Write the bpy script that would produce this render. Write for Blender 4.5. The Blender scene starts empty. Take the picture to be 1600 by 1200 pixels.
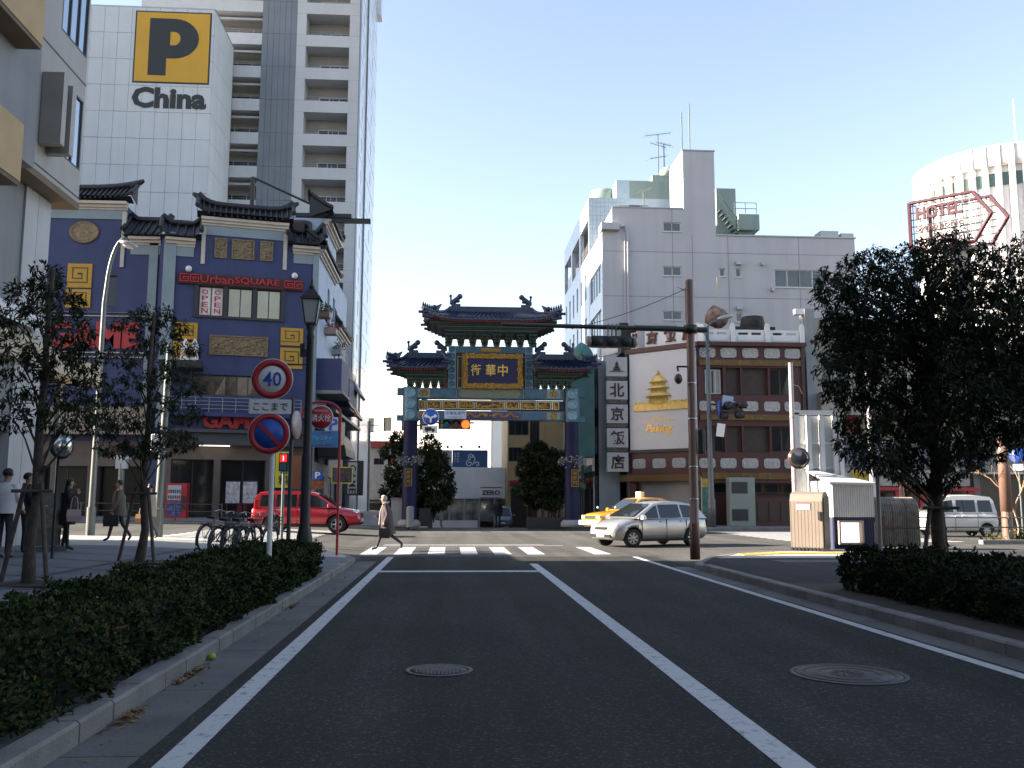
import bpy, math, random
from mathutils import Vector, Matrix
R = math.radians
V = Vector
S = bpy.context.scene
COL = S.collection
random.seed(7)
# ------------------------------------------------------------ camera
F = 1450.0
TH = math.atan(182 / F)
PH = math.atan(95 * math.cos(TH) / F)
CAMH = 1.55
CM = Matrix.Rotation(-PH, 3, 'Z') @ Matrix.Rotation(R(90) + TH, 3, 'X') @ Matrix.Rotation(0.003, 3, 'Z')
cd = bpy.data.cameras.new('camera')
cd.sensor_width = 36; cd.lens = F / 1600 * 36; cd.clip_start = .1; cd.clip_end = 3000
cam = bpy.data.objects.new('camera', cd); COL.objects.link(cam)
cam.matrix_world = Matrix.Translation((0, 0, CAMH)) @ CM.to_4x4()
S.camera = cam
# ------------------------------------------------------------ daylight
SUN_AZ = 3      # degrees ahead of straight left
SUN_EL = 24
EXPOSURE = 2.17
S.view_settings.view_transform = 'Standard'; S.view_settings.look = 'None'
S.view_settings.exposure = EXPOSURE; S.view_settings.gamma = 1
S.view_settings.use_curve_mapping = False
W = bpy.data.worlds.new('World'); S.world = W; W.use_nodes = True
nt = W.node_tree
bg = nt.nodes['Background']
sk = nt.nodes.new('ShaderNodeTexSky'); sk.sky_type = 'NISHITA'; sk.sun_disc = False
sk.sun_elevation = R(SUN_EL); sk.sun_rotation = R(270 + SUN_AZ)
sk.air_density = 1.0; sk.dust_density = 0.7; sk.ozone_density = 0.8; sk.altitude = 0
hs_n = nt.nodes.new('ShaderNodeHueSaturation'); hs_n.inputs['Saturation'].default_value = 0.92
nt.links.new(sk.outputs[0], hs_n.inputs['Color']); tn = nt.nodes.new('ShaderNodeVectorMath'); tn.operation = 'MULTIPLY'; tn.inputs[1].default_value = (1.10, 1.0, .95)   # the camera's white balance
nt.links.new(hs_n.outputs[0], tn.inputs[0]); nt.links.new(tn.outputs[0], bg.inputs['Color']); bg.inputs['Strength'].default_value = 0.086
sd = bpy.data.lights.new('sun', 'SUN'); sd.energy = 5.0; sd.angle = R(.5); sd.color = (1, .9, .76)
sun = bpy.data.objects.new('sun', sd); COL.objects.link(sun)
sv = V((-math.cos(R(SUN_EL)) * math.cos(R(SUN_AZ)), math.cos(R(SUN_EL)) * math.sin(R(SUN_AZ)), math.sin(R(SUN_EL))))
sun.rotation_euler = sv.to_track_quat('Z', 'Y').to_euler(); sun.location = (-30, 10, 60)

# ------------------------------------------------------------ pixel helpers (metres in the place)
def ray(px, py):
    return (CM @ V(((px - 800) / F, (600 - py) / F, -1))).normalized()
def at(px, py, Y):
    d = ray(px, py); t = Y / d.y
    return V((0, 0, CAMH)) + d * t
def gnd(px, py, z=0.0):
    d = ray(px, py); t = (z - CAMH) / d.z
    return V((0, 0, CAMH)) + d * t

def zl(x):        # the ground rises gently towards the left
    return .045 * max(0., min(6.0, -2.5 - x)) + .008 * max(0., -8.5 - x)
# ------------------------------------------------------------ materials
MATS = {}
def mat(name, col, rough=.6, metal=0., var=.10, vs=1.5, bump=0., bs=60., streak=0., spec=.5, coat=0., speck=0., emit=0., alpha=None, trans=0.):
    if name in MATS: return MATS[name]
    if not emit: col = tuple(.93 * x for x in col)
    m = bpy.data.materials.new(name); m.use_nodes = True
    t = m.node_tree; p = t.nodes['Principled BSDF']
    p.inputs['Roughness'].default_value = rough; p.inputs['Metallic'].default_value = metal
    p.inputs['Specular IOR Level'].default_value = spec; p.inputs['Coat Weight'].default_value = coat
    c = (*col, 1)
    p.inputs['Base Color'].default_value = c
    L = t.links.new; N = t.nodes.new
    if trans: p.inputs['Transmission Weight'].default_value = trans
    if emit:
        p.inputs['Emission Color'].default_value = c; p.inputs['Emission Strength'].default_value = emit
    geo = N('ShaderNodeNewGeometry')
    out = None
    def noise(scale, detail=3, vec=None):
        n = N('ShaderNodeTexNoise'); n.inputs['Scale'].default_value = scale; n.inputs['Detail'].default_value = detail
        L(vec or geo.outputs['Position'], n.inputs['Vector']); return n.outputs['Fac']
    def ramp(fac, a, b, lo, hi):
        r = N('ShaderNodeMapRange'); r.inputs[1].default_value = a; r.inputs[2].default_value = b
        r.inputs[3].default_value = lo; r.inputs[4].default_value = hi; L(fac, r.inputs[0]); return r.outputs[0]
    def mul(a, b):
        n = N('ShaderNodeMath'); n.operation = 'MULTIPLY'; L(a, n.inputs[0]); L(b, n.inputs[1]); return n.outputs[0]
    f = None
    if var: f = ramp(noise(vs, 5), .3, .7, 1 - var, 1 + var)
    if streak:
        mp = N('ShaderNodeVectorMath'); mp.operation = 'MULTIPLY'; mp.inputs[1].default_value = (1.6, 1.6, .09)
        L(geo.outputs['Position'], mp.inputs[0])
        g = ramp(noise(1.0, 6, mp.outputs[0]), .45, .75, 1, 1 - streak)
        f = mul(f, g) if f else g
    if speck:
        g = ramp(noise(90, 2), .35, .72, 1 - speck, 1 + speck * 1.4)
        f = mul(f, g) if f else g
    if f:
        mx = N('ShaderNodeVectorMath'); mx.operation = 'SCALE'; mx.inputs[0].default_value = col
        L(f, mx.inputs['Scale']); L(mx.outputs[0], p.inputs['Base Color'])
    if bump:
        b = N('ShaderNodeBump'); b.inputs['Strength'].default_value = bump; b.inputs['Distance'].default_value = .02
        L(noise(bs, 3), b.inputs['Height']); L(b.outputs[0], p.inputs['Normal'])
    MATS[name] = m
    return m
def node_mat(name, fn, rough=.6, metal=0., spec=.5):
    if name in MATS: return MATS[name]
    m = bpy.data.materials.new(name); m.use_nodes = True
    p = m.node_tree.nodes['Principled BSDF']; p.inputs['Roughness'].default_value = rough; p.inputs['Metallic'].default_value = metal
    p.inputs['Specular IOR Level'].default_value = spec
    fn(m.node_tree, p); MATS[name] = m
    return m

# ------------------------------------------------------------ mesh building
class MB:
    def __init__(s): s.v = []; s.f = []; s.m = []; s.i = 0; s.sm = []; s.smooth = False
    def add(s, vs, fs, M=None):
        b = len(s.v)
        s.v += [tuple(M @ V(p)) for p in vs] if M is not None else [tuple(p) for p in vs]
        for f in fs: s.f.append([b + k for k in f]); s.m.append(s.i); s.sm.append(s.smooth)
        return s
    def poly(s, pts): return s.add(pts, [list(range(len(pts)))])
    def box(s, x0, x1, y0, y1, z0, z1, M=None):
        vs = [(x, y, z) for z in (z0, z1) for y in (y0, y1) for x in (x0, x1)]
        return s.add(vs, [[0, 2, 3, 1], [4, 5, 7, 6], [0, 1, 5, 4], [2, 6, 7, 3], [0, 4, 6, 2], [1, 3, 7, 5]], M)
    def rbox(s, x0, x1, y0, y1, z0, z1, r, M=None):
        # box with chamfered vertical edges and top
        def ring(z, d): 
            a, b, c, e = x0 + d, x1 - d, y0 + d, y1 - d
            k = r
            return [(a + k, c, z), (b - k, c, z), (b, c + k, z), (b, e - k, z), (b - k, e, z), (a + k, e, z), (a, e - k, z), (a, c + k, z)]
        rs = [ring(z0, 0), ring(z1 - r, 0), ring(z1, r)]
        return s.loft(rs, M=M)
    def loft(s, rings, M=None, cap=True, close=True):
        n = len(rings[0]); vs = [p for r in rings for p in r]; fs = []
        for a in range(len(rings) - 1):
            for k in range(n if close else n - 1):
                j = (k + 1) % n
                fs.append([a * n + k, a * n + j, (a + 1) * n + j, (a + 1) * n + k])
        if cap: fs.append(list(range(n))[::-1]); fs.append([(len(rings) - 1) * n + k for k in range(n)])
        return s.add(vs, fs, M)
    def tube(s, pts, r, n=6, cap=True, M=None):
        pts = [V(p) for p in pts]; rs = r if isinstance(r, (list, tuple)) else [r] * len(pts)
        rings = []; ref = None
        for k, p in enumerate(pts):
            d = (pts[min(k + 1, len(pts) - 1)] - pts[max(k - 1, 0)]).normalized()
            if ref is None: ref = V((0, 0, 1)) if abs(d.z) < .9 else V((1, 0, 0))
            a = d.cross(ref)
            if a.length < 1e-4: a = d.cross(V((0, 1, 0)))
            a.normalize(); b = a.cross(d).normalized(); ref = b if abs(b.dot(d)) < .9 else ref
            rings.append([p + (a * math.cos(6.28319 * q / n) + b * math.sin(6.28319 * q / n)) * rs[k] for q in range(n)])
        o = s.smooth; s.smooth = n > 5 or o
        s.loft(rings, M, cap=False); s.smooth = False
        if cap:
            s.add(rings[0], [list(range(n))[::-1]], M); s.add(rings[-1], [list(range(n))], M)
        s.smooth = o
        return s
    def cyl(s, p0, p1, r0, r1=None, n=12, M=None): return s.tube([p0, p1], [r0, r0 if r1 is None else r1], n, True, M)
    def lathe(s, prof, n=16, c=(0, 0, 0), axis='Z', M=None, cap=True):
        rings = []
        for r, h in prof:
            ring = []
            for q in range(n):
                a = 6.28319 * q / n; x, y = r * math.cos(a), r * math.sin(a)
                p = (x, y, h) if axis == 'Z' else ((x, h, y) if axis == 'Y' else (h, x, y))
                ring.append((p[0] + c[0], p[1] + c[1], p[2] + c[2]))
            rings.append(ring)
        o = s.smooth; s.smooth = True; s.loft(rings, M, cap); s.smooth = o
        return s
    def prism(s, pts2, h0, h1, M=None, plane='XZ'):
        # outline in a plane, extruded h0..h1 along the third axis
        def mk(p, h): return (p[0], h, p[1]) if plane == 'XZ' else ((p[0], p[1], h) if plane == 'XY' else (h, p[0], p[1]))
        return s.loft([[mk(p, h0) for p in pts2], [mk(p, h1) for p in pts2]], M)
    def ball(s, c, r, n=8, m=6, sc=(1, 1, 1), M=None):
        prof = [(max(1e-4, r * math.sin(math.pi * k / m)), -r * math.cos(math.pi * k / m)) for k in range(m + 1)]
        rings = [[(c[0] + a * math.cos(6.28319 * q / n) * sc[0], c[1] + a * math.sin(6.28319 * q / n) * sc[1], c[2] + h * sc[2]) for q in range(n)] for a, h in prof]
        o = s.smooth; s.smooth = True; s.loft(rings, M); s.smooth = o
        return s
    def text(s, body, M, h=1.0, ext=.02, off=0., w=None, center=True, shear=0.):
        c = bpy.data.curves.new('t', 'FONT'); c.body = body; c.size = 1; c.extrude = 0; c.resolution_u = 2; c.offset = off
        c.shear = shear
        o = bpy.data.objects.new('t', c); me = o.to_mesh()
        vs = [p.co.copy() for p in me.vertices]; fs = [list(p.vertices) for p in me.polygons]
        ed = {}
        for f in fs:
            for a, b in zip(f, f[1:] + f[:1]): ed[(a, b)] = 1
        bd = [(a, b) for a, b in ed if (b, a) not in ed]
        o.to_mesh_clear(); bpy.data.objects.remove(o); bpy.data.curves.remove(c)
        if not vs: return s
        x0 = min(p.x for p in vs); x1 = max(p.x for p in vs); y0 = min(p.y for p in vs); y1 = max(p.y for p in vs)
        ky = h / (y1 - y0); kx = w / (x1 - x0) if w else ky
        n = len(vs)
        cx = (x0 + x1) / 2 if center else x0; cy = (y0 + y1) / 2
        A = [((p.x - cx) * kx, (p.y - cy) * ky, 0) for p in vs]; B = [(p[0], p[1], ext) for p in A]
        s.add(A + B, [[k + n for k in f] for f in fs] + [[a, b, b + n, a + n][::-1] for a, b in bd], M)
        return s
    def build(s, name, mats, parent=None, local=False, link=True):
        me = bpy.data.meshes.new(name)
        vs = s.v
        if parent is not None and not local:
            o = root_loc(parent); vs = [(p[0] - o.x, p[1] - o.y, p[2] - o.z) for p in vs]
        me.from_pydata(vs, [], s.f)
        if not isinstance(mats, (list, tuple)): mats = [mats]
        for m in mats: me.materials.append(m)
        me.polygons.foreach_set('material_index', s.m)
        me.polygons.foreach_set('use_smooth', s.sm)
        me.update()
        ob = bpy.data.objects.new(name, me)
        if link: COL.objects.link(ob)
        ob.parent = parent
        return ob
def root_loc(o):
    l = V((0, 0, 0))
    while o is not None: l = l + o.location; o = o.parent
    return l
def tag(o, label, cat, group=None, kind=None):
    if label: o['label'] = label
    if cat: o['category'] = cat
    if group: o['group'] = group
    if kind: o['kind'] = kind
    return o
def thing(name, label, cat, loc=(0, 0, 0), rz=0., group=None):
    o = bpy.data.objects.new(name, None); COL.objects.link(o); o.location = loc; o.rotation_euler = (0, 0, rz)
    o.empty_display_size = .2
    return tag(o, label, cat, group)
def struct(name, mb, m, parent=None):
    o = mb.build(name, m, parent)
    if parent is None: o['kind'] = 'structure'
    return o
def piece(src, parent, loc, rot=None, scale=None):
    o = bpy.data.objects.new(src.name.split('.')[0], src if isinstance(src, bpy.types.Mesh) else src.data)
    COL.objects.link(o); o.parent = parent
    o.location = V(loc) - root_loc(parent) if parent is not None else loc
    if rot: o.rotation_euler = rot
    if scale: o.scale = scale
    return o
def mesh_of(mb, name, m):
    o = mb.build(name, m, None, link=False); me = o.data; bpy.data.objects.remove(o); me.name = name
    return me
KIDS = {}
def copy_tree(o, parent=None, label=None, group=None):
    c = o.copy(); COL.objects.link(c); c.parent = parent
    if label: c['label'] = label
    if group: c['group'] = group
    for ch in list(o.children): copy_tree(ch, c)
    return c
class Fr:
    """a wall's own axes: u to the right along the wall, n outward, w up"""
    def __init__(s, o, u):
        s.o = V(o); s.u = V((u[0], u[1], 0)).normalized(); s.n = V((s.u.y, -s.u.x, 0)); s.w = V((0, 0, 1))
        s.M = Matrix((( s.u.x, -s.n.x, 0, s.o.x), (s.u.y, -s.n.y, 0, s.o.y), (0, 0, 1, s.o.z), (0, 0, 0, 1)))  # x=u, y=-n, z=w
    def P(s, u, n, w): return s.o + s.u * u + s.n * n + s.w * w
    def px(s, x, y, n=0.):
        d = ray(x, y); c = V((0, 0, CAMH)); q = s.o + s.n * n
        t = (q - c).dot(s.n) / d.dot(s.n); p = c + d * t - s.o
        return p.dot(s.u), p.z
    def X(s, x, y=600): return s.px(x, y)[0]
    def T(s, u, w, n=0.):   # matrix for lettering: x along wall, y up, z outward
        o = s.P(u, n, w)
        return Matrix(((s.u.x, 0, s.n.x, o.x), (s.u.y, 0, s.n.y, o.y), (0, 1, 0, o.z), (0, 0, 0, 1)))
    def box(s, mb, u0, u1, n0, n1, w0, w1): return mb.box(u0, u1, -n1, -n0, w0, w1, s.M)
    def rect(s, x0, y0, x1, y1):
        a, b = s.px(x0, y0), s.px(x1, y1)
        return min(a[0], b[0]), max(a[0], b[0]), min(a[1], b[1]), max(a[1], b[1])
def holed(mb, fr, u0, u1, w0, w1, holes, d=.25, n=0.):
    """wall sheet with rectangular openings and their reveals"""
    us = sorted({u0, u1} | {min(max(x, u0), u1) for h in holes for x in h[:2]}); ws = sorted({w0, w1} | {min(max(x, w0), w1) for h in holes for x in h[2:4]})
    for a, b in zip(us, us[1:]):
        for c, e in zip(ws, ws[1:]):
            if b - a < 1e-5 or e - c < 1e-5: continue
            m, k = (a + b) / 2, (c + e) / 2
            if any(h[0] < m < h[1] and h[2] < k < h[3] for h in holes): continue
            mb.poly([fr.P(a, n, c), fr.P(b, n, c), fr.P(b, n, e), fr.P(a, n, e)])
    for h in holes:
        a, b, c, e = h[:4]
        q = [(a, c), (b, c), (b, e), (a, e)]
        for i in range(4):
            p0, p1 = q[i], q[(i + 1) % 4]
            mb.poly([fr.P(p0[0], n, p0[1]), fr.P(p0[0], n - d, p0[1]), fr.P(p1[0], n - d, p1[1]), fr.P(p1[0], n, p1[1])])
def window(fr, parent, u0, u1, w0, w1, n=-.2, cols=1, rows=1, fm=None, gm=None, ft=.06, sill=False):
    mb = MB()
    fr.box(mb, u0, u1, n, n + .06, w0, w0 + ft); fr.box(mb, u0, u1, n, n + .06, w1 - ft, w1)
    fr.box(mb, u0, u0 + ft, n, n + .06, w0 + ft, w1 - ft); fr.box(mb, u1 - ft, u1, n, n + .06, w0 + ft, w1 - ft)
    for c in range(1, cols):
        x = u0 + (u1 - u0) * c / cols; fr.box(mb, x - ft / 2, x + ft / 2, n, n + .055, w0 + ft, w1 - ft)
    for c in range(1, rows):
        x = w0 + (w1 - w0) * c / rows; fr.box(mb, u0 + ft, u1 - ft, n, n + .05, x - ft / 2, x + ft / 2)
    if sill: fr.box(mb, u0 - .06, u1 + .06, n, .06, w0 - .07, w0 - .003)
    f = mb.build('window', fm, parent)
    for c in range(cols):
        for r in range(rows):
            g = MB()
            a = u0 + (u1 - u0) * c / cols + ft / 2; b = u0 + (u1 - u0) * (c + 1) / cols - ft / 2
            e = w0 + (w1 - w0) * r / rows + ft / 2; h = w0 + (w1 - w0) * (r + 1) / rows - ft / 2
            dz = random.uniform(-.006, .006)
            g.poly([fr.P(a, n + .02 + dz, e), fr.P(b, n + .02 - dz, e), fr.P(b, n + .02, h), fr.P(a, n + .02, h)])
            g.poly([fr.P(b, n + .008, e), fr.P(a, n + .008, e), fr.P(a, n + .008, h), fr.P(b, n + .008, h)])
            g.build('pane', gm, f)
    return f
def rail(mb, fr, u0, u1, n, w0, w1, step=.9, bars=2, r=.02):
    k = max(1, round((u1 - u0) / step))
    for i in range(k + 1):
        u = u0 + (u1 - u0) * i / k; mb.tube([fr.P(u, n, w0), fr.P(u, n, w1)], r, 5)
    for b in range(bars + 1):
        w = w1 - (w1 - w0) * b / (bars + 1); mb.tube([fr.P(u0, n, w), fr.P(u1, n, w)], r, 5)
# ------------------------------------------------------------ materials used all over
def asphalt_fn(base, sp):
    def fn(t, p):
        L = t.links.new; N = t.nodes.new
        g = N('ShaderNodeNewGeometry')
        def nz(sc, de=2):
            n = N('ShaderNodeTexNoise'); n.inputs['Scale'].default_value = sc; n.inputs['Detail'].default_value = de
            L(g.outputs['Position'], n.inputs['Vector']); return n.outputs['Fac']
        def mr(f, a, b, lo, hi):
            r = N('ShaderNodeMapRange'); r.inputs[1].default_value = a; r.inputs[2].default_value = b
            r.inputs[3].default_value = lo; r.inputs[4].default_value = hi; L(f, r.inputs[0]); return r.outputs[0]
        def mu(a, b):
            n = N('ShaderNodeMath'); n.operation = 'MULTIPLY'; L(a, n.inputs[0]); L(b, n.inputs[1]); return n.outputs[0]
        v = N('ShaderNodeTexVoronoi'); v.inputs['Scale'].default_value = 55; L(g.outputs['Position'], v.inputs['Vector'])
        sv_ = N('ShaderNodeSeparateXYZ'); L(v.outputs['Color'], sv_.inputs[0])
        stone = mr(sv_.outputs[0], .80, .97, 1, 1 + sp)
        st2 = N('ShaderNodeTexNoise'); mp = N('ShaderNodeVectorMath'); mp.operation = 'MULTIPLY'; mp.inputs[1].default_value = (1.3, .06, 1)
        L(g.outputs['Position'], mp.inputs[0]); L(mp.outputs[0], st2.inputs['Vector']); st2.inputs['Scale'].default_value = 1.0; st2.inputs['Detail'].default_value = 4
        f = mu(mu(mr(nz(.5, 6), .3, .7, .86, 1.14), mr(nz(60, 3), .35, .7, .8, 1.25)), mu(stone, mr(st2.outputs['Fac'], .35, .68, .78, 1.25)))
        s = N('ShaderNodeVectorMath'); s.operation = 'SCALE'; s.inputs[0].default_value = base; L(f, s.inputs['Scale']); L(s.outputs[0], p.inputs['Base Color'])
        b = N('ShaderNodeBump'); b.inputs['Strength'].default_value = .5; b.inputs['Distance'].default_value = .012; L(nz(70, 3), b.inputs['Height']); L(b.outputs[0], p.inputs['Normal'])
    return fn
m_asph = node_mat('asphalt', asphalt_fn((.036, .035, .033), 1.3), .9, spec=.15)
m_asph2 = node_mat('worn_asphalt', asphalt_fn((.072, .069, .064), .8), .85, spec=.2)
m_asph3 = node_mat('footway_asphalt', asphalt_fn((.042, .042, .044), .7), .9, spec=.15)
def paint_fn(t, p):
    L = t.links.new; N = t.nodes.new
    g = N('ShaderNodeNewGeometry'); n = N('ShaderNodeTexNoise'); n.inputs['Scale'].default_value = 9; n.inputs['Detail'].default_value = 8; n.inputs['Roughness'].default_value = .72
    L(g.outputs['Position'], n.inputs['Vector'])
    c = N('ShaderNodeValToRGB'); c.color_ramp.elements[0].position = .37; c.color_ramp.elements[0].color = (.2, .2, .2, 1)
    c.color_ramp.elements[1].position = .46; c.color_ramp.elements[1].color = (.50, .50, .50, 1); L(n.outputs['Fac'], c.inputs[0]); L(c.outputs[0], p.inputs['Base Color'])
m_paint = node_mat('road_paint', paint_fn, .7)
m_conc = mat('kerb_concrete', (.21, .20, .185), .85, var=.22, vs=2.2, bump=.3, bs=45, speck=.15)
m_gut = mat('gutter_concrete', (.125, .123, .115), .85, var=.25, vs=1.2, bump=.2, bs=50, speck=.2)
m_pave = mat('pavement_tile', (.155, .16, .175), .75, var=.18, vs=1.1, bump=.15, bs=30, speck=.1)
m_pavel = mat('sunlit_pavement', (.42, .40, .36), .8, var=.15, vs=.8, bump=.1, speck=.1)  # pavement colour raised to carry the sunlight on the lit strips
m_yel = mat('tactile_yellow', (.55, .36, .06), .7, var=.2, vs=4)
m_footdark = mat('footway_dark', (.09, .09, .09), .9)
m_soil = mat('soil', (.05, .04, .03), .95, var=.3, vs=6, bump=.6, bs=25)
m_iron = mat('cast_iron', (.055, .053, .05), .6, .3, var=.25, vs=12, bump=.15)

def sheet(name, pts, z, m, parent=None):
    mb = MB(); mb.poly([(p[0], p[1], z) for p in pts]); return struct(name, mb, m, parent)
def strip(mb, x0, x1, y0, y1, z): mb.poly([(x0, y0, z), (x1, y0, z), (x1, y1, z), (x0, y1, z)])

# ------------------------------------------------------------ ground, roads
sheet('ground', [(-900, -300), (900, -300), (900, 1500), (-900, 1500)], -1.9, m_asph2)
KX0, KX1 = -2.34, 5.62
sheet('road', [(KX1 - .1, 20.4), (12.5, 20.4), (14.6, 27.1), (KX1 - .1, 27.1)], -.004, m_asph2)
sheet('road', [(-5.5, 22.5), (KX0 + .05, 22.5), (KX0 + .05, 26.3), (-5.5, 26.3)], -.004, m_asph2)
sheet('road', [(KX0 - .1, -6), (KX1 + .1, -6), (KX1 + .1, 26.2), (KX0 - .1, 26.2)], 0, m_asph)
XB = [-90, -40, -22, -12, -8.5, -7, -5.5, -4, -2.5, 90]
def sloped(name, xs, ylo, yhi, dz, m):
    mb = MB()
    for a, b in zip(xs, xs[1:]):
        mb.poly([(a, ylo(a), zl(a) + dz), (b, ylo(b), zl(b) + dz), (b, yhi(b), zl(b) + dz), (a, yhi(a), zl(a) + dz)])
    return struct(name, mb, m)
sloped('cross_street', XB, lambda x: 26.2, lambda x: 49.6, 0, m_asph2)
mb = MB()
for a, b, c, d in ((49.6, 56, 0, -.06), (56, 86, -.06, -1.12), (86, 140, -1.12, -1.4)):
    mb.poly([(-3.6, a, c), (9.5, a, c), (9.5, b, d), (-3.6, b, d)])
struct('approach_road', mb, m_asph2)

# painted markings, each line a sheet of its own
def line(x0, x1, y0, y1, name='road_line'):
    mb = MB(); strip(mb, x0, x1, y0, y1, .004); return struct(name, mb, m_paint)
line(-1.72, -1.54, -5, 26.0); line(5.05, 5.2, -5, 26.0)
mb = MB(); mb.poly([(1.95, -5, .004), (2.15, -5, .004), (2.15, 23.2, .004), (1.95, 23.2, .004)]); struct('road_line', mb, m_paint)
mb = MB(); strip(mb, -1.54, 1.95, 20.55, 20.98, .004); struct('stop_line', mb, m_paint)
cw = bpy.data.objects.new('crosswalk', None); COL.objects.link(cw); cw['kind'] = 'structure'; cw.location = (1.4, 29.6, 0)
mb = MB(); strip(mb, -.25, .25, -2.1, 2.1, .004); bar_me = mesh_of(mb, 'crosswalk_bar', m_paint)
for k in range(8):
    if k == 6: continue
    piece(bar_me, cw, (-2.35 + .97 * k, 29.3, 0))
cw2 = bpy.data.objects.new('crosswalk', None); COL.objects.link(cw2); cw2['kind'] = 'structure'; cw2.location = (-7.5, 38, .2)
mb = MB(); strip(mb, -2.3, 2.3, -.25, .25, .004); bar2 = mesh_of(mb, 'crosswalk_bar', m_paint)
for k in range(14): piece(bar2, cw2, (-7.5, 30.9 + .95 * k, .229), rot=(0, .045, 0))
cw3 = bpy.data.objects.new('crosswalk', None); COL.objects.link(cw3); cw3['kind'] = 'structure'; cw3.location = (15, 42, 0)
mb = MB(); strip(mb, -3.4, 3.4, -.25, .25, .004); bar3 = mesh_of(mb, 'crosswalk_bar', m_paint)
for k in range(14): piece(bar3, cw3, (16.6, 35.6 + .95 * k, 0))
for x0, x1, y0, y1 in ((-2.3, 3.3, 33.1, 33.27), (-2.3, 3.9, 32.35, 32.5), (2, 7.0, 46.5, 46.75), (-1.5, 1.5, 46.2, 46.4), (20, 60, 30.2, 30.35), (12.5, 60, 27.4, 27.55)):
    line(x0, x1, y0, y1)
for x in (9.5, 13, 16.5):
    mb = MB(); mb.poly([(x, 19.5, .126), (x + .12, 19.5, .126), (x + 2.6, 24.5, .126), (x + 2.48, 24.5, .126)]); struct('road_line', mb, m_paint)

# gutters and kerbs
def gutter(x0, x1, y0, y1, nm='gutter'):
    g = bpy.data.objects.new(nm, None); COL.objects.link(g); g['kind'] = 'structure'; g.location = (x0, y0, 0)
    mb = MB(); mb.box(0, x1 - x0, .004, 1.99, -.05, .005); me = mesh_of(mb, 'gutter_slab', m_gut)
    y = y0
    while y < y1 - .1:
        piece(me, g, (x0, y, random.uniform(-.001, .001))); y += 2.0
gutter(KX0, -1.86, -4, 24); gutter(5.25, KX1, -4, 22)
def kerb_line(x, w, y0, y1, h=.15, L=.6):
    g = bpy.data.objects.new('kerb', None); COL.objects.link(g); g['kind'] = 'structure'; g.location = (x, y0, 0)
    mes = []
    for k in range(3):
        mb = MB(); j = random.uniform(-.004, .004)
        c = .02
        prof = [(0, -.05), (w, -.05), (w, h), (c, h), (0, h - c)] if w > 0 else [(w, -.05), (0, -.05), (0, h - c), (-c, h), (w, h)]
        mb.loft([[(p[0] + j, .005, p[1]) for p in prof], [(p[0] + j, L - .005, p[1]) for p in prof]]); mes.append(mesh_of(mb, 'kerb_stone', m_conc))
    y = y0; k = 0
    while y < y1 - .1:
        piece(mes[k % 3], g, (x, y, random.uniform(-.003, .003)), rot=(0, 0, random.uniform(-.004, .004))); y += L; k += 1
kerb_line(KX0, -.18, 1.5, 22.6)
kerb_line(KX1, .18, 1.5, 20.6)
def kerb_path(pts, w, h, L=.75):
    """kerb stones laid along a bend; w to the left of the walking direction"""
    g = bpy.data.objects.new('kerb', None); COL.objects.link(g); g['kind'] = 'structure'; g.location = (*pts[0], 0)
    for a, b in zip(pts, pts[1:]):
        a, b = V(a), V(b); d = (b - a); n = max(1, round(d.length / L)); d.normalize(); q = V((-d.y, d.x))
        for k in range(n):
            s = a + (b - a) * (k / n) + d * .006; e = a + (b - a) * ((k + 1) / n) - d * .006
            mb = MB(); ring = lambda p: [(p.x, p.y, -.05), (p.x + q.x * w, p.y + q.y * w, -.05), (p.x + q.x * w, p.y + q.y * w, h + zl(p.x)), (p.x + q.x * .02, p.y + q.y * .02, h + zl(p.x)), (p.x, p.y, h - .02 + zl(p.x))]
            mb.loft([ring(s), ring(e)]); mb.build('kerb_stone', m_conc, g)
# left corner
LC = [(KX0, 22.6), (KX0 - .05, 24), (KX0 - .5, 25.4), (-3.6, 26.8), (-5.4, 28.2), (-8, 29.4), (-12, 30.2), (-40, 30.6)]
kerb_path(LC, .18, .12)
RC = [(90, 26.9), (14.5, 26.9), (11, 27.0), (9.2, 26.6), (7.6, 25.4), (6.5, 23.6), (KX1 + .05, 21.6), (KX1, 20.6)]
kerb_path(RC, .18, .12)
FC = [(-3.6, 60), (-3.6, 50.2), (-4.2, 49.7), (-9, 49.7), (-80, 49.7)]
kerb_path(FC, -.18, .14, 1.2)
FR = [(9.5, 60), (9.5, 50.4), (10.2, 49.7), (70, 49.7)]
kerb_path(FR, .18, .14, 1.2)

# pavements
def off(pts, dx): return [(p[0] + dx, p[1]) for p in pts]
def interp(pts, x):
    for a, b in zip(pts, pts[1:]):
        if b[0] <= x <= a[0]: return a[1] + (b[1] - a[1]) * (a[0] - x) / max(1e-6, a[0] - b[0])
    return pts[-1][1] if x < pts[-1][0] else pts[0][1]
LP = [(-2.51, 22.6), (-2.57, 24.05), (-3.02, 25.5), (-3.75, 26.9), (-5.5, 28.35), (-8.08, 29.57), (-12, 30.37), (-40, 30.77)]
LXS = [-40, -22, -12, -10, -8.5, -8.08, -7, -5.5, -4.6, -3.75, -3.4, -3.02, -2.8, -2.57, -2.51]
sloped('pavement', LXS, lambda x: 1.5, lambda x: interp(LP, x), .12, m_pave)
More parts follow.
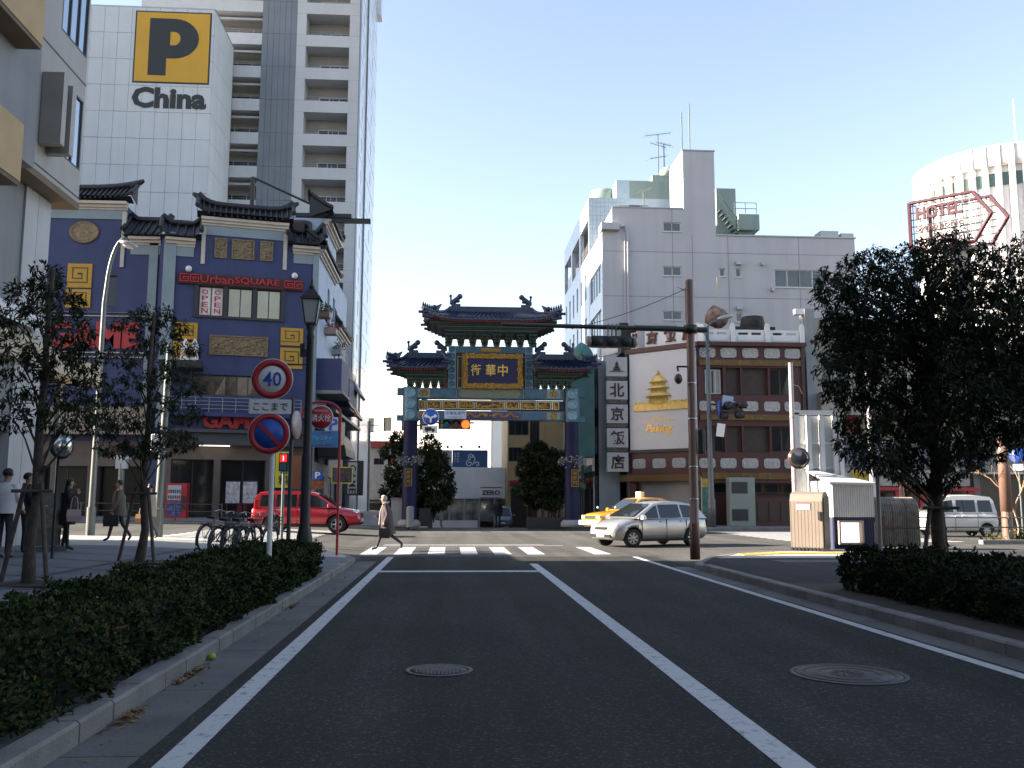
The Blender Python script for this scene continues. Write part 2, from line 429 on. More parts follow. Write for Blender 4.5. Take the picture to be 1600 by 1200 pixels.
# slanting shadow lines painted as dark strips across the left footway
for y in (9.5, 11.5, 13.5, 15.3, 17.1, 18.9, 20.7, 22.5):
    mb = MB(); xs = [-13, -8.5, -3.75]
    for a, b in zip(xs, xs[1:]): mb.poly([(p, y + .1 * -(p + 3) + o, zl(p) + .125) for p, o in ((a, 0), (b, 0), (b, .07), (a, .07))])
    struct('dark_strip', mb, m_footdark)
mb = MB(); mb.poly([(-6.7, 2, zl(-6.7) + .1255), (-6.55, 2, zl(-6.55) + .1255), (-6.55, 27, zl(-6.55) + .1255), (-6.7, 27, zl(-6.7) + .1255)]); struct('dark_strip', mb, m_footdark)
# sunlit strip along the cross street, its light painted as a paler sheet
sloped('sunlit_paving', [-40, -22, -12, -10, -8.5, -8.08, -7, -5.5, -4.6, -3.75, -3.4, -3.02, -2.8, -2.62], lambda x: 24.4 if x < -4.5 else 23.6, lambda x: interp(LP, x) - .02, .126, m_pavel)
tl = bpy.data.objects.new('tactile_paving', None); COL.objects.link(tl); tl['kind'] = 'structure'; tl.location = (-5, 27, .13)
mb = MB(); mb.box(-.145, .145, -.145, .145, 0, .012)
for i in range(4):
    for j in range(4): mb.box(-.115 + i * .07, -.095 + i * .07, -.115 + j * .07, -.095 + j * .07, .012, .017)
tile_me = mesh_of(mb, 'tactile_tile', m_yel)
for k in range(9):
    p = V((-3.5, 25.6)).lerp(V((-5.4, 27.5)), k / 8)
    for o in (0, .3): piece(tile_me, tl, (p.x - o, p.y - o * .3, .129 + zl(p.x - o)), rot=(0, 0, R(45)))
tl2 = bpy.data.objects.new('tactile_paving', None); COL.objects.link(tl2); tl2['kind'] = 'structure'; tl2.location = (8, 25.5, .13)
for k in range(16):
    for o in (0, .3): piece(tile_me, tl2, (7.9 + .3 * k, 25.3 + o + (min(k, 4) - 4) * .18, .129))
rp = [(KX1 + .17, 1.5), (30, 1.5), (90, 1.5), (90, 26.73), (14.5, 26.73), (11, 26.83), (9.26, 26.44), (7.72, 25.28), (6.65, 23.55), (KX1 + .22, 21.55), (KX1 + .17, 20.6)]
sheet('pavement', rp, .12, m_asph3)
sheet('sunlit_paving', [(6.7, 23.4), (7.75, 25.1), (9.26, 26.3), (11, 26.7), (14.4, 26.7), (14.4, 24.4), (10.8, 23.4)], .125, m_pavel)  # sunlight on the right corner, painted as a paler sheet
sheet('paving_patch', [(7.9, 21.8), (9.9, 21.8), (10.1, 22.6), (7.8, 22.6)], .1245, m_gut)
sloped('pavement', [-80, -40, -22, -12, -8.5, -7, -5.5, -4.3, -3.78], lambda x: 49.88 if x < -4 else 50.1, lambda x: 140, .14, m_pave)
sheet('pavement', [(9.68, 140), (9.68, 50.45), (10.27, 49.88), (70, 49.88), (70, 140)], .14, m_pave)
# raised parking lane island on the right, low kerb in front of it
kerb_path([(60, 33.6), (19.5, 33.6)], .3, .16, 1.2)
sheet('grass_verge', [(30, 33.8), (60, 33.8), (60, 35), (30, 35)], .1, m_soil)

# manhole covers in the road
def manhole(c, r, label, ornate):
    t = thing('manhole_cover', label, 'manhole cover', (c[0], c[1], 0))
    mb = MB(); n = 40
    mb.lathe([(r + .05, .004), (r + .05, .009), (r + .012, .010), (r + .01, .004)], n, cap=False); mb.build('frame', m_iron2, t, True)
    mb = MB(); mb.lathe([(1e-3, .008), (r, .008), (r, .002)], n); mb.build('lid', m_iron2 if ornate else m_iron, t, True)
    mb = MB()
    if ornate:
        for q in range(3): mb.lathe([(r * (.3 + .28 * q), .008), (r * (.3 + .28 * q), .013), (r * (.36 + .28 * q), .013), (r * (.36 + .28 * q), .008)], n, cap=False)
        for q in range(10):
            a = q * .6283; mb.tube([(.1 * r * math.cos(a), .1 * r * math.sin(a), .01), (.28 * r * math.cos(a + .3), .28 * r * math.sin(a + .3), .01)], .012, 4)
    else:
        k = int(r / .036)
        for i in range(-k, k + 1):
            for j in range(-k, k + 1):
                if (i * i + j * j) * .00113 < (r - .03) ** 2 and (abs(i) > 1 or abs(j) > 1): mb.box(i * .0336 - .011, i * .0336 + .011, j * .0336 - .011, j * .0336 + .011, .008, .0125)
        mb.box(-.045, .045, -.03, .03, .008, .012)
    mb.build('relief', m_iron2, t, True)
m_iron2 = mat('worn_iron', (.095, .09, .086), .55, .3, var=.2, vs=15)
manhole(gnd(686, 1048), .26, 'round iron manhole cover with a waffle pattern in the left lane', False)
manhole(gnd(1326, 1054), .46, 'larger worn manhole cover with rings beyond the centre line', True)

# leaf litter in the left gutter
def litter(c, sx, sy, n, label):
    mb = MB(); rr = random.Random(n)
    for k in range(n):
        p = V((c[0] + rr.gauss(0, sx), c[1] + rr.gauss(0, sy), .008 + abs(rr.gauss(0, .012)))); a = rr.uniform(0, 6.28); l = rr.uniform(.02, .04); w = l * .4
        if p.x < KX0 + .03: p.x = KX0 + .03 + rr.uniform(0, .06)
        d = V((math.cos(a), math.sin(a), rr.uniform(-.3, .5))) * l; s = V((-math.sin(a), math.cos(a), rr.uniform(-.4, .4))) * w
        mb.i = rr.randrange(3); mb.poly([p - d, p + s, p + d, p - s])
    o = mb.build('leaf_litter', [mat('dry_leaf', (.22, .11, .04), .8), mat('dry_leaf_dark', (.10, .055, .03), .8), mat('dry_leaf_yellow', (.3, .2, .05), .8)])
    tag(o, label, 'leaves', kind='stuff')
p1, p2, p3 = gnd(198, 1122), gnd(290, 1055), gnd(440, 950)
litter(p1, .045, .14, 150, 'heap of brown fallen leaves against the left kerb, nearest')
litter(p2, .04, .22, 190, 'long drift of brown fallen leaves against the left kerb, middle')
litter(p3, .04, .2, 90, 'thin drift of dry leaves in the left gutter, farthest')
litter((-2.1, 12), .1, 6, 60, 'loose dry leaves scattered along the left gutter')
p = gnd(331, 1032)
mb = MB(); mb.ball((0, 0, .035), .04, 12, 8, (1, 1, .85)); mb.lathe([(.012, .066), (.014, .074), (1e-3, .075)], 8)
o = mb.build('ball', mat('lime_plastic', (.36, .42, .03), .45), None); o.location = (p.x, p.y, .002); tag(o, 'small lime green ball lying in the left gutter', 'ball')
# ------------------------------------------------------------ building materials
m_glass = mat('dark_glass', (.016, .018, .02), .06, var=0, spec=.45)
m_glassb = mat('blue_glass', (.10, .14, .18), .06, var=0, spec=1.0)
m_sky_glass = mat('mirror_glass', (.45, .52, .6), .04, .85, var=0)
m_alu = mat('aluminium', (.42, .42, .42), .4, .6, var=.06)
m_dkfr = mat('dark_frame', (.03, .03, .032), .5, var=.1)
m_whfr = mat('white_frame', (.62, .62, .6), .5, var=.05)
m_white = mat('white_paint', (.74, .74, .73), .5, var=.05)
m_black = mat('black_paint', (.018, .018, .02), .5, var=.1)
m_red = mat('sign_red', (.40, .02, .025), .45, var=.12)
m_blue_s = mat('sign_blue', (.02, .09, .42), .4, var=.05)
m_gold = mat('gold_leaf', (.62, .37, .06), .35, .55, var=.2, vs=8)
m_grey_pole = mat('grey_pole', (.15, .165, .16), .45, .3, var=.12)
m_brown_pole = mat('brown_pole', (.20, .115, .085), .42, .1, var=.1, spec=.6)

# ------------------------------------------------------------ near left office block
m_ntile = mat('grey_small_tile', (.20, .205, .215), .6, var=.1, vs=.7, streak=.2)
m_nclad = mat('pale_grey_cladding', (.34, .32, .30), .55, var=.06, vs=.6, streak=.15)
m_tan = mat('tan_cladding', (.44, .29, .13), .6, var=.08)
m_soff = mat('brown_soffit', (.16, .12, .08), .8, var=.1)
nb = thing('office_building', 'grey office block with tan balconies and mirrored windows at the far left', 'building', (-18, 20, 0))
NX, NY = -10.3, 25.4
mb = MB(); mb.box(-32, NX - .06, 5, NY - .06, 9.6, 34); mb.build('wall', m_nclad, nb)
nf = Fr((NX, 5, 0), (0, 1))           # street face: u runs away from the camera
def nfr(x0, y0, x1, y1): return nf.rect(x0, y0, x1, y1)
NU = NY - 5
# windows : strips seen at a grazing angle, per storey
holes = []
for z in (10.5, 13.75, 17.0, 20.25, 23.5, 26.75, 30.0): holes.append((NU - 1.75, NU - .07, z, z + 2.0))
mb = MB(); holed(mb, nf, 0, NU, 9.6, 34, holes, .08); mb.build('street_wall', m_nclad, nb)
for h in holes: window(nf, nb, h[0], h[1], h[2], h[3], n=-.06, cols=3, rows=1, fm=m_dkfr, gm=m_sky_glass)
ef = Fr((-32, NY, 0), (-1, 0))
mb = MB()
for k in range(8):
    z = 9.75 + 3.25 * k
    mb.box(NX - .003, NX + .012, 5, NY, z - .02, z + .02)
mb.build('joint_strip', m_dkfr, nb)
# far end wall (plane Y = NY) is the face behind the corner; the wall towards the camera steps out in tan balconies
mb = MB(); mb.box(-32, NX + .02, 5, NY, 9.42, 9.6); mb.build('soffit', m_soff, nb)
mb = MB(); mb.box(-32, -11.45, 6, NY - .6, 0.1, 9.4); mb.build('ground_wall', m_nclad, nb)
mb = MB(); mb.box(-11.43, -10.75, NY - 2.05, NY - 1.35, .12, 9.4); mb.box(-11.43, -10.75, NY - 1.33, NY - .6, .12, 9.4); mb.build('pillar', mat('pale_cladding', (.42, .42, .43), .5, var=.06, streak=.15), nb)
mb = MB(); mb.box(-11.44, -10.8, 8, NY - 2.07, 3.2, 9.4); mb.build('tile_wall', m_ntile, nb)
for z0, z1, x, y1 in ((11.9, 13.6, -9.5, 20.9), (15.2, 16.8, -9.5, 20.9), (8.45, 9.75, -9.5, 20.3)):
    mb = MB(); mb.box(-14, x, 6, y1, z0, z1); b = mb.build('balcony', m_tan, nb)
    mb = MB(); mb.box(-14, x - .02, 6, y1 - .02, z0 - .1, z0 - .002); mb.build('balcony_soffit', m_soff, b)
mb = MB(); mb.box(-14, NX + .25, 6, 22.1, 9.4, 34); mb.build('tile_wall', m_ntile, nb)
sg = thing('projecting_sign', 'grey twin panel sign projecting from the office block wall', 'sign', (-10, 23, 11))
for dy, x0, x1, z0, z1 in ((22.75, -10.28, -9.76, 10.3, 12.15), (23.2, -10.28, -9.72, 10.2, 12.0)):
    mb = MB(); mb.box(x0, x1, dy, dy + .25, z0, z1); q = mb.build('sign_panel', mat('grey_metal_panel', (.33, .31, .28), .5, .2, var=.08), sg)
mb = MB(); mb.box(-10.28, -10.0, 23.0, 23.2, 10.4, 10.55); mb.box(-10.28, -10.0, 23.0, 23.2, 11.7, 11.85); mb.build('bracket', m_dkfr, sg)
# street level canopy, shopfront, awning
cp = thing('canopy', 'beige wedge shaped canopy over the office block entrance', 'canopy', (-13, 28, 5.3))
A_, B_ = (-10.3, 14.0), (-10.75, 28.9)
mb = MB(); pl = [(-15, 14), A_, B_, (-15, 26.5)]
mb.prism(pl, 4.95, 5.55, plane='XY'); mb.build('fascia', mat('beige_fascia', (.5, .40, .29), .6, var=.06), cp)
slat = MB(); slat.box(0, 3.2, -.05, .05, -.03, .03); sm_ = mesh_of(slat, 'slat', m_dkfr)
for k in range(18): piece(sm_, cp, (-14.4, 19.0 + .5 * k, 4.9))
mb = MB(); mb.box(-11.5, -11.36, 27.6, 27.75, .3, 4.95); mb.build('post', m_nclad, cp)
mb = MB(); mb.box(-30, -15, 25.0, 27.6, .12, 5.6); mb.build('back_wall', mat('brown_shop_wall', (.17, .13, .10), .7, var=.15), cp)
wc = thing('awning', 'white sloping awning edge above the beige canopy', 'awning', (-11.8, 24, 6))
mb = MB(); mb.loft([[(-11.3, y, 6.7), (-10.5, y, 6.1), (-10.5, y, 5.8), (-11.3, y, 6.4)] for y in (17.0, 24.3)]); mb.build('panel', m_white, wc)
aw = thing('awning', 'teal fabric shop awning at the left edge', 'awning', (-11.8, 17, 3))
mb = MB(); mb.loft([[(-11.3, y, 3.3), (-10.35, y, 2.9), (-10.35, y, 2.67), (-10.4, y, 2.67), (-10.4, y, 2.85), (-11.3, y, 3.2)] for y in (9.5, 16.4)]); mb.build('fabric', mat('teal_fabric', (.02, .20, .20), .8, var=.1), aw)
mb = MB(); mb.tube([(-10.35, 9.5, 2.92), (-10.35, 16.4, 2.92)], .02, 5); mb.build('front_rail', m_whfr, aw)
# shop fittings of the ground floor wall
for y0, y1 in ((9, 12.5), (13, 16.5), (17, 19.5), (20, 22.4)):
    f_ = Fr((-11.32, 0, 0), (0, 1)); window(f_, nb, y0, y1, .5, 2.9, n=0, cols=2, fm=m_dkfr, gm=m_glass)

# ------------------------------------------------------------ amusement building (blue facade)
m_ublue = mat('blue_render', (.036, .050, .135), .65, var=.10, vs=1.2, streak=.2)
m_uside = mat('skylit_blue_render', (.34, .42, .56), .6, var=.08, vs=1, streak=.15)  # flank blue made paler to hold the skylight on that side
m_pila = mat('grey_green_trim', (.22, .28, .31), .6, var=.08)
m_cream = mat('cream_trim', (.52, .47, .41), .6, var=.08, streak=.12)
m_tiled = mat('black_roof_tile', (.017, .017, .02), .45, var=.25, vs=5)
m_yelp = mat('yellow_panel', (.50, .27, .015), .5, var=.08)
m_bronze = mat('bronze_relief', (.22, .155, .09), .5, .4, var=.35, vs=7, bump=.8, bs=9)
ub = thing('amusement_building', 'blue arcade building with black tiled eaves and yellow key pattern panels', 'building', (-18, 62, 0))
uc = at(487, 700, 60.0)
UR = Fr((uc.x, uc.y, 0), (.974, .229))
UR = Fr(UR.P(-9.0, 0, 0), (.974, .229))      # origin at the left end of the right-hand front
UL = Fr((-46, 59.6, 0), (1, 0))
ru1 = 9.0
# cores
def core(fr, u0, u1, depth, w0, w1, n=-.95):
    mb = MB(); fr.box(mb, u0, u1, -depth, n, w0, w1); return mb
zt = UR.px(380, 372)[1]       # underside of lower eave
core(UR, .05, ru1 - .05, 13, .1, zt + .3).build('core', m_ublue, ub)
core(UL, 0, 26.8, 13, .1, zt + .3).build('core', m_ublue, ub)
# right front wall with openings
H_win = UR.rect(308, 446, 441, 500); H_low = UR.rect(300, 584, 404, 620); H_door = UR.rect(270, 715, 470, 812)
m_base = mat('brown_stone', (.13, .10, .085), .7, var=.15, vs=2)
mb = MB(); holed(mb, UR, 0, ru1, UR.px(380, 672)[1], zt, [H_win, H_low], .3); mb.build('wall', m_ublue, ub)
mb = MB(); hb = UR.px(380, 672)[1]
holed(mb, UR, 0, ru1, .1, hb - .003, [(.6, 3.1, .15, 4.0), (3.5, 6.2, .15, 4.0), (6.6, 8.6, .15, 4.2)], .6); mb.build('ground_wall', m_base, ub)
for a, b, c in ((.6, 3.1, 4.0), (3.5, 6.2, 4.0), (6.6, 8.6, 4.2)):
    window(UR, ub, a, b, .15, c, n=-.6, cols=2, fm=m_dkfr, gm=m_glass)
mb = MB(); mb.i = 0
UR.box(mb, 0, ru1, 0, .9, hb - .25, hb - .05); UR.box(mb, 0, ru1, 0, .55, hb - 1.0, hb - .26); mb.build('canopy', mat('dark_canopy', (.06, .065, .08), .5), ub)
mb = MB(); UR.box(mb, 2.2, 4.0, .2, .5, hb - 1.06, hb - 1.003); o = mb.build('tube_light', mat('tube_light', (1, .9, .7), .5, var=0, emit=.4), ub)
# windows of the right front
m_reflect = mat('warm_glass', (.30, .27, .2), .05, .6, var=.25, vs=.35)
wu0, wu1, ww0, ww1 = H_win
mb = MB(); UR.box(mb, wu0 - .12, wu1 + .12, .002, .12, ww0 - .14, ww0 - .002); UR.box(mb, wu0 - .12, wu1 + .12, .002, .12, ww1 + .002, ww1 + .14)
for k in range(4):
    u = wu0 + (wu1 - wu0) * k / 3; UR.box(mb, u - .12, u + .12, -.2, .1, ww0, ww1)
mb.build('window_surround', m_dkfr, ub)
for k in range(3):
    a = wu0 + (wu1 - wu0) * k / 3 + .13; b = wu0 + (wu1 - wu0) * (k + 1) / 3 - .13
    f = window(UR, ub, a, b, ww0, ww1, n=-.18, cols=2, fm=m_dkfr, gm=m_reflect)
    if k == 0:
        for j in range(2):
            c = a + (b - a) * (j + .5) / 2; w_ = (b - a) / 2 - .14
            p = MB(); UR.box(p, c - w_ / 2, c + w_ / 2, -.155, -.145, ww0 + .08, ww1 - .08); ps = p.build('poster', mat('pink_poster', (.72, .62, .62), .6, var=.25, vs=3), f)
            t_ = MB(); lh = (ww1 - ww0 - .3) / 4.0
            for i, ch in enumerate('OPEN'[:4]): t_.text(ch, UR.T(c, ww1 - .15 - lh * (i + .5), -.143), lh * .78, .01, .012, w_ * .62)
            t_.build('lettering', m_red, ps)
window(UR, ub, *H_low, n=-.25, cols=6, rows=1, fm=m_dkfr, gm=mat('arcade_glass', (.05, .035, .03), .08, var=.9, vs=1.3, spec=.8))
# bronze reliefs
def relief(fr, x0, y0, x1, y1, seed, nm='relief_panel'):
    u0, u1, w0, w1 = fr.rect(x0, y0, x1, y1); rr = random.Random(seed)
    mb = MB(); fr.box(mb, u0, u1, .002, .04, w0, w1)
    for k in range(int(26 * (u1 - u0))):
        u = rr.uniform(u0 + .15, u1 - .15); w = rr.uniform(w0 + .12, w1 - .12); r = rr.uniform(.06, .16)
        p = fr.P(u, .04, w); mb.ball(p, r, 6, 4, (1, .35, rr.uniform(.5, 1)))
    t = .07
    for a in ((u0, u1, w0, w0 + t), (u0, u1, w1 - t, w1), (u0, u0 + t, w0 + t, w1 - t), (u1 - t, u1, w0 + t, w1 - t)): fr.box(mb, a[0], a[1], .041, .1, a[2], a[3])
    return mb.build(nm, m_bronze, ub)
relief(UR, 336, 372, 354, 404, 1); relief(UR, 363, 374, 397, 407, 2); relief(UR, 407, 377, 426, 409, 3); relief(UR, 328, 523, 418, 558, 4)
# medallion on the left block
mc = UL.px(132, 363); mb = MB(); mb.lathe([(.95, 0), (.95, .08), (.8, .1), (.75, .05), (.5, .12), (1e-3, .1)], 24, axis='Y')
mb.v = [(UL.P(mc[0], p[1] + .003, mc[1]) + V((p[0] * 1.0, 0, p[2] * .78)))[:] for p in mb.v]; mb.build('medallion', m_bronze, ub)
# yellow key-pattern panels
def keypat(fr, x0, y0, x1, y1, flip):
    u0, u1, w0, w1 = fr.rect(x0, y0, x1, y1)
    mb = MB(); fr.box(mb, u0, u1, .002, .08, w0, w1); b = mb.build('key_panel', m_yelp, ub)
    W_, H_ = u1 - u0, w1 - w0; s = .1
    mb = MB()
    def bar(a, c, e, g):   # in unit square
        if flip: a, e = 1 - e, 1 - a
        fr.box(mb, u0 + W_ * a, u0 + W_ * e, .081, .095, w0 + H_ * c, w0 + H_ * g)
    for seg in ((.16, .80, .84, .84), (.80, .2, .84, .80), (.0, .2, .80, .24), (.2, .36, .24, .80), (.24, .36, .62, .40), (.58, .40, .62, .62), (.42, .54, .58, .62)): bar(*seg)
    mb.build('key_line', m_dkfr, b)
keypat(UR, 439, 512, 473, 541, False); keypat(UR, 438, 543, 472, 577, False)
keypat(UR, 272, 503, 308, 531, False); keypat(UR, 270, 533, 306, 572, False)
keypat(UL, 107, 412, 143, 450, False); keypat(UL, 104, 452, 141, 481, False)
# red fascia sign
def urban_sign():
    t = thing('fascia_sign', 'red URBAN SQUARE sign band across the blue facade', 'sign', UR.P(4, 0, 13))
    a, b = UR.px(279, 433), UR.px(474, 447); w = (a[1] + b[1]) / 2
    u0, u1 = a[0], b[0]
    mb = MB(); UR.box(mb, u0, u1, .003, .22, w - .38, w + .28); mb.build('backing', mat('dark_red_band', (.07, .012, .015), .6), t)
    mb = MB()
    mb.text('Urban', UR.T(u0 + 2.3, w - .03, .222), .52, .08, .016, 2.0); mb.text('SQUARE', UR.T(u0 + 4.75, w - .03, .222), .5, .08, .02, 2.75)
    mb.build('lettering', m_red, t)
    for c in (u0 + .35, u0 + .95, u1 - .95, u1 - .35):
        mb = MB(); h = .27; f = UR
        f.box(mb, c - h, c + h, .222, .3, w + .15, w + .22); f.box(mb, c - h, c - h + .07, .222, .3, w - .28, w + .15); f.box(mb, c - h + .07, c + h, .222, .3, w - .28, w - .21)
        f.box(mb, c + h - .07, c + h, .222, .3, w - .21, w + .05); f.box(mb, c - .1, c + h - .07, .222, .3, w - .02, w + .05); f.box(mb, c - .1, c - .03, .222, .3, w - .14, w - .02); f.box(mb, c - .03, c + .1, .222, .3, w - .14, w - .08)
        mb.build('key_ornament', m_red, t)
    for x, y, lb in ((295, 421, 'white globe lamp at the left end of the red sign'), (460, 432, 'white globe lamp at the right end of the red sign')):
        g = UR.px(x, y); p = UR.P(g[0], .2, g[1]); mb = MB(); mb.ball((0, 0, 0), .2, 12, 8); mb.cyl((0, 0, 0), tuple(-UR.n * .22), .03)
        o = mb.build('globe_lamp', m_white); o.location = p; tag(o, lb, 'lamp', 'globe lamps over the red sign')
urban_sign()
# letters on the left block and over the entrance
def wall_letters(fr, body, x0, x1, yc, h, lb, m, n=.06, off=.03):
    a, b = fr.px(x0, yc), fr.px(x1, yc); p = fr.P((a[0] + b[0]) / 2, n, (a[1] + b[1]) / 2)
    mb = MB(); mb.text(body, fr.T((a[0] + b[0]) / 2, (a[1] + b[1]) / 2, n), h, .12, off, b[0] - a[0])
    o = mb.build('wall_lettering', m); tag(o, lb, 'sign'); return o
wall_letters(UL, 'GAME', 74, 219, 524, 1.75, 'huge red GAME letters on the left blue wall', m_red, off=.05)
wall_letters(UR, 'GAME', 316, 408, 658, 1.0, 'red GAME letters over the arcade entrance', m_red, n=.12, off=.05)
# left front: walls, bands
UW = 27.1
mb = MB(); hl = UL.px(200, 690)[1]; holed(mb, UL, 0, UW, hl, zt, [UL.rect(165, 430, 180, 478)], .3); mb.build('wall', m_ublue, ub)
window(UL, ub, *UL.rect(165, 430, 180, 478), n=-.25, fm=m_dkfr, gm=m_glass)
mb = MB()
for y0, y1 in ((487, 490), (492, 496), (549, 553), (556, 560)):
    u0, u1, w0, w1 = UL.rect(60, y0, 238, y1); UL.box(mb, u0, u1, .002, .16, w0, w1)
mb.build('cornice_band', m_cream, ub)
mb = MB(); u0, u1, w0, w1 = UL.rect(60, 637, 238, 668); UL.box(mb, 10, UW, 0, 1.0, w0 - .5, w1); mb.build('balcony', mat('beige_band', (.30, .25, .20), .7, var=.12), ub)
mb = MB(); holed(mb, UL, 0, UW, .1, hl, [(20.6, 23.4, .15, 3.6), (24, 26.7, .15, 3.6), (16, 20, .15, 3.6)], .6, n=-.004); mb.build('ground_wall', m_base, ub)
for a, b in ((16, 20), (20.6, 23.4), (24, 26.7)): window(UL, ub, a, b, .15, 3.6, n=-.6, cols=2, fm=m_dkfr, gm=mat('smoked_glass', (.012, .011, .010), .3, var=.3, spec=.2))
# pilasters and corner link
u = UL.X(240, 500)
for fr, a in ((UL, (u - .45, u + .1, .002, .12, hl)), (UR, (-.42, .3, .0, .14, hb)), (UR, (ru1 - .26, ru1 + .12, -.1, .12, hb))): mb = MB(); fr.box(mb, *a, zt - .003); mb.build('pilaster', m_pila, ub)
a = UL.P(UW, 0, 0); b = UR.P(-.02, 0, 0)
mb = MB(); mb.loft([[(a.x, a.y, z), (b.x, b.y, z), (b.x, b.y + 3, z), (a.x, a.y + 3, z)] for z in (.1, zt)]); mb.build('link_wall', m_ublue, ub)
# eaves: wall-following roofs with cream cornice and rows of round tiles
def eave(fr, u0, u1, w, rise, run, out, name='eave_roof', band=True, turn=.25, ends=True):
    """cream cornice + tiled slope whose lower edge is at height w"""
    c = MB()
    if band: fr.box(c, u0 + .05, u1 - .05, -.02, .07, w - 1.15, w - .55); c.build('frieze', m_pila, ub)
    c = MB()
    for k, (o_, h0, h1) in enumerate(((.12, -.54, -.40), (.25, -.40, -.22), (out * .75, -.22, -.04))): fr.box(c, u0 - .02 * k, u1 + .02 * k, -.02, o_, w + h0, w + h1)
    c.build('cornice', m_cream, ub)
    r = MB()
    L_ = fr.P; N_ = 6
    def curve(t): return out - (out + run) * t, w + rise * (t ** 1.25) 
    def lift(u):
        s = abs((u - (u0 + u1) / 2) / ((u1 - u0) / 2)); return turn * s ** 6
    nu = max(4, int((u1 - u0) / .3)); us = [u0 - out * .6 + (u1 - u0 + out * 1.2) * k / nu for k in range(nu + 1)]
    g = [[L_(u, curve(k / N_)[0], curve(k / N_)[1] + lift(u)) for k in range(N_ + 1)] for u in us]
    for a in range(nu):
        for k in range(N_): r.poly([g[a][k], g[a + 1][k], g[a + 1][k + 1], g[a][k + 1]])
    r.poly([g[0][k] for k in range(N_ + 1)] + [L_(us[0], -run, w)]); r.poly([g[-1][k] for k in range(N_ + 1)] + [L_(us[-1], -run, w)])
    r.poly([L_(us[0], out, w + turn), L_(us[-1], out, w + turn), L_(us[-1], -.1, w - .03), L_(us[0], -.1, w - .03)])
    o = r.build(name, m_tiled, ub)
    r = MB()
    for u in us:
        pts = [L_(u, curve(k / N_)[0] + (.04 if k == 0 else 0), curve(k / N_)[1] + lift(u) + .05) for k in range(N_ + 1)]
        r.tube(pts, .085, 6)
    top = [L_(u, -run, w + rise + lift(u) * 1.3 + .14) for u in us]
    r.tube(top, .2, 6)
    for u, sgn in ((us[0], -1), (us[-1], 1)):
        if ends: r.tube([L_(u - sgn * .5, -run, w + rise + .3), L_(u + sgn * .12, -run, w + rise + .36 + turn), L_(u + sgn * .35, -run, w + rise + .5 + turn)], [.2, .18, .1], 6)
        r.tube([L_(u, curve(k / N_)[0], curve(k / N_)[1] + lift(u) + .12) for k in range(N_ + 1)], .15, 6)
    o2 = r.build('roof_tile', m_tiled, o); o2['kind'] = 'stuff'
    return o
# upper blocks of the facade
def ublock(fr, u0, u1, w1, d=6):
    mb = MB(); fr.box(mb, u0, u1, -d, 0.0, zt, w1); mb.build('gable_wall', m_ublue, ub)
    mb = MB(); fr.box(mb, u0 - .12, u0 + .12, -.1, .1, zt - 1.9, w1 - .5); fr.box(mb, u1 - .12, u1 + .12, -.1, .1, zt - 1.9, w1 - .5); mb.build('edge_trim', m_cream, ub)
e1 = UR.px(380, 347)[1]; u0, u1 = UR.X(318, 380), UR.X(446, 380)
ublock(UR, u0, u1, e1 - .1); eave(UR, u0 - .15, u1 + .15, e1 + .12, .95, .7, .5)
el = UL.px(170, 317)[1]; u0l, u1l = 8.0, UL.X(195, 340)
ublock(UL, u0l, u1l, el - .1); eave(UL, u0l, u1l + .15, el + .05, 1.0, .7, .6)
eave(UL, u1l + .45, UW + .1, zt + .1, 1.3, .9, .6, turn=.04, ends=False)
eave(UR, -.3, u0 - .5, zt - .35, 1.1, .9, .6, turn=.04, ends=False)
eave(UR, u1 + .5, ru1 + .1, zt - .25, 1.1, .9, .6, turn=.06, ends=False)
# balcony rail and lattice on the right front
mb = MB(); ra = UR.px(300, 645)[1]; rb_ = UR.px(300, 622)[1]; rail(mb, UR, .3, ru1 - .8, .75, ra, rb_, .8, 3); mb.build('railing', m_alu, ub)
mb = MB(); UR.box(mb, .2, ru1 - .6, 0, .9, ra - .25, ra); mb.build('balcony_slab', m_ublue, ub)
# right flank (parallel to the approach road)
c0 = UR.P(ru1, -.02, 0)
US = Fr((c0.x + .02, c0.y + .1, 0), (0, 1)); sl = 17.0
holes = [US.rect(495, 455, 503, 500), US.rect(508, 470, 514, 510), (9.5, 10.4, 11, 13), (12, 13, 11, 13), (5.2, 6.2, 14.8, 16.5), (8.2, 9.2, 14.8, 16.5), (2.3, 3.6, 3.3, 6.0), (5, 7.5, 3.3, 6), (9.5, 12.5, 3.3, 6)]
mb = MB(); holed(mb, US, .12, sl, 7.4, zt, holes[:6], .2); mb.build('side_wall', m_uside, ub)
mb = MB(); holed(mb, US, .12, sl, .1, 7.397, [(1.0, 3.5, 4.0, 6.5), (5, 8, 4.0, 6.3), (1.5, 6, .15, 3.2), (8, 14, .15, 3.2)], .25); mb.build('side_ground_wall', mat('grey_render', (.30, .30, .30), .7, var=.1, streak=.2), ub)
for h in holes[:6] + [(1.0, 3.5, 4.0, 6.5), (5, 8, 4.0, 6.3), (1.5, 6, .15, 3.2), (8, 14, .15, 3.2)]: window(US, ub, *h, n=-.18, cols=2, fm=m_dkfr, gm=m_glass)
mb = MB(); US.box(mb, .1, sl, -8, -.25, .1, zt); mb.build('core', m_ublue, ub)
eave(US, .5, 9.0, zt - .1, .9, .8, .55, band=False, turn=.1); eave(US, 10, sl, zt - 3.6, .8, .1, .55, band=False, turn=.05)
mb = MB(); US.box(mb, 2.6, 9.2, -5, -.003, zt - .003, zt + 2.6); mb.build('attic_wall', m_uside, ub); eave(US, 2.6, 9.2, zt + 2.6, 1.0, 1.0, .6, band=False, turn=.3)
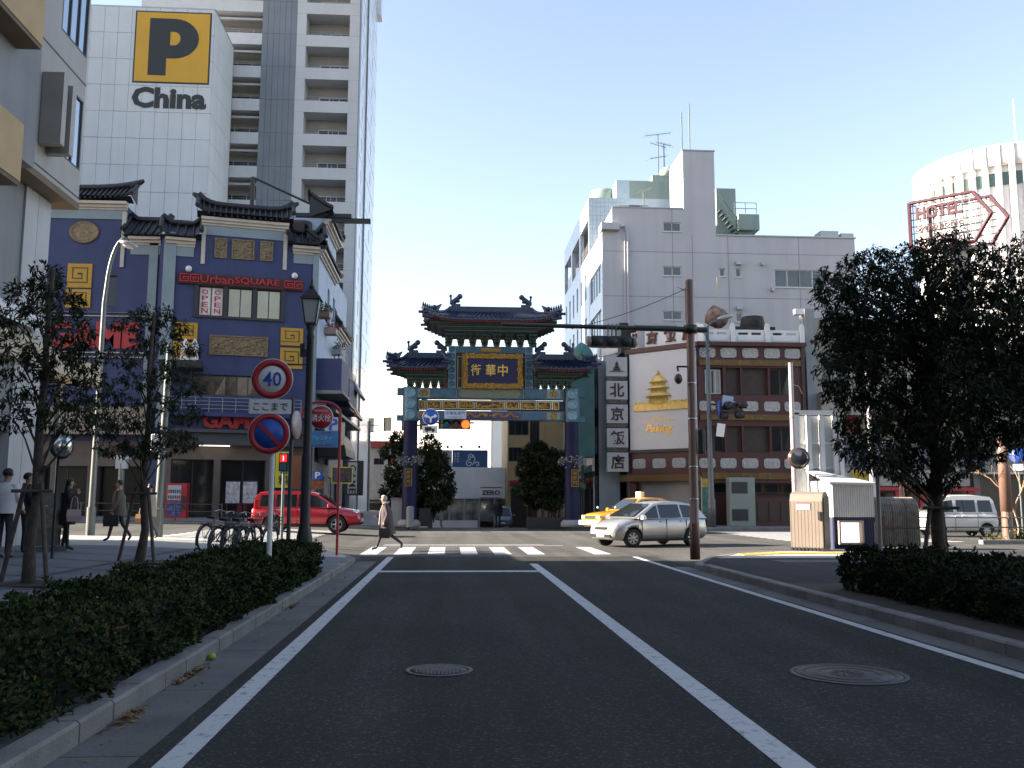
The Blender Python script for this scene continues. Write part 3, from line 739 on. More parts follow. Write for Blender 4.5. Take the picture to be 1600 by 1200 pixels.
# flank balconies
for u0, u1, w0, h_, nn in ((.3, 4.6, 8.6, 2.1, 1.7), (6.0, 11.5, 8.1, 2.0, 1.6)):
    mb = MB(); US.box(mb, u0, u1, .001, nn, w0, w0 + h_); b = mb.build('balcony', m_ublue, ub)
    mb = MB(); US.box(mb, u0 - .15, u1 + .15, .001, nn + .12, w0 - .22, w0 - .003); mb.build('balcony_soffit', mat('grey_soffit', (.22, .22, .23), .7), b)
    mb = MB(); rail(mb, US, u0 + .1, u1 - .1, nn - .1, w0 + h_, w0 + h_ + .8, .7, 2); mb.build('railing', m_alu, b)
mb = MB(); US.box(mb, .3, sl, .001, 1.4, 7.2, 7.38); mb.build('flank_canopy', m_dkfr, ub)
# planters, air units and clutter on the flank
for k, (u, w, nn) in enumerate(((1.5, 13.6, .7), (4.5, 13.0, .8), (8.5, 12.2, .8))):
    t = thing('planter_box', ['brown planter on the flank wall, highest of three', 'tan planter with red flowers in the middle of the flank', 'grey planter on the flank wall, lowest of three'][k], 'planter', US.P(u, .4, w), group='planters on the arcade flank')
    mb = MB(); US.box(mb, u - .5, u + .5, .002, nn, w, w + .4); mb.build('box', [mat('planter_brown', (.2, .13, .08)), mat('planter_tan', (.35, .27, .2)), mat('planter_grey', (.3, .3, .3))][k], t)
    mb = MB(); rr = random.Random(k)
    for q in range(160):
        p = US.P(u + rr.uniform(-.6, .6), nn * rr.uniform(.1, 1.1), w + .4 + abs(rr.gauss(0, .25))); d = V((rr.gauss(0, 1), rr.gauss(0, 1), rr.gauss(0, 1))).normalized() * .1; e = V((rr.gauss(0, 1), rr.gauss(0, 1), rr.gauss(0, 1))).normalized() * .05
        mb.i = 1 if (k == 1 and rr.random() < .6) else 0; mb.poly([p - d, p + e, p + d, p - e])
    o = mb.build('foliage', [mat('planter_leaf', (.05, .08, .03), .7), mat('pink_flower', (.4, .05, .12), .7)], t); o['kind'] = 'stuff'
# steel arm over the roof
sa = thing('roof_gantry', 'black steel gantry arm with sloping stay above the blue arcade roof', 'gantry', (-13, 62, 18))
q0, q1, q2 = at(395, 310, 63), at(395, 277, 63), at(522, 336, 63); q3, q4 = at(458, 347, 63), at(579, 346, 63)
mb = MB(); mb.tube([(q0.x, 63, zt), q1], .16, 6); mb.build('mast', m_black, sa)
mb = MB(); mb.tube([q1, q2], .08, 6); mb.build('stay', m_black, sa)
mb = MB(); mb.box(q3.x - .8, q4.x, 62.8, 63.2, q4.z - .14, q4.z + .14); mb.box(q3.x + .2, q4.x - 1.3, 62.7, 63.3, q4.z + .142, q4.z + .42); mb.build('arm', m_black, sa)
mb = MB(); a = at(470, 372, 63); mb.rbox(a.x - .9, a.x + .8, 62.3, 63.5, a.z - .9, q4.z - .16, .2); mb.build('drum', mat('rusty_dark', (.05, .035, .03), .7, var=.4, vs=3), sa)
mb = MB(); mb.cyl((q3.x - .3, 63, zt), (q3.x - .3, 63, q4.z - .14), .12); mb.build('mast', m_black, sa)
# white banner sails on the little terrace roof
for k, (x, yb) in enumerate(((288, 562), (303, 562))):
    a = UR.px(x, yb, 1.2); t = at(x, 532, 58.0); p = UR.P(a[0], 1.2, a[1])
    mb = MB(); mb.loft([[(p.x - .26, p.y - .04, p.z), (p.x + .26, p.y - .04, p.z), (p.x + .26, p.y + .04, p.z), (p.x - .26, p.y + .04, p.z)], [(p.x - .2, p.y - .04, p.z + .9), (p.x + .24, p.y - .04, p.z + .9), (p.x + .24, p.y + .04, p.z + .9), (p.x - .2, p.y + .04, p.z + .9)], [(p.x - .02, p.y - .03, p.z + 1.3), (p.x + .06, p.y - .03, p.z + 1.3), (p.x + .06, p.y + .03, p.z + 1.3), (p.x - .02, p.y + .03, p.z + 1.3)]])
    mb.i = 1; mb.box(p.x - .15, p.x + .15, p.y - .05, p.y - .041, p.z + .2, p.z + .5)
    o = mb.build('sail_banner', [m_white, mat('orange_print', (.5, .25, .1), .6)]); tag(o, ['narrow white sail banner on the small arcade roof', 'wider white sail banner with orange print on the small arcade roof'][k], 'banner', 'sail banners on the arcade')
mb = MB(); a = UR.px(262, 566, 0); b = UR.px(318, 572, 0); UR.box(mb, a[0] - .4, b[0], .1, 1.9, a[1] - .5, a[1] - .1); mb.build('terrace_roof', m_tiled, ub)

# ------------------------------------------------------------ parking tower with the P sign
m_chin = mat('white_alc_panel', (.60, .62, .63), .6, var=.04, vs=.4, streak=.07)
m_chs = mat('seam', (.22, .23, .24), .8, var=.1)
ch = thing('parking_tower', 'white panelled parking tower with a yellow P and the word China', 'building', (-28, 80, 0))
CY = 75.0
CF = Fr((-44, CY, 0), (1, 0)); cu1 = CF.X(330, 150); ct = CF.px(300, 15)[1]
mb = MB(); CF.box(mb, 0, cu1 - .02, -7, -.06, .1, ct - .02); mb.build('core', m_chs, ch)
pw = (CF.X(326, 150) - CF.X(304.5, 150)); ph_ = CF.px(300, 133)[1] - CF.px(300, 174)[1]
mb = MB(); mb.box(.012, pw - .012, 0, .06, .014, ph_ - .014); pm_ = mesh_of(mb, 'wall_panel', m_chin)
z = ct - ph_; rows = 0
while z > 8 and rows < 16:
    u = cu1 - pw; c = 0
    while u > 8.0 and c < 14:
        piece(pm_, ch, CF.P(u, 0.06 - .06, z) - V((0, .06, 0)) + V((0, 0, random.uniform(-.004, .004)))); u -= pw; c += 1
    z -= ph_; rows += 1
CS = Fr((CF.P(cu1, 0, 0).x, CY, 0), (0, 1))
mb = MB(); mb.box(0, .06, .012, 1.62, .014, ph_ - .014); pm2 = mesh_of(mb, 'wall_panel', m_chin)
z = ct - ph_; rows = 0
while z > 14 and rows < 12:
    for k in range(4): piece(pm2, ch, (CS.o.x - .02, CY + .01 + 1.64 * k, z))
    z -= ph_; rows += 1
mb = MB(); CF.box(mb, 0, cu1 + .06, -6.9, .05, ct, ct + .12); mb.build('coping', m_alu, ch)
ps = thing('parking_sign', 'big yellow square with a black letter P high on the white tower', 'sign', CF.P(14, 0, 30))
q = [CF.px(*p) for p in ((216, 20), (330, 23), (324, 131), (209, 127))]
pu0, pu1, pw0, pw1 = (q[0][0] + q[3][0]) / 2, (q[1][0] + q[2][0]) / 2, (q[2][1] + q[3][1]) / 2, (q[0][1] + q[1][1]) / 2
mb = MB(); CF.box(mb, pu0 - .12, pu1 + .12, .07, .1, pw0 - .12, pw1 + .12); mb.build('border', m_black, ps)
mb = MB(); CF.box(mb, pu0, pu1, .101, .12, pw0, pw1); mb.build('panel', mat('sign_yellow', (.62, .33, .015), .5, var=.06, vs=.5), ps)
def bigP(mb, u0, u1, w0, w1, M):
    W_, H_ = u1 - u0, w1 - w0
    def pt(x, y): return (u0 + x * W_, w0 + y * H_)
    o_ = [(.36, 0), (.36, .30)] + [(.52 + .48 * math.sin(a), .64 - .36 * math.cos(a)) for a in [k * math.pi / 14 for k in range(15)]] + [(.0, 1), (.0, 0)]
    hole = [(.42, .52)] + [(.50 + .13 * math.sin(a), .64 - .12 * math.cos(a)) for a in [k * math.pi / 8 for k in range(9)]] + [(.42, .76)]
    # bridge the hole as a keyhole outline on the left stem
    k_ = [(.36, 0), (.36, .30)] + [(.5 + .5 * math.sin(a), .65 - .35 * math.cos(a)) for a in [j * math.pi / 14 for j in range(15)]]
    right = k_[1:]                              # outer bowl from lower stem to top
    inner = [(.42, .53), (.5, .53)] + [(.5 + .13 * math.sin(a), .65 - .12 * math.cos(a)) for a in [j * math.pi / 8 for j in range(9)]] + [(.42, .77)]
    n = len(right)
    inn = [inner[min(len(inner) - 1, int(j * len(inner) / n))] for j in range(n)]
    for j in range(n - 1): mb.prism([pt(*right[j]), pt(*right[j + 1]), pt(*inn[j + 1]), pt(*inn[j])] if inn[j] != inn[j + 1] else [pt(*right[j]), pt(*right[j + 1]), pt(*inn[j])], -.14, -.121, M)
    mb.prism([pt(0, 0), pt(.36, 0), pt(.36, .30), pt(.42, .53), pt(.42, .77), pt(.5, 1), pt(0, 1)], -.14, -.121, M)
mb = MB(); a = CF.px(231, 118); b = CF.px(313, 32); bigP(mb, a[0], b[0], a[1], b[1], CF.M); mb.build('letter', m_black, ps)
cs = thing('tower_lettering', 'black word China under the yellow P sign', 'sign', CF.P(14, 0, 24))
a, b = CF.px(206, 152), CF.px(323, 152)
mb = MB(); mb.text('China', CF.T((a[0] + b[0]) / 2, a[1], .065), 1.85, .03, .045, b[0] - a[0]); mb.build('lettering', m_black, cs)

# ------------------------------------------------------------ apartment tower
m_tw = mat('tower_panel', (.50, .505, .515), .45, var=.05, vs=.4, streak=.06)
m_tws = mat('lit_glazed_tile', (.66, .70, .76), .22, var=.04, spec=.7)  # glazed flank tile, skylight put into its lighter, bluer colour
m_strip = mat('slate_panel', (.17, .19, .215), .45, var=.08, vs=.5, streak=.1)
tw = thing('apartment_tower', 'tall grey apartment tower with stacked recessed balconies', 'building', (-17, 92, 0))
TY = 82.0; TF = Fr((at(330, 300, TY).x - 4, TY, 0), (1, 0))
X = lambda x: TF.X(x, 250)
ua, ub_, uc_, ud, ue, ug = X(362), X(402), X(457), X(472), X(541), X(557)
fh = 3.17; z0 = TF.px(520, 210)[1]      # a slab top
zs = [z0 + fh * k for k in range(-7, 9)]; ztop = zs[-1] + fh
mb = MB(); TF.box(mb, 0, ug + .03, -18, -1.9, .1, ztop); mb.build('core', mat('balcony_wall', (.32, .31, .30), .7, var=.08), tw)
prl = MB(); prl.box(0, ug - uc_, 0, 1.9, -1.1, 0); par_me = mesh_of(prl, 'parapet', m_tw)
prl = MB(); prl.box(0, ub_ + 3, 0, 1.9, -1.1, 0); par2 = mesh_of(prl, 'parapet', mat('tower_white', (.52, .53, .54), .5, var=.05, streak=.05))
cl = MB(); cl.box(0, ud - uc_, .0, 1.85, .012, fh - 1.112); col1 = mesh_of(cl, 'column', m_tw)
cl = MB(); cl.box(0, ug - ue, .0, 1.85, .012, fh - 1.112); col2 = mesh_of(cl, 'column', m_tw)
rl = MB(); L_ = ue - ud
for k in range(4): rl.tube([(L_ * k / 3, 0, 0), (L_ * k / 3, 0, .42)], .018, 4)
for h in (.2, .42): rl.tube([(0, 0, h), (L_, 0, h)], .018, 4)
rail_me = mesh_of(rl, 'railing', m_alu)
sp_ = MB(); N6 = 6; sw = (uc_ - ub_) / N6; sp_.box(.012, sw - .012, 0, .05, .012, fh - .012); str_me = mesh_of(sp_, 'cladding_panel', m_strip)
for z in zs:
    piece(par_me, tw, TF.P(uc_, 0, z)); piece(par2, tw, TF.P(-3.0, 0, z))
    piece(col1, tw, TF.P(uc_, .0, z)); piece(col2, tw, TF.P(ue, 0, z)); piece(rail_me, tw, TF.P(ud, -.1, z))
    piece(rail_me, tw, TF.P(ua - 1.2, -.1, z))
    for k in range(N6): piece(str_me, tw, TF.P(ub_ + k * sw, .02, z))
    window(TF, tw, ud + 1.1, ue - .1, z - .9, z + 1.1, n=-1.88, cols=3, fm=m_whfr, gm=m_glass)
    window(TF, tw, .5, ub_ - .5, z - .9, z + 1.0, n=-1.88, cols=3, fm=m_dkfr, gm=m_glass)
    mb = MB(); TF.box(mb, ud, ud + .5, -1.6, -1.1, z - .4, z + .3); mb.build('air_unit', m_whfr, tw)
    mb = MB(); TF.box(mb, .0, ub_, -1.0, -.6, z + fh - 1.6, z + fh - 1.4); mb.build('beam', m_tw, tw)
mb = MB(); TF.box(mb, ub_, uc_, -1.9, -.06, .1, ztop); mb.build('strip_core', m_dkfr, tw)
TS = Fr((TF.P(ug, 0, 0).x + .04, TY, 0), (0, 1))
holes = []
for z in zs:
    holes += [(3.4, 4.1, z - .2, z + 1.2), (12.6, 13.3, z - .2, z + 1.2), (8.1, 8.5, z - .2, z + 1.2)]
mb = MB(); holed(mb, TS, 1.2, 18, .1, ztop, holes, .15); mb.build('side_wall', m_tws, tw)
for h in holes: window(TS, tw, *h, n=-.12, fm=m_dkfr, gm=m_glassb)
mb = MB(); TS.box(mb, .02, 1.19, -.3, .03, .1, ztop); mb.build('corner_strip', m_strip, tw)
mb = MB(); TS.box(mb, 6.6, 6.9, .003, .14, .1, ztop); mb.build('drain_pipe', m_strip, tw)
mb = MB()
for z in zs: TS.box(mb, 1.2, 18, .002, .012, z - 1.1, z - 1.07)
mb.build('joint_strip', m_dkfr, tw)
mb = MB(); TS.box(mb, 16.5, 18.2, .003, .5, zs[-1] - 4.6, ztop); mb.build('rear_bay', m_tws, tw)

# added tall block further left along the cross street (outside the picture; it keeps the gate in shade)
ob = thing('office_building', 'tall grey office block further left along the cross street', 'building', (-60, 60, 0))
mb = MB(); mb.box(-80, -48, 51.6, 74, .1, 44); mb.build('wall', m_tw, ob)
OF = Fr((-80, 51.58, 0), (1, 0))
for r_ in range(11):
    for c_ in range(5, 6): window(OF, ob, 1.5 + 5.1 * c_, 5 + 5.1 * c_, 2 + 3.8 * r_, 4 + 3.8 * r_, n=.0, cols=2, fm=m_dkfr, gm=m_glass)

# unseen street blocks added behind the camera to cut sky light on facing fronts
for k, (x0, x1, y0, y1, h) in enumerate(((-40, -13.5, -70, 4, 32), (17, 45, -70, -6, 26), (-40, 45, -110, -80, 30))):
    t = thing('unseen_block', ['brown office block along the left pavement behind the viewer', 'grey office block along the right pavement behind the viewer', 'tall block closing the street behind the viewer'][k], 'building', ((x0 + x1) / 2, (y0 + y1) / 2, 0))
    mb = MB(); mb.box(x0, x1, y0, y1, .1, h); mb.build('wall', mat('block_render%d' % k, ((.2, .17, .15), (.25, .25, .25), (.22, .2, .19))[k], .7, var=.1, streak=.2), t)
    f_ = (Fr((x1 + .02, y0, 0), (0, 1)), Fr((x0 - .02, y1, 0), (0, -1)), Fr((x1, y1 + .02, 0), (-1, 0)))[k]; n = int((x1 - x0 if k == 2 else y1 - y0) / 8)
    for j in range(n):
        for q in range(3): window(f_, t, 2 + 8 * j, 7 + 8 * j, 4 + 7 * q, 7 + 7 * q, n=0, cols=2, fm=m_dkfr, gm=m_glass)
# ------------------------------------------------------------ the painted gate
m_gblue = mat('gate_teal_blue', (.055, .13, .20), .5, var=.25, vs=4)
m_glight = mat('gate_light_blue', (.16, .30, .38), .5, var=.2, vs=5)
m_gdeep = mat('gate_deep_blue', (.007, .010, .045), .6, var=.15, spec=.25)
m_ggreen = mat('gate_green', (.035, .075, .05), .55, var=.3, vs=6)
m_gdark = mat('gate_dark', (.02, .022, .025), .6, var=.3, vs=6)
m_gred = mat('gate_red', (.18, .02, .018), .5, var=.2)
m_gtile = mat('gate_glazed_tile', (.016, .024, .06), .28, var=.35, vs=5, spec=.6)
m_ggold = mat('gate_gold', (.36, .21, .04), .42, .4, var=.25, vs=9)
m_gcream = mat('gate_cream_line', (.62, .52, .30), .5, var=.1)
m_gviolet = mat('gate_violet', (.07, .05, .26), .5, var=.15)
m_golive = mat('gate_olive', (.16, .18, .13), .5, var=.15, vs=8)
m_gbrown = mat('gate_brown', (.07, .03, .015), .5, var=.3, vs=8)
GY = 50.6
gx0, gx1 = at(641, 700, GY).x, at(893, 700, GY).x
GC = (gx0 + gx1) / 2; HW = (gx1 - gx0) / 2
gate = thing('ceremonial_gate', 'Chinese ceremonial gate with three dark glazed roofs and painted blue beams', 'gate', (GC, GY, .14))
def gz(y): return at(767, y, GY - .4).z
def gxx(x, y=600): return at(x, y, GY - .4).x - GC
GF = Fr((GC, GY, 0), (1, 0))
# pillars
m_base_st = mat('pillar_stone', (.25, .25, .25), .7, var=.15)
zb0, zb1 = gz(657), gz(606)
for sx in (-1, 1):
    mb = MB(); mb.smooth = True; mb.cyl((GC + sx * HW, GY, .5), (GC + sx * HW, GY, zb0), .40, .38, 20); p = mb.build('pillar', m_gdeep, gate)
    mb = MB(); mb.lathe([(.62, .14), (.62, .35), (.5, .5), (.42, .52)], 20, (GC + sx * HW, GY, 0)); mb.build('plinth', m_base_st, p)
    # hanging flower ring and plaque on the pillar
    mb = MB(); rr = random.Random(4 + sx)
    for k in range(300):
        a = rr.uniform(0, 6.28); r = .45 + rr.uniform(0, .3); q = V((GC + sx * HW + r * math.cos(a), GY + r * math.sin(a), gz(720) + rr.gauss(0, .13)))
        d = V((rr.gauss(0, 1), rr.gauss(0, 1), rr.gauss(0, 1))).normalized() * .09; e = V((rr.gauss(0, 1), rr.gauss(0, 1), rr.gauss(0, 1))).normalized() * .05
        mb.i = rr.randrange(2); mb.poly([q - d, q + e, q + d, q - e])
    o = mb.build('flower_ring', [mat('dull_leaf', (.10, .12, .11), .7), mat('pale_bloom', (.26, .27, .28), .7)], p); o['kind'] = 'stuff'
    mb = MB(); x = GC + sx * HW + (-.05 if sx < 0 else .12); GF.box(mb, x - GC - .19, x - GC + .19, .41, .46, gz(760), gz(733)); pq = mb.build('plaque', m_black, p)
    mb = MB(); a, b = x - GC - .19, x - GC + .19; c, d = gz(760), gz(733); t = .03
    for bx in ((a, b, c, c + t), (a, b, d - t, d), (a, a + t, c + t, d - t), (b - t, b, c + t, d - t)): GF.box(mb, bx[0], bx[1], .461, .485, bx[2], bx[3])
    for k, chh in enumerate('朝陽門'): mb.text(chh, GF.T((a + b) / 2, d - .2 - .26 * k, .462), .2, .01, .01)
    mb.build('gilt_frame', m_ggold, pq)
    # octagonal pillar head between the beams, with bosses
    mb = MB(); mb.lathe([(.43, zb0 - .05), (.45, zb0), (.45, zb1), (.43, zb1 + .04)], 8, (GC + sx * HW, GY, 0)); h = mb.build('pillar_head', m_gblue, p)
    mb = MB()
    for k in range(3):
        z = zb0 + .3 + k * (zb1 - zb0 - .6) / 2; mb.lathe([(.27, -.44), (.27, -.475), (.2, -.48), (.2, -.46), (.1, -.47), (1e-3, -.48)], 14, (GC + sx * HW, GY, z), 'Y')
    mb.build('boss', m_glight, h)
    mb = MB(); mb.box(GC + sx * (HW + .4) - .35, GC + sx * (HW + .4) + .35, GY - .16, GY + .16, zb1 - .42, zb1 - .02); mb.box(GC + sx * (HW + .4) - .35, GC + sx * (HW + .4) + .35, GY - .16, GY + .16, zb0 - .02, zb0 + .28); mb.build('beam_end', m_gblue, p)
# beams
xi = HW - .42
def beam(y0, y1, m, d): 
    mb = MB(); GF.box(mb, -xi, xi, -d, d, gz(y1), gz(y0)); return mb.build('beam', m, gate)
b1 = beam(606.5, 623, m_gblue, .28); b2 = beam(625, 640, m_gdark, .22); b3 = beam(642, 656, m_gblue, .28)
def panels(parent, y0, y1, lst, n):
    for x0, x1, m, nm in lst:
        mb = MB(); a, b, c, e = gxx(x0), gxx(x1), gz(y1), gz(y0)
        if nm == 'cartouche':
            q = .22; mb.prism([(a, (c + e) / 2), (a + q, c), (b - q, c), (b, (c + e) / 2), (b - q, e), (a + q, e)], -n - .03, -n - .002, Matrix.Translation((GC, GY, 0)))
        else: GF.box(mb, a, b, n + .002, n + .022, c, e)
        mb.build(nm, m, parent)
for bm, y0, y1, cm in ((b1, 608, 621.5, m_golive), (b3, 643.5, 654.5, m_gviolet)):
    panels(bm, y0, y1, [(653, 672, m_glight, 'painted_panel'), (675, 711, m_gblue, 'painted_panel'), (716, 815, cm, 'cartouche'), (820, 852, m_gblue, 'painted_panel'), (855, 876, m_glight, 'painted_panel')], .28)
    mb = MB(); zc = (gz(y0) + gz(y1)) / 2
    for x in (662.5, 865.5):
        for k in range(8):
            a = k * .785; mb.ball((GC + gxx(x) + .17 * math.cos(a), GY - .31, zc + .13 * math.sin(a)), .075, 6, 4, (1, .4, 1))
        mb.ball((GC + gxx(x), GY - .31, zc), .1, 6, 4, (1, .4, 1))
    for x in (652, 673.5, 713, 818, 853.5, 877.5): GF.box(mb, gxx(x) - .02, gxx(x) + .02, .303, .315, gz(y1), gz(y0))
    mb.build('gilding', m_ggold, bm)
mb = MB(); zc = gz(649)
for sx in (-1, 1):
    pts = [(GC + gxx(766) + sx * (.25 + .12 * k), GY - .325, zc + .09 * math.sin(k * 1.1)) for k in range(12)]
    mb.tube(pts, [.05] + [.085 - .004 * k for k in range(11)], 5); mb.ball((pts[0][0], GY - .33, zc), .13, 6, 5, (1.2, .4, 1))
    for k in range(2, 11, 2): mb.tube([pts[k], (pts[k][0] + .12, GY - .33, zc - .16)], [.03, .01], 4); mb.tube([pts[k], (pts[k][0] - .1, GY - .33, zc + .17)], [.03, .01], 4)
mb.lathe([(.13, -.33), (1e-3, -.36)], 3, (GC + gxx(766), GY, zc), 'Y'); mb.build('gilt_dragon', m_ggold, b3)
# gilded figure panels on the middle beam
edges = [(654.5, 664), (668, 689), (693.5, 714), (718.5, 740), (744, 787), (791.5, 811), (815.5, 837), (841, 861), (866, 874)]
for k, (x0, x1) in enumerate(edges):
    a, b, c, e = gxx(x0), gxx(x1), gz(639), gz(626.5); t = .035
    mb = MB()
    for bx in ((a, b, c, c + t), (a, b, e - t, e), (a, a + t, c + t, e - t), (b - t, b, c + t, e - t)): GF.box(mb, bx[0], bx[1], .222, .25, bx[2], bx[3])
    if k: GF.box(mb, gxx(edges[k - 1][1]) + .05, a - .05, .222, .26, c - .02, e + .02)
    p = mb.build('panel_frame', m_gcream, b2)
    mb = MB(); rr = random.Random(k)
    GF.box(mb, a + t, b - t, .221, .228, c + t, e - t); mb.i = 1
    for q in range(int(9 + 22 * (b - a))):
        u = rr.uniform(a + .1, b - .1); w = c + .08 + abs(rr.gauss(0, .12)); w = min(w, e - .1)
        mb.ball(GF.P(u, .232, w), rr.uniform(.03, .07), 5, 4, (rr.uniform(.7, 1.8), .5, 1))
    mb.build('gilt_figure', [m_gbrown, m_ggold], p)
# centre tower over the beams
t0, t1, zt0, zt1 = gxx(700), gxx(833), gz(606) + .002, gz(540)
pw = .42
for sx, x in ((-1, t0 + pw / 2), (1, t1 - pw / 2)):
    mb = MB(); GF.box(mb, x - pw / 2, x + pw / 2, -.25, .25, zt0, zt1 - .02); p = mb.build('tower_post', m_glight, gate)
    mb = MB()
    for k in range(6):
        z = zt0 + .22 + k * (zt1 - zt0 - .4) / 5; mb.lathe([(.17, -.252), (.17, -.275), (.12, -.28), (.12, -.268), (.05, -.285), (1e-3, -.285)], 12, (GC + x, GY, z), 'Y')
    mb.build('boss', m_gblue, p)
mb = MB(); GF.box(mb, t0 + pw, t1 - pw, -.22, .22, gz(551), zt1 - .02); tb = mb.build('tower_beam', m_gblue, gate)
mb = MB(); mb.prism([(-.62, gz(546)), (-.5, gz(549)), (.5, gz(549)), (.62, gz(546)), (.5, gz(543)), (-.5, gz(543))], -.26, -.222, Matrix.Translation((GC + gxx(767), GY, 0))); mb.build('cartouche', m_ggold, tb)
mb = MB(); GF.box(mb, t0 + pw, t1 - pw, -.12, .12, zt0, gz(551) - .003); bk = mb.build('tower_infill', m_gbrown, gate)
for x in (718.5, 820):
    mb = MB(); a = gxx(x)
    for bx in ((a - .14, a - .10, gz(606), gz(556)), (a + .10, a + .14, gz(606), gz(556)), (a - .10, a + .10, gz(557), gz(556)), (a - .10, a + .10, gz(606), gz(605)), (a - .10, a + .1, gz(591), gz(590))): GF.box(mb, bx[0], bx[1], .122, .15, bx[2], bx[3])
    mb.build('gilt_line', m_gcream, bk)
for sx in (-1, 1):
    mb = MB(); x = GC + (t0 - .1 if sx < 0 else t1 + .1); mb.box(x - .1, x + .1, GY - .2, GY + .2, zt0, gz(579)); mb.build('red_post', m_gred, gate)
# name board
a, b, c, e = gxx(723), gxx(816.5), gz(607), gz(553)
nbd = Fr((GC, GY, 0), (1, 0))
mb = MB(); GF.box(mb, a + .2, b - .2, .25, .40, c + .2, e - .2); pl = mb.build('name_board', mat('board_blue', (.012, .010, .06), .4, var=.1), gate)
mb = MB(); rr = random.Random(11); t = .26
for bx in ((a, b, c, c + t), (a, b, e - t, e), (a, a + t, c + t, e - t), (b - t, b, c + t, e - t)):
    GF.box(mb, bx[0], bx[1], .3, .46, bx[2], bx[3])
    for q in range(int(60 * max(bx[1] - bx[0], bx[3] - bx[2]))):
        mb.ball(GF.P(rr.uniform(bx[0], bx[1]), .46, rr.uniform(bx[2], bx[3])), rr.uniform(.03, .06), 5, 4, (1.3, .7, 1))
mb.build('carved_frame', m_ggold, pl)
mb = MB()
for x, chh in ((743.5, '街'), (766.5, '華'), (785.5, '中')):
    mb.text(chh, GF.T(gxx(x), gz(578.5), .401), .64, .05, .012, .54)
mb.build('lettering', mat('bright_gold', (.8, .52, .12), .35, .3, var=.08), pl)
# bracket clusters : stepped inverted pyramids
def bracket_mesh(h, wtop, dtop, seed):
    mb = MB(); n = 7
    for k in range(n):
        f = k / (n - 1); w = .13 + (wtop / 2 - .13) * f; d = .2 + (dtop - .2) * f; z0 = h * k / n; z1 = h * (k + 1) / n - .012
        mb.i = (0, 1, 0, 2, 0, 1, 3)[k]
        mb.box(-w, w, -d, d, z0, z0 + (z1 - z0) * .55)
        mb.i = 1 if mb.i == 0 else 0
        for q in (-1, 0, 1): mb.box(q * w * .8 - .07, q * w * .8 + .07, -d - .02, d + .02, z0 + (z1 - z0) * .56, z1)
        mb.i = 4
        for q in (-1, 1): mb.box(q * w * .8 - .02, q * w * .8 + .02, -d - .035, -d - .022, z0 + .02, z1 - .02)
    return mesh_of(mb, 'bracket_set', [m_ggreen, m_gdark, m_gblue, m_gred, m_golive])
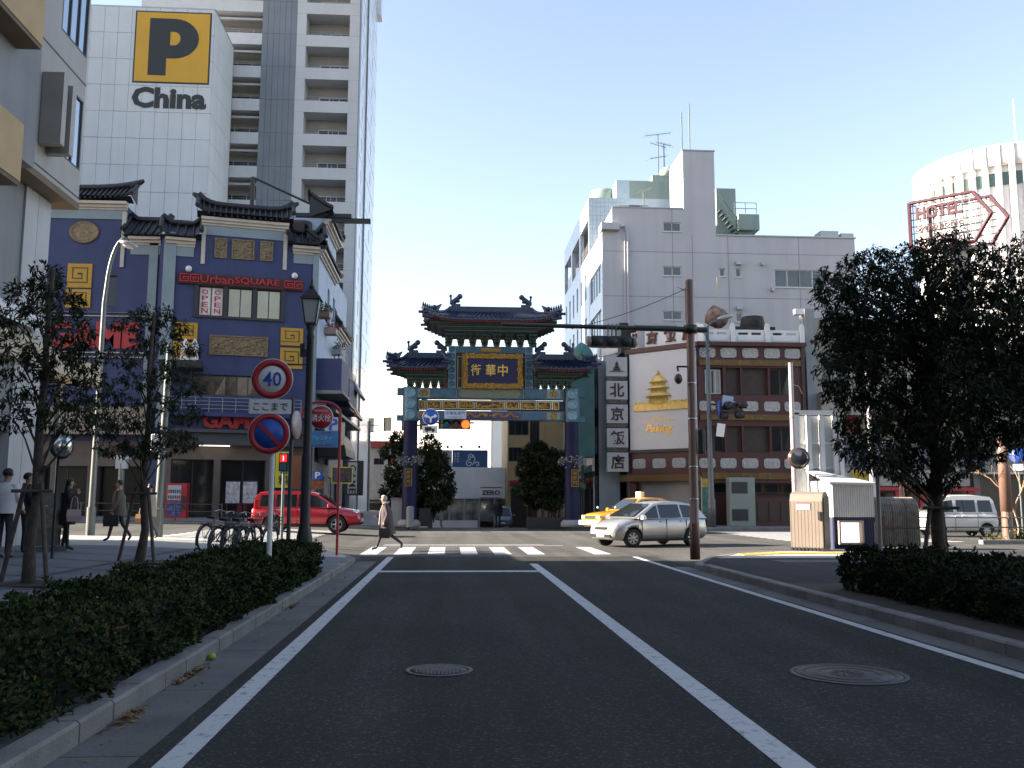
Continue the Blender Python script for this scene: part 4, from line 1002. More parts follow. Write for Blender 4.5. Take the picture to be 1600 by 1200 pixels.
def groof(cx, ex0, ex1, rx0, rx1, ze, zr, dep, lift, ztb):
    """hip roof with swept corners: eave from ex0 to ex1, ridge rx0..rx1 (relative to the gate centre)"""
    rt = MB(); tl_ = MB(); N_ = 8
    def pt(s, t, side):     # s 0..1 along, t 0 ridge .. 1 eave
        x = rx0 + (rx1 - rx0) * s + ((ex0 - rx0) * (1 - s) + (ex1 - rx1) * s) * t
        q = abs(2 * s - 1)
        return V((GC + x, GY + side * dep * t * (1 + .05 * q ** 4), zr - (zr - ze) * (t ** .72) + lift * q ** 5 * t ** 2))
    nu = max(8, int((ex1 - ex0) / .26))
    for side in (-1, 1):
        for a in range(nu):
            for k in range(N_):
                q = [pt(a / nu, k / N_, side), pt((a + 1) / nu, k / N_, side), pt((a + 1) / nu, (k + 1) / N_, side), pt(a / nu, (k + 1) / N_, side)]
                rt.poly(q if side < 0 else q[::-1])
        for a in range(nu + 1):
            tl_.tube([pt(a / nu, k / N_, side) + V((0, 0, .03)) for k in range(N_ + 1)], .06, 5)
    for s in (0, 1):
        for k in range(N_):
            f0, f1, g0, g1 = pt(s, k / N_, -1), pt(s, (k + 1) / N_, -1), pt(s, k / N_, 1), pt(s, (k + 1) / N_, 1)
            rt.poly([f0, f1, g1, g0])
    # eave board and soffit
    lo = [pt(a / nu, 1, -1) for a in range(nu + 1)]; hi = [pt(a / nu, 1, 1) for a in range(nu + 1)]
    for a in range(nu):
        d = V((0, 0, -.09)); rt.poly([lo[a], lo[a + 1], lo[a + 1] + d, lo[a] + d]); rt.poly([hi[a], hi[a + 1], hi[a + 1] + d, hi[a] + d]); rt.poly([lo[a] + d, lo[a + 1] + d, hi[a + 1] + d, hi[a] + d])
    ro = rt.build('roof', m_gtile, gate)
    o = tl_.build('roof_tile', m_gtile, ro); o['kind'] = 'stuff'
    mb = MB()
    for a in range(nu * 2 + 1):
        p = pt(a / nu / 2, 1, -1); mb.box(p.x - .035, p.x + .035, p.y + .02, p.y + .5, p.z - .2, p.z - .1)
        p = pt(a / nu / 2, .97, 1); mb.box(p.x - .035, p.x + .035, p.y - .5, p.y, p.z - .2, p.z - .1)
    o = mb.build('rafter_end', m_gred, ro); o['kind'] = 'stuff'
    # ridge, hip ridges, beasts
    rd = MB(); rd.box(GC + rx0 - .05, GC + rx1 + .05, GY - .11, GY + .11, zr - .05, zr + .2); rd.tube([(GC + rx0, GY, zr + .22), (GC + rx1, GY, zr + .22)], .07, 6)
    rd.build('ridge', m_gtile, ro)
    for s in (0, 1):
        for side in (-1, 1):
            mb = MB(); mb.tube([pt(s, k / N_, side) + V((0, 0, .1)) for k in range(N_ + 1)], .11, 6)
            if side < 0:
                for k in range(6):
                    p = pt(s, .58 + .08 * k, side) + V((0, 0, .18)); mb.tube([p, p + V((0, 0, .12)), p + V((0, 0, .26))], [.05, .065, .02], 5)
                p = pt(s, .5, side) + V((0, 0, .15)); sg = -1 if s == 0 else 1
                mb.tube([p, p + V((-sg * .1, 0, .2)), p + V((-sg * .3, 0, .38))], [.16, .13, .03], 6); mb.ball(p + V((sg * .08, 0, .2)), .14, 6, 5)
            p = pt(s, 1, side); sg = -1 if s == 0 else 1
            mb.tube([p + V((-sg * .3, 0, -.12)), p + V((sg * .22, -.05 * -side, -.14))], [.1, .075], 6)
            mb.tube([p + V((-sg * .55, 0, -.42)), p + V((sg * .02, 0, -.36))], [.1, .08], 6)
            mb.build('hip_ridge', m_gtile, ro)
    def beast(x, sg):
        mb = MB(); z = zr + .1; c = V((GC + x, GY, z))
        mb.box(c.x - .26, c.x + .26, GY - .14, GY + .14, z, z + .3)
        mb.tube([c + V((-sg * .22, 0, .3)), c + V((-sg * .14, 0, .42)), c + V((sg * .08, 0, .62)), c + V((sg * .2, 0, .74))], [.16, .16, .13, .12], 7)
        mb.ball(c + V((sg * .22, 0, .74)), .155, 8, 6, (1, .8, 1)); mb.ball(c + V((sg * .1, 0, .5)), .13, 7, 5)
        mb.tube([c + V((-sg * .26, 0, .28)), c + V((-sg * .29, 0, .74))], .06, 6); mb.ball(c + V((-sg * .29, 0, .76)), .085, 6, 5)
        mb.box(c.x - sg * .27 - .07, c.x - sg * .27 + .07, GY - .08, GY + .08, z + .3, z + .46)
        mb.build('ridge_beast', m_gtile, ro)
    return ro, beast
# top roof
r1, beast = groof(0, gxx(660), gxx(873), gxx(700), gxx(834), gz(505), gz(485), 1.75, .42, zt1)
beast(gxx(711), 1); beast(gxx(822), -1)
h = gz(506) - zt1 - .02; n = 8; bm_ = bracket_mesh(h, (t1 - t0 + .25) / (n - .1), 1.25, 1)
for k in range(n): piece(bm_, gate, (GC + t0 + .02 + (t1 - t0 - .04) * k / (n - 1), GY, zt1))
mb = MB()
for k in range(6):
    f = k / 5; mb.i = k % 2; e = .2 + 1.15 * f
    GF.box(mb, t0 - .2 - 1.0 * f, t1 + .2 + 1.0 * f, -1.35 - .05 * k, 1.35 + .05 * k, zt1 + h * (.52 + .08 * k), zt1 + h * (.585 + .08 * k))
mb.build('bracket_tie', [m_ggreen, m_gdark], gate)
# side roofs
for sx in (-1, 1):
    if sx < 0: ex0, ex1, rx0, rx1, bs_ = gxx(606), gxx(699), gxx(634), gxx(697), (645, 688)
    else: ex0, ex1, rx0, rx1, bs_ = gxx(834), gxx(928), gxx(836), gxx(899), (846, 889)
    r2, beast = groof(0, ex0, ex1, rx0, rx1, gz(578), gz(558.5), 1.5, .36, 0)
    beast(gxx(bs_[0]), 1); beast(gxx(bs_[1]), -1)
    lo_, hi_ = (gxx(638), gxx(697)) if sx < 0 else (gxx(837), gxx(895))
    zb = gz(606) + .004; h = gz(579.5) - zb; n = 5; bm_ = bracket_mesh(h, (hi_ - lo_ + .2) / (n - .7), 1.05, 2)
    for k in range(n): piece(bm_, gate, (GC + lo_ + .1 + (hi_ - lo_ - .3) * k / (n - 1), GY, zb))
    mb = MB()
    for k in range(5):
        f = k / 4; mb.i = k % 2
        GF.box(mb, lo_ - (.15 + .7 * f if sx < 0 else -.05), hi_ + (.15 + .7 * f if sx > 0 else -.05), -1.1 - .05 * k, 1.1 + .05 * k, zb + h * (.6 + .08 * k), zb + h * (.665 + .08 * k))
    mb.build('bracket_tie', [m_ggreen, m_gdark], gate)
# green gate finial seen behind on the right : copper roof of a kiosk
kf = at(909, 545, 57); t = thing('kiosk_roof', 'green copper onion roof behind the right end of the gate', 'roof', (kf.x, 57, 8))
mb = MB(); mb.lathe([(.62, kf.z - 1.0), (.8, kf.z - .55), (.62, kf.z - .1), (.2, kf.z + .3), (.01, kf.z + .45)], 14, (kf.x, 57, 0)); mb.build('cap', mat('verdigris', (.05, .16, .14), .6, var=.15), t)
mb = MB(); mb.box(kf.x - .7, kf.x + .7, 56.5, 57.5, 4.2, kf.z - 1.0); mb.build('green_panel', mat('green_banner', (.03, .10, .10), .6, var=.2), t)
mb = MB(); mb.cyl((kf.x, 57, .1), (kf.x, 57, 4.2), .09); mb.build('post', m_black, t)

# ------------------------------------------------------------ street beyond the gate
def bz(Y): return -.06 - (Y - 56) * .0353 if Y > 56 else 0
m_pale = mat('sunlit_white_wall', (.78, .75, .70), .7, var=.05, vs=.3, streak=.05)
cb = thing('office_building', 'tall white building turned towards the sun behind the gate', 'building', (2, 106, -1.4))
CB = Fr((at(540, 700, 117).x, 117, -1.4), (.86, -.5)); cl = 20.5
hw = [(3 + 2.6 * k, 4.2 + 2.6 * k, 11.3, 13.0) for k in range(5)] + [(9.5, 10.4, 14.5, 16), (11, 11.8, 14.5, 16)]
mb = MB(); holed(mb, CB, 0, cl, 0, 18.5, hw, .2); mb.build('wall', m_pale, cb)
for h in hw: window(CB, cb, *h, n=-.16, cols=2, fm=m_dkfr, gm=m_glass)
mb = MB(); CB.box(mb, .05, cl, -12, -.25, 0, 18.3); mb.build('core', m_pale, cb)
mb = MB(); CB.box(mb, -.1, cl + .1, -.3, .08, 18.5, 18.7); mb.build('coping', m_cream, cb)
# shop with glass front
shp = thing('shop', 'low white shop with a glass front seen through the gate', 'shop', (1.5, 86, -1.1))
SF = Fr((at(655, 780, 86).x, 86, bz(86)), (1, 0)); sx1 = SF.X(796, 760)
zz = lambda y: SF.px(730, y)[1] 
m_shopw = mat('shop_white', (.85, .84, .80), .35, var=.06, vs=.8, streak=.05)
mb = MB(); SF.box(mb, 0, sx1, -6, 0, zz(779), zz(730)); mb.build('fascia', m_shopw, shp)
mb = MB(); SF.box(mb, 0, sx1, -6, -4.2, .02, zz(779) - .003); mb.build('back_wall', mat('shop_inside', (.35, .33, .26), .8, var=.3, vs=.8), shp)
for k in range(7):
    u = sx1 * k / 6; mb = MB(); SF.box(mb, u - .08, u + .08, -.4, -.1, .02, zz(779) - .003); mb.build('mullion', m_alu, shp)
    if k < 6: mb = MB(); SF.box(mb, u + .09, u + sx1 / 6 - .09, -.24, -.22, .75, zz(779) - .01); mb.build('pane', mat('shop_glass', (.20, .22, .20), .05, .1, var=.7, vs=1.1, spec=.9), shp)
mb = MB(); SF.box(mb, 0, SF.X(746, 820), .1, .35, .02, zz(813)); mb.build('low_wall', m_shopw, shp)
mb = MB(); w = zz(769.5); u = SF.X(767, 770); mb.text('ZERO', SF.T(u, w, .004), .42, .04, .02, 1.7)
SF.box(mb, u - 1.0, u + 1.0, .003, .05, w + .45, w + .5); SF.box(mb, u - 1.0, u + 1.0, .003, .05, w - .5, w - .45); mb.build('shop_lettering', m_black, shp)
# hoardings over the shop
def hoarding(nm, lb, x0, y0, x1, y1, m):
    HF = Fr((at(x0, 720, 88).x, 88, bz(88)), (1, 0)); u0, u1, w0, w1 = HF.rect(x0, y0, x1, y1)
    t = thing(nm, lb, 'billboard', HF.P((u0 + u1) / 2, 0, w0))
    mb = MB(); HF.box(mb, u0, u1, -.3, 0, w0, w1); p = mb.build('panel', m, t)
    mb = MB()
    for k in range(3): HF.box(mb, u0 + .3 + (u1 - u0 - .6) * k / 2 - .05, u0 + .3 + (u1 - u0 - .6) * k / 2 + .05, -.5, -.31, zz(730) - .3, w1)
    mb.build('support', m_dkfr, t)
    for k in range(2):
        mb = MB(); u = u0 + (u1 - u0) * (.25 + .5 * k); mb.tube([HF.P(u, -.1, w1), HF.P(u, .5, w1 + .35), HF.P(u, .75, w1 + .3)], .025, 5); mb.box(*sum(([q - .12, q + .12] for q in HF.P(u, .8, w1 + .26)), [])); mb.build('flood_lamp', m_dkfr, t)
    return HF, p, u0, u1, w0, w1
HF, p, u0, u1, w0, w1 = hoarding('billboard', 'blue billboard with white swirl and Japanese lettering over the shop', 707, 703, 762, 747, mat('billboard_blue', (.025, .085, .20), .5, var=.06))
mb = MB(); mb.text('万葉倶楽部', HF.T(u0 + 2.0, w0 + .62, .002), .42, .015, .01, 2.0)
for k, chh in enumerate('横浜みなとみらい'): mb.text(chh, HF.T(u0 + .28 + .26 * (1 - k // 4), w1 - .35 - .24 * (k % 4), .002), .2, .015, .008, .2)
def swirl(c, r, turns, a0, sgn):
    pts = [HF.P(c[0] + r * (1 - .8 * k / 22) * math.cos(a0 + sgn * turns * 6.28 * k / 22), .02, c[1] + r * (1 - .8 * k / 22) * math.sin(a0 + sgn * turns * 6.28 * k / 22)) for k in range(23)]
    mb.tube(pts, .04, 5)
swirl((u0 + 1.6, w1 - 1.25), .36, 1.3, 1.2, 1); swirl((u0 + 1.75, w1 - .6), .28, 1.2, -2, -1); swirl((u0 + 2.35, w1 - 1.35), .25, 1, 2.8, -1)
mb.tube([HF.P(u0 + 1.95, .02, w1 - .45), HF.P(u0 + 2.15, .02, w1 - .9), HF.P(u0 + 1.9, .02, w1 - 1.4)], .04, 5)
mb.build('lettering', m_white, p)
HF, p, u0, u1, w0, w1 = hoarding('billboard', 'beige billboard left of the blue one over the shop', 678, 703, 706, 746, mat('billboard_beige', (.40, .38, .34), .6, var=.06))
mb = MB(); pts = [HF.P(u1 - .75 + .5 * math.cos(a / 8), .02, w1 - .9 + .6 * math.sin(a / 8)) for a in range(-14, 22)]; mb.tube(pts, .03, 5); mb.text('楽部', HF.T(u1 - .5, w0 + .6, .002), .4, .015, .01); mb.build('lettering', mat('grey_letter', (.2, .24, .25), .5), p)
# tan building right of the shop
yb = thing('tan_building', 'tan tiled building with dark windows right of the white shop', 'building', (7, 80, -1))
YF = Fr((at(793, 700, 82).x, 82, -1), (1, 0)); m_tanw = mat('tan_wall', (.42, .29, .13), .6, var=.1, vs=.8, streak=.15)
yu = YF.X(847, 700); hs = [YF.rect(793, 658, 826, 680), YF.rect(793, 699, 816, 721), YF.rect(828, 655, 843, 700)]
hs = [(max(.1, h[0]), *h[1:]) for h in hs]
mb = MB(); holed(mb, YF, 0, yu + 2, 0, YF.px(800, 640)[1], hs, .25); mb.build('wall', m_tanw, yb)
mb = MB(); YF.box(mb, .02, yu + 2, -10, -.3, 0, YF.px(800, 640)[1] - .05); mb.build('core', m_tanw, yb)
for h in hs: window(YF, yb, *h, n=-.2, cols=3, fm=m_dkfr, gm=m_glass)
mb = MB(); YF.box(mb, .2, yu, .01, 1.0, 4.0, 4.3); mb.build('red_awning', m_red, yb)
mb = MB(); YF.box(mb, .3, 2.6, .005, .05, .05, 3.6); mb.build('shopfront', mat('dark_shopfront', (.03, .022, .02), .3, var=.4, vs=2), yb)
# row of shopfronts on the right side of the approach, in shade, with vertical signs
rs = thing('shop_row', 'grey shop building with teal awning on the right side behind the gate', 'building', (12, 64, 0))
RF = Fr((at(899, 700, 58).x + 1.2, 74, 0), (0, -1)); m_gr = mat('bluegrey_wall', (.26, .29, .31), .6, var=.1, vs=.8, streak=.15)
hs = [(1, 4, 4.5, 6.2), (5, 8, 4.5, 6.2), (9, 12, 4.5, 6.2), (13, 15.5, 4.5, 6.2), (1, 4, 7.4, 9), (5, 8, 7.4, 9), (9, 12, 7.4, 9), (13, 15.5, 7.4, 9), (1, 7, .3, 3.1), (8, 15.4, .3, 3.1)]
mb = MB(); holed(mb, RF, 0, 16, 0, 10.5, hs, .25); mb.build('wall', m_gr, rs)
mb = MB(); RF.box(mb, .02, 16, -1.6, -.3, 0, 10.4); mb.build('core', m_gr, rs)
for h in hs: window(RF, rs, *h, n=-.2, cols=3, fm=m_dkfr, gm=m_glass)
mb = MB(); RF.box(mb, 0, 16.1, .003, .15, 3.4, 4.2); mb.build('fascia', m_cream, rs)
mb = MB(); mb.loft([[RF.P(u, 0, 3.9), RF.P(u, 1.0, 3.3), RF.P(u, 1.0, 3.15), RF.P(u, .05, 3.4)] for u in (11, 15.9)]); mb.build('awning', mat('dark_teal', (.02, .09, .09), .7, var=.1), rs)
for k, (y, z, hgt, cc, lb) in enumerate(((60.5, 3.4, 2.2, (.45, .40, .30), 'cream vertical sign on the shop row behind the gate'), (63, 3.2, 2.6, (.10, .16, .14), 'dark green vertical sign on the shop row behind the gate'), (66, 3.3, 2.0, (.4, .06, .05), 'small red vertical sign deeper along the shop row'))):
    t = thing('vertical_sign', lb, 'sign', (RF.o.x - .6, y, z)); mb = MB(); mb.box(RF.o.x - .95, RF.o.x - .2, y, y + .2, z, z + hgt); mb.build('panel', mat('vsign%d' % k, cc, .5, var=.2, vs=4), t)
    mb = MB(); mb.box(RF.o.x - .2, RF.o.x, y + .05, y + .15, z + .3, z + .4); mb.box(RF.o.x - .2, RF.o.x, y + .05, y + .15, z + hgt - .4, z + hgt - .3); mb.build('bracket', m_dkfr, t)
# low buildings left of the gate, far
lb_ = thing('low_building', 'low grey house with a red roof band left of the gate', 'house', (-8, 96, -1))
LF = Fr((at(560, 740, 104).x, 104, -1.4), (1, 0)); u1 = LF.X(640, 740)
hs = [LF.rect(584, 716, 600, 726), LF.rect(606, 716, 622, 726)]
mb = MB(); holed(mb, LF, 0, u1, 0, LF.px(600, 700)[1], hs, .2); mb.build('wall', mat('house_grey', (.42, .40, .38), .7, var=.1, streak=.2), lb_)
for h in hs: window(LF, lb_, *h, n=-.15, cols=2, fm=m_dkfr, gm=m_glass)
mb = MB(); LF.box(mb, .02, u1, -8, -.25, 0, LF.px(600, 700)[1]); mb.build('core', m_gr, lb_)
a, b, c, d = LF.rect(560, 689, 640, 700); mb = MB(); LF.box(mb, a, b, -8.2, .3, c + .003, d); mb.build('roof', mat('red_roof', (.30, .06, .045), .7, var=.15), lb_)
a = LF.px(600, 686); mb = MB(); rail(mb, LF, .5, u1 - .3, 0, d, d + 1.0, 1.2, 1, .03); mb.build('railing', m_grey_pole, lb_)
mb = MB(); LF.box(mb, 0, u1, .001, 2.6, 2.8, 3.0); LF.box(mb, 1, u1, .02, .06, .1, 2.6); mb.build('porch', m_dkfr, lb_)
t = thing('power_pole', 'concrete power pole with crossarm beyond the low house', 'pole', (at(578, 700, 100).x, 100, -1.4))
q = at(578, 658, 100); mb = MB(); mb.cyl((q.x, 100, -1.4), q, .16, .12, 8); mb.build('shaft', m_grey_pole, t)
mb = MB(); mb.box(q.x - .7, q.x + .9, 99.95, 100.05, q.z - .5, q.z - .38); mb.box(q.x - .5, q.x + .5, 99.95, 100.05, q.z - 1.2, q.z - 1.1); mb.build('crossarm', m_grey_pole, t)
bw = thing('boundary_wall', 'plain grey concrete wall left of the gate pillar', 'wall', (-4.5, 51, 0)); a = gnd(612, 827, .14); b = gnd(628, 827, .14)
mb = MB(); mb.box(at(611, 800, 51).x, at(628, 800, 51).x, 51, 51.3, .14, at(620, 780, 51).z); mb.build('slab', mat('wall_concrete', (.36, .36, .35), .75, var=.12, streak=.2), bw)
mb = MB(); mb.box(at(611, 800, 51).x - .03, at(628, 800, 51).x + .03, 50.95, 51.35, at(620, 780, 51).z, at(620, 780, 51).z + .08); mb.build('coping', m_conc, bw)
# ------------------------------------------------------------ big white building on the right
m_wh = mat('white_render', (.50, .49, .50), .65, var=.05, vs=.35, streak=.10)
m_btile = mat('pale_blue_tile', (.42, .52, .58), .3, var=.08, vs=1.5)
m_green = mat('sage_render', (.26, .32, .28), .7, var=.08, vs=.5, streak=.12)
wb = thing('office_building', 'stepped white rendered building with a stair tower behind the restaurant', 'building', (22, 66, 0))
WY = 62.0
WF = Fr((at(942, 500, WY).x, WY, 0), (1, 0)); w_r = WF.X(1337, 420)
rf = lambda x0, y0, x1, y1: WF.rect(x0, y0, x1, y1)
zroof = WF.px(1200, 370)[1]; zmid = WF.px(1000, 325)[1]; ztow = WF.px(1090, 236)[1]; zlow = WF.px(950, 361)[1]
wins = [(rf(1036, 347, 1064, 362), 2), (rf(1036, 416, 1065, 431), 2), (rf(1036, 486, 1066, 500), 2), (rf(1210, 421, 1290, 450), 4), (rf(1124, 419, 1133, 432), 1), (rf(1149, 419, 1158, 433), 1), (rf(1150, 489, 1160, 503), 1)]
uA, uB, uC, uT0, uT1 = 0, WF.X(957, 340), WF.X(960, 330), WF.X(1068, 300), WF.X(1117, 300)
hl = [h for h, c in wins]
mb = MB(); holed(mb, WF, 0, uB, 0, zlow, [], .15); holed(mb, WF, uB, uT0, 0, zmid, hl[:3], .15); holed(mb, WF, uT0, uT1, 0, ztow, [], .1); holed(mb, WF, uT1, w_r, 0, zroof, hl[3:], .15); mb.build('wall', m_wh, wb)
mb = MB(); WF.box(mb, uB, uT0, -8, -.2, 0, zmid - .01); WF.box(mb, uT1, w_r - .01, -12, -.2, 0, zroof - .01); mb.build('core', m_wh, wb)
mb = MB(); WF.box(mb, uT0, uT1, -4, -.05, zroof - 4, ztow - .005); mb.build('stair_tower', m_wh, wb)
for h, c in wins: window(WF, wb, *h, n=-.12, cols=c, fm=m_whfr, gm=mat('grey_glass', (.07, .075, .075), .07, var=.35, vs=.6, spec=.9), sill=True)
mb = MB()
for y in (393, 463, 333):
    z = WF.px(1000, y)[1]
    if z < zroof: WF.box(mb, 0 if z < zlow else uB, w_r, .001, .006, z - .018, z + .018)
mb.build('joint_strip', mat('joint_grey', (.22, .22, .23), .8), wb)
mb = MB()
for x in (1052, 1083, 1139, 1250):
    u = WF.X(x, 450); WF.box(mb, u - .018, u + .018, .001, .006, 3, (zmid if x < 1068 else ztow - 6 if x < 1117 else zroof) - .05)
mb.build('joint_strip', MATS['joint_grey'], wb)
for a in ((uT1 + .01, w_r + .08, -.3, .08, zroof, zroof + .09), (uT0 - .05, uT1 + .05, -4, .06, ztow, ztow + .08), (uB, uT0 - .06, -.3, .06, zmid, zmid + .08)): mb = MB(); WF.box(mb, *a); mb.build('coping', m_alu, wb)
mb = MB(); WF.box(mb, -.1, uB + .4, -1.0, .45, zlow + .01, zlow + .5); mb.build('canopy', m_wh, wb)
# drain pipe, small vents
mb = MB(); a = WF.px(968, 355); b = WF.px(980, 360); mb.tube([WF.P(a[0], .12, a[1]), WF.P(a[0] + .3, .14, a[1] + .08), WF.P(b[0] - .1, .14, a[1] - .1), WF.P(b[0], .14, b[1] - .6), WF.P(b[0] - .05, .14, 8)], .07, 6)
mb.tube([WF.P(b[0] - .22, .12, b[1] - .5), WF.P(b[0] - .25, .12, 9)], .04, 5); mb.build('drain_pipe', m_wh, wb)
for x, y in ((1153, 412), (1154, 482), (1190, 413), (1206, 453)):
    a = WF.px(x, y); mb = MB(); WF.box(mb, a[0] - (.2 if x < 1160 else .09), a[0] + (.2 if x < 1160 else .09), .002, .3, a[1] - .12, a[1] + .12); mb.build('vent_hood', m_alu, wb)
for x, y, w_, h_ in ((1300, 368, 1.3, .55), (1328, 369, .9, .4), (1000, 323, 1.4, .25), (985, 323, 1.6, .2)):
    a = WF.px(x, y); mb = MB(); z = zroof if x > 1117 else zmid; WF.box(mb, a[0] - w_ / 2, a[0] + w_ / 2, -1.6, -.4, z + .1, z + .1 + h_); mb.build('roof_duct', m_alu, wb)
# left flank, glazed
WS = Fr((WF.o.x - .003, WY + 6.2, 0), (0, -1))
hs = [(0.6, 5.6, z, z + 2.0) for z in (6.0, 9.4, 12.8, 16.0)]
mb = MB(); holed(mb, WS, 0, 6.2, 0, zlow, hs, .15); mb.build('side_wall', m_tws, wb)
for h in hs: window(WS, wb, *h, n=-.12, cols=4, fm=m_alu, gm=m_glassb)
# side of stair tower with slots
for z in (ztow - 2.6, zroof + .6):
    pass
# blue tiled building behind
bb = thing('tiled_building', 'pale blue tiled building with roof terraces left of the white building', 'building', (16, 72, 0))
BY = 68.0
BF = Fr((at(921, 450, BY).x, BY, 0), (1, 0)); bt = BF.px(940, 309)[1]; bu = BF.X(975, 320)
mb = MB(); holed(mb, BF, 0, bu + 6, 0, bt, [], .1); mb.build('wall', m_btile, bb)
tj = MB()
for k in range(40): BF.box(tj, 0, bu, .001, .006, bt - .35 * k - .02, bt - .35 * k)
o = tj.build('tile_joint', mat('tile_joint', (.28, .34, .38), .7), bb); o['kind'] = 'stuff'
tj = MB()
for k in range(9): BF.box(tj, bu * k / 9 - .01, bu * k / 9 + .01, .001, .006, bt - 14, bt)
o = tj.build('tile_joint', MATS['tile_joint'], bb); o['kind'] = 'stuff'
BS = Fr((BF.o.x - .003, BY + 15.5, 0), (0, -1)); L = 15.5
hs = [(.5 + 5.1 * k, 5.0 + 5.1 * k, bt - 4.3, bt - 1.6) for k in range(3)]
hs2 = []
for z in (bt - 7.6, bt - 11, bt - 14.3): hs2 += [(1.2 + 2.4 * k, 2.0 + 2.4 * k, z, z + 2.0) for k in range(6)]
hs3 = [(.6, 14.8, 5.0, 8.8), (.6, 14.8, 9.6, 13.2)]
hs2 = [h for h in hs2 if h[2] > 13.4]
mb = MB(); holed(mb, BS, 0, L, 0, bt, hs + hs2 + hs3, .3); mb.build('side_wall', m_tws, bb)
for h in hs2: window(BS, bb, *h, n=-.2, fm=m_alu, gm=m_glassb)
for h in hs3: window(BS, bb, *h, n=-.1, cols=10, fm=m_alu, gm=m_sky_glass)
for h in hs:
    mb = MB(); rail(mb, BS, h[0], h[1], -.1, h[2], h[2] + 1.0, .8, 3); mb.build('railing', m_alu, bb)
mb = MB(); BS.box(mb, .01, L - .3, -8, -1.6, 0, bt - 1.56); BS.box(mb, .01, L - .3, -1.6, -.31, 0, bt - 4.4); mb.build('core', m_dkfr, bb)
mb = MB(); BS.box(mb, .01, L - .05, -8, -.01, bt - 1.55, bt); mb.build('roof', m_btile, bb)
gu0, gu1, gw0, gw1 = BF.rect(966, 276, 1056, 335)
mb = MB(); BF.box(mb, gu0 + 1.0, gu1 + 1, -9, -.8, bt - 1, gw1); mb.build('penthouse', m_green, bb)
mb = MB(); BF.box(mb, gu0, gu0 + 1.0, -9, -.8, bt, gw1 + .02); mb.build('tiled_pier', m_btile, bb)
mb = MB(); mb.lathe([(1.1, bt), (1.1, bt + 1.5), (1.0, bt + 1.7), (.2, bt + 1.75)], 24, BF.P(gu0 - .6, -3.6, 0)); mb.build('water_tank', m_green, bb)
a = BF.rect(1030, 263, 1060, 278); mb = MB(); BF.box(mb, a[0] - .2, a[1] + 1, -4, -1.5, gw1, a[3]); mb.build('upper_penthouse', m_green, bb)
mb = MB(); q = BF.px(1052, 258); mb.ball(BF.P(q[0], -2, q[1]), .7, 10, 6, (1, 1, .8)); mb.build('tank_dome', m_green, bb)
# sage block right of the tower
sg_ = thing('rear_building', 'sage green building with an outside stair behind the stair tower', 'building', (24, 76, 0))
GF2 = Fr((at(1117, 300, 74).x, 74, 0), (1, 0)); a = GF2.rect(1119, 294, 1151, 365); b = GF2.rect(1151, 337, 1184, 362)
mb = MB(); GF2.box(mb, a[0], a[1], -6, 0, 5, a[3]); mb.build('wall', m_green, sg_)
mb = MB(); GF2.box(mb, b[0] + .02, b[1], -6, .5, b[2], b[3]); GF2.box(mb, b[0] + .02, b[1] - .5, -6, 0, 5, b[2] - .003); mb.build('annex', m_green, sg_)
mb = MB()
for k in range(7): GF2.box(mb, .1 + .22 * k, .4 + .22 * k, .05, .9, a[3] - 2.2 - .32 * k, a[3] - 2.14 - .32 * k)
mb.tube([GF2.P(.1, .9, a[3] - .8), GF2.P(1.7, .9, a[3] - 3.2)], .03, 5); mb.tube([GF2.P(.1, .9, a[3] - 1.2), GF2.P(1.7, .9, a[3] - 3.6)], .03, 5)
rail(mb, GF2, b[0] - .3, b[1] - .2, .4, b[3], b[3] + 1, .9, 1, .03); GF2.box(mb, .1, 2.6, .05, 1, a[3] - 4.4, a[3] - 4.3)
for u in (.2, 1.4, 2.5): mb.tube([GF2.P(u, .9, a[3] - 4.3), GF2.P(u, .9, a[3] - 7)], .05, 5)
mb.build('outside_stair', m_grey_pole, sg_)
# aerials
def aerial(x, yb, yt, Y, yagi, lb):
    a, b = at(x, yb, Y), at(x, yt, Y); t = thing('aerial', lb, 'antenna', a)
    mb = MB(); mb.tube([a, (a.x, a.y, b.z)], .045, 5); mb.build('mast', m_grey_pole, t)
    for dz, L_, n, az in yagi:
        mb = MB(); z = b.z - dz; d = V((math.cos(az), math.sin(az), .0)); p = V((a.x, a.y, z))
        mb.tube([p - d * L_ / 2 + V((0, 0, -.25)), p + d * L_ / 2 + V((0, 0, .25))], .025, 4); s = V((-d.y, d.x, 0))
        for k in range(n):
            q = p + d * (L_ * (k / (n - 1) - .5)) + V((0, 0, .5 * (k / (n - 1) - .5))); w = .55 - .25 * k / n; mb.tube([q - s * w, q + s * w], .014, 4)
        mb.build('array', m_grey_pole, t)
aerial(1029, 275, 210, 70, [(0, 2.2, 9, .2), (.9, 1.2, 5, 2.8), (1.9, 1.6, 5, .4)], 'television aerial with three arrays on the sage penthouse')
aerial(1038, 265, 225, 70, [(0, 1.2, 6, 2.6)], 'shorter television aerial beside the three array one')
aerial(1066, 237, 175, 63.5, [], 'thin whip aerial on the left edge of the stair tower')
aerial(1078, 237, 162, 64, [], 'taller whip aerial on top of the stair tower')
aerial(1006, 325, 298, 63, [(0, 1.0, 4, .8)], 'small dark aerial on the white building ledge')
aerial(1072, 500, 450, 58, [(.2, .8, 3, 2.3)], 'dark aerial behind the brown pole on the restaurant roof')
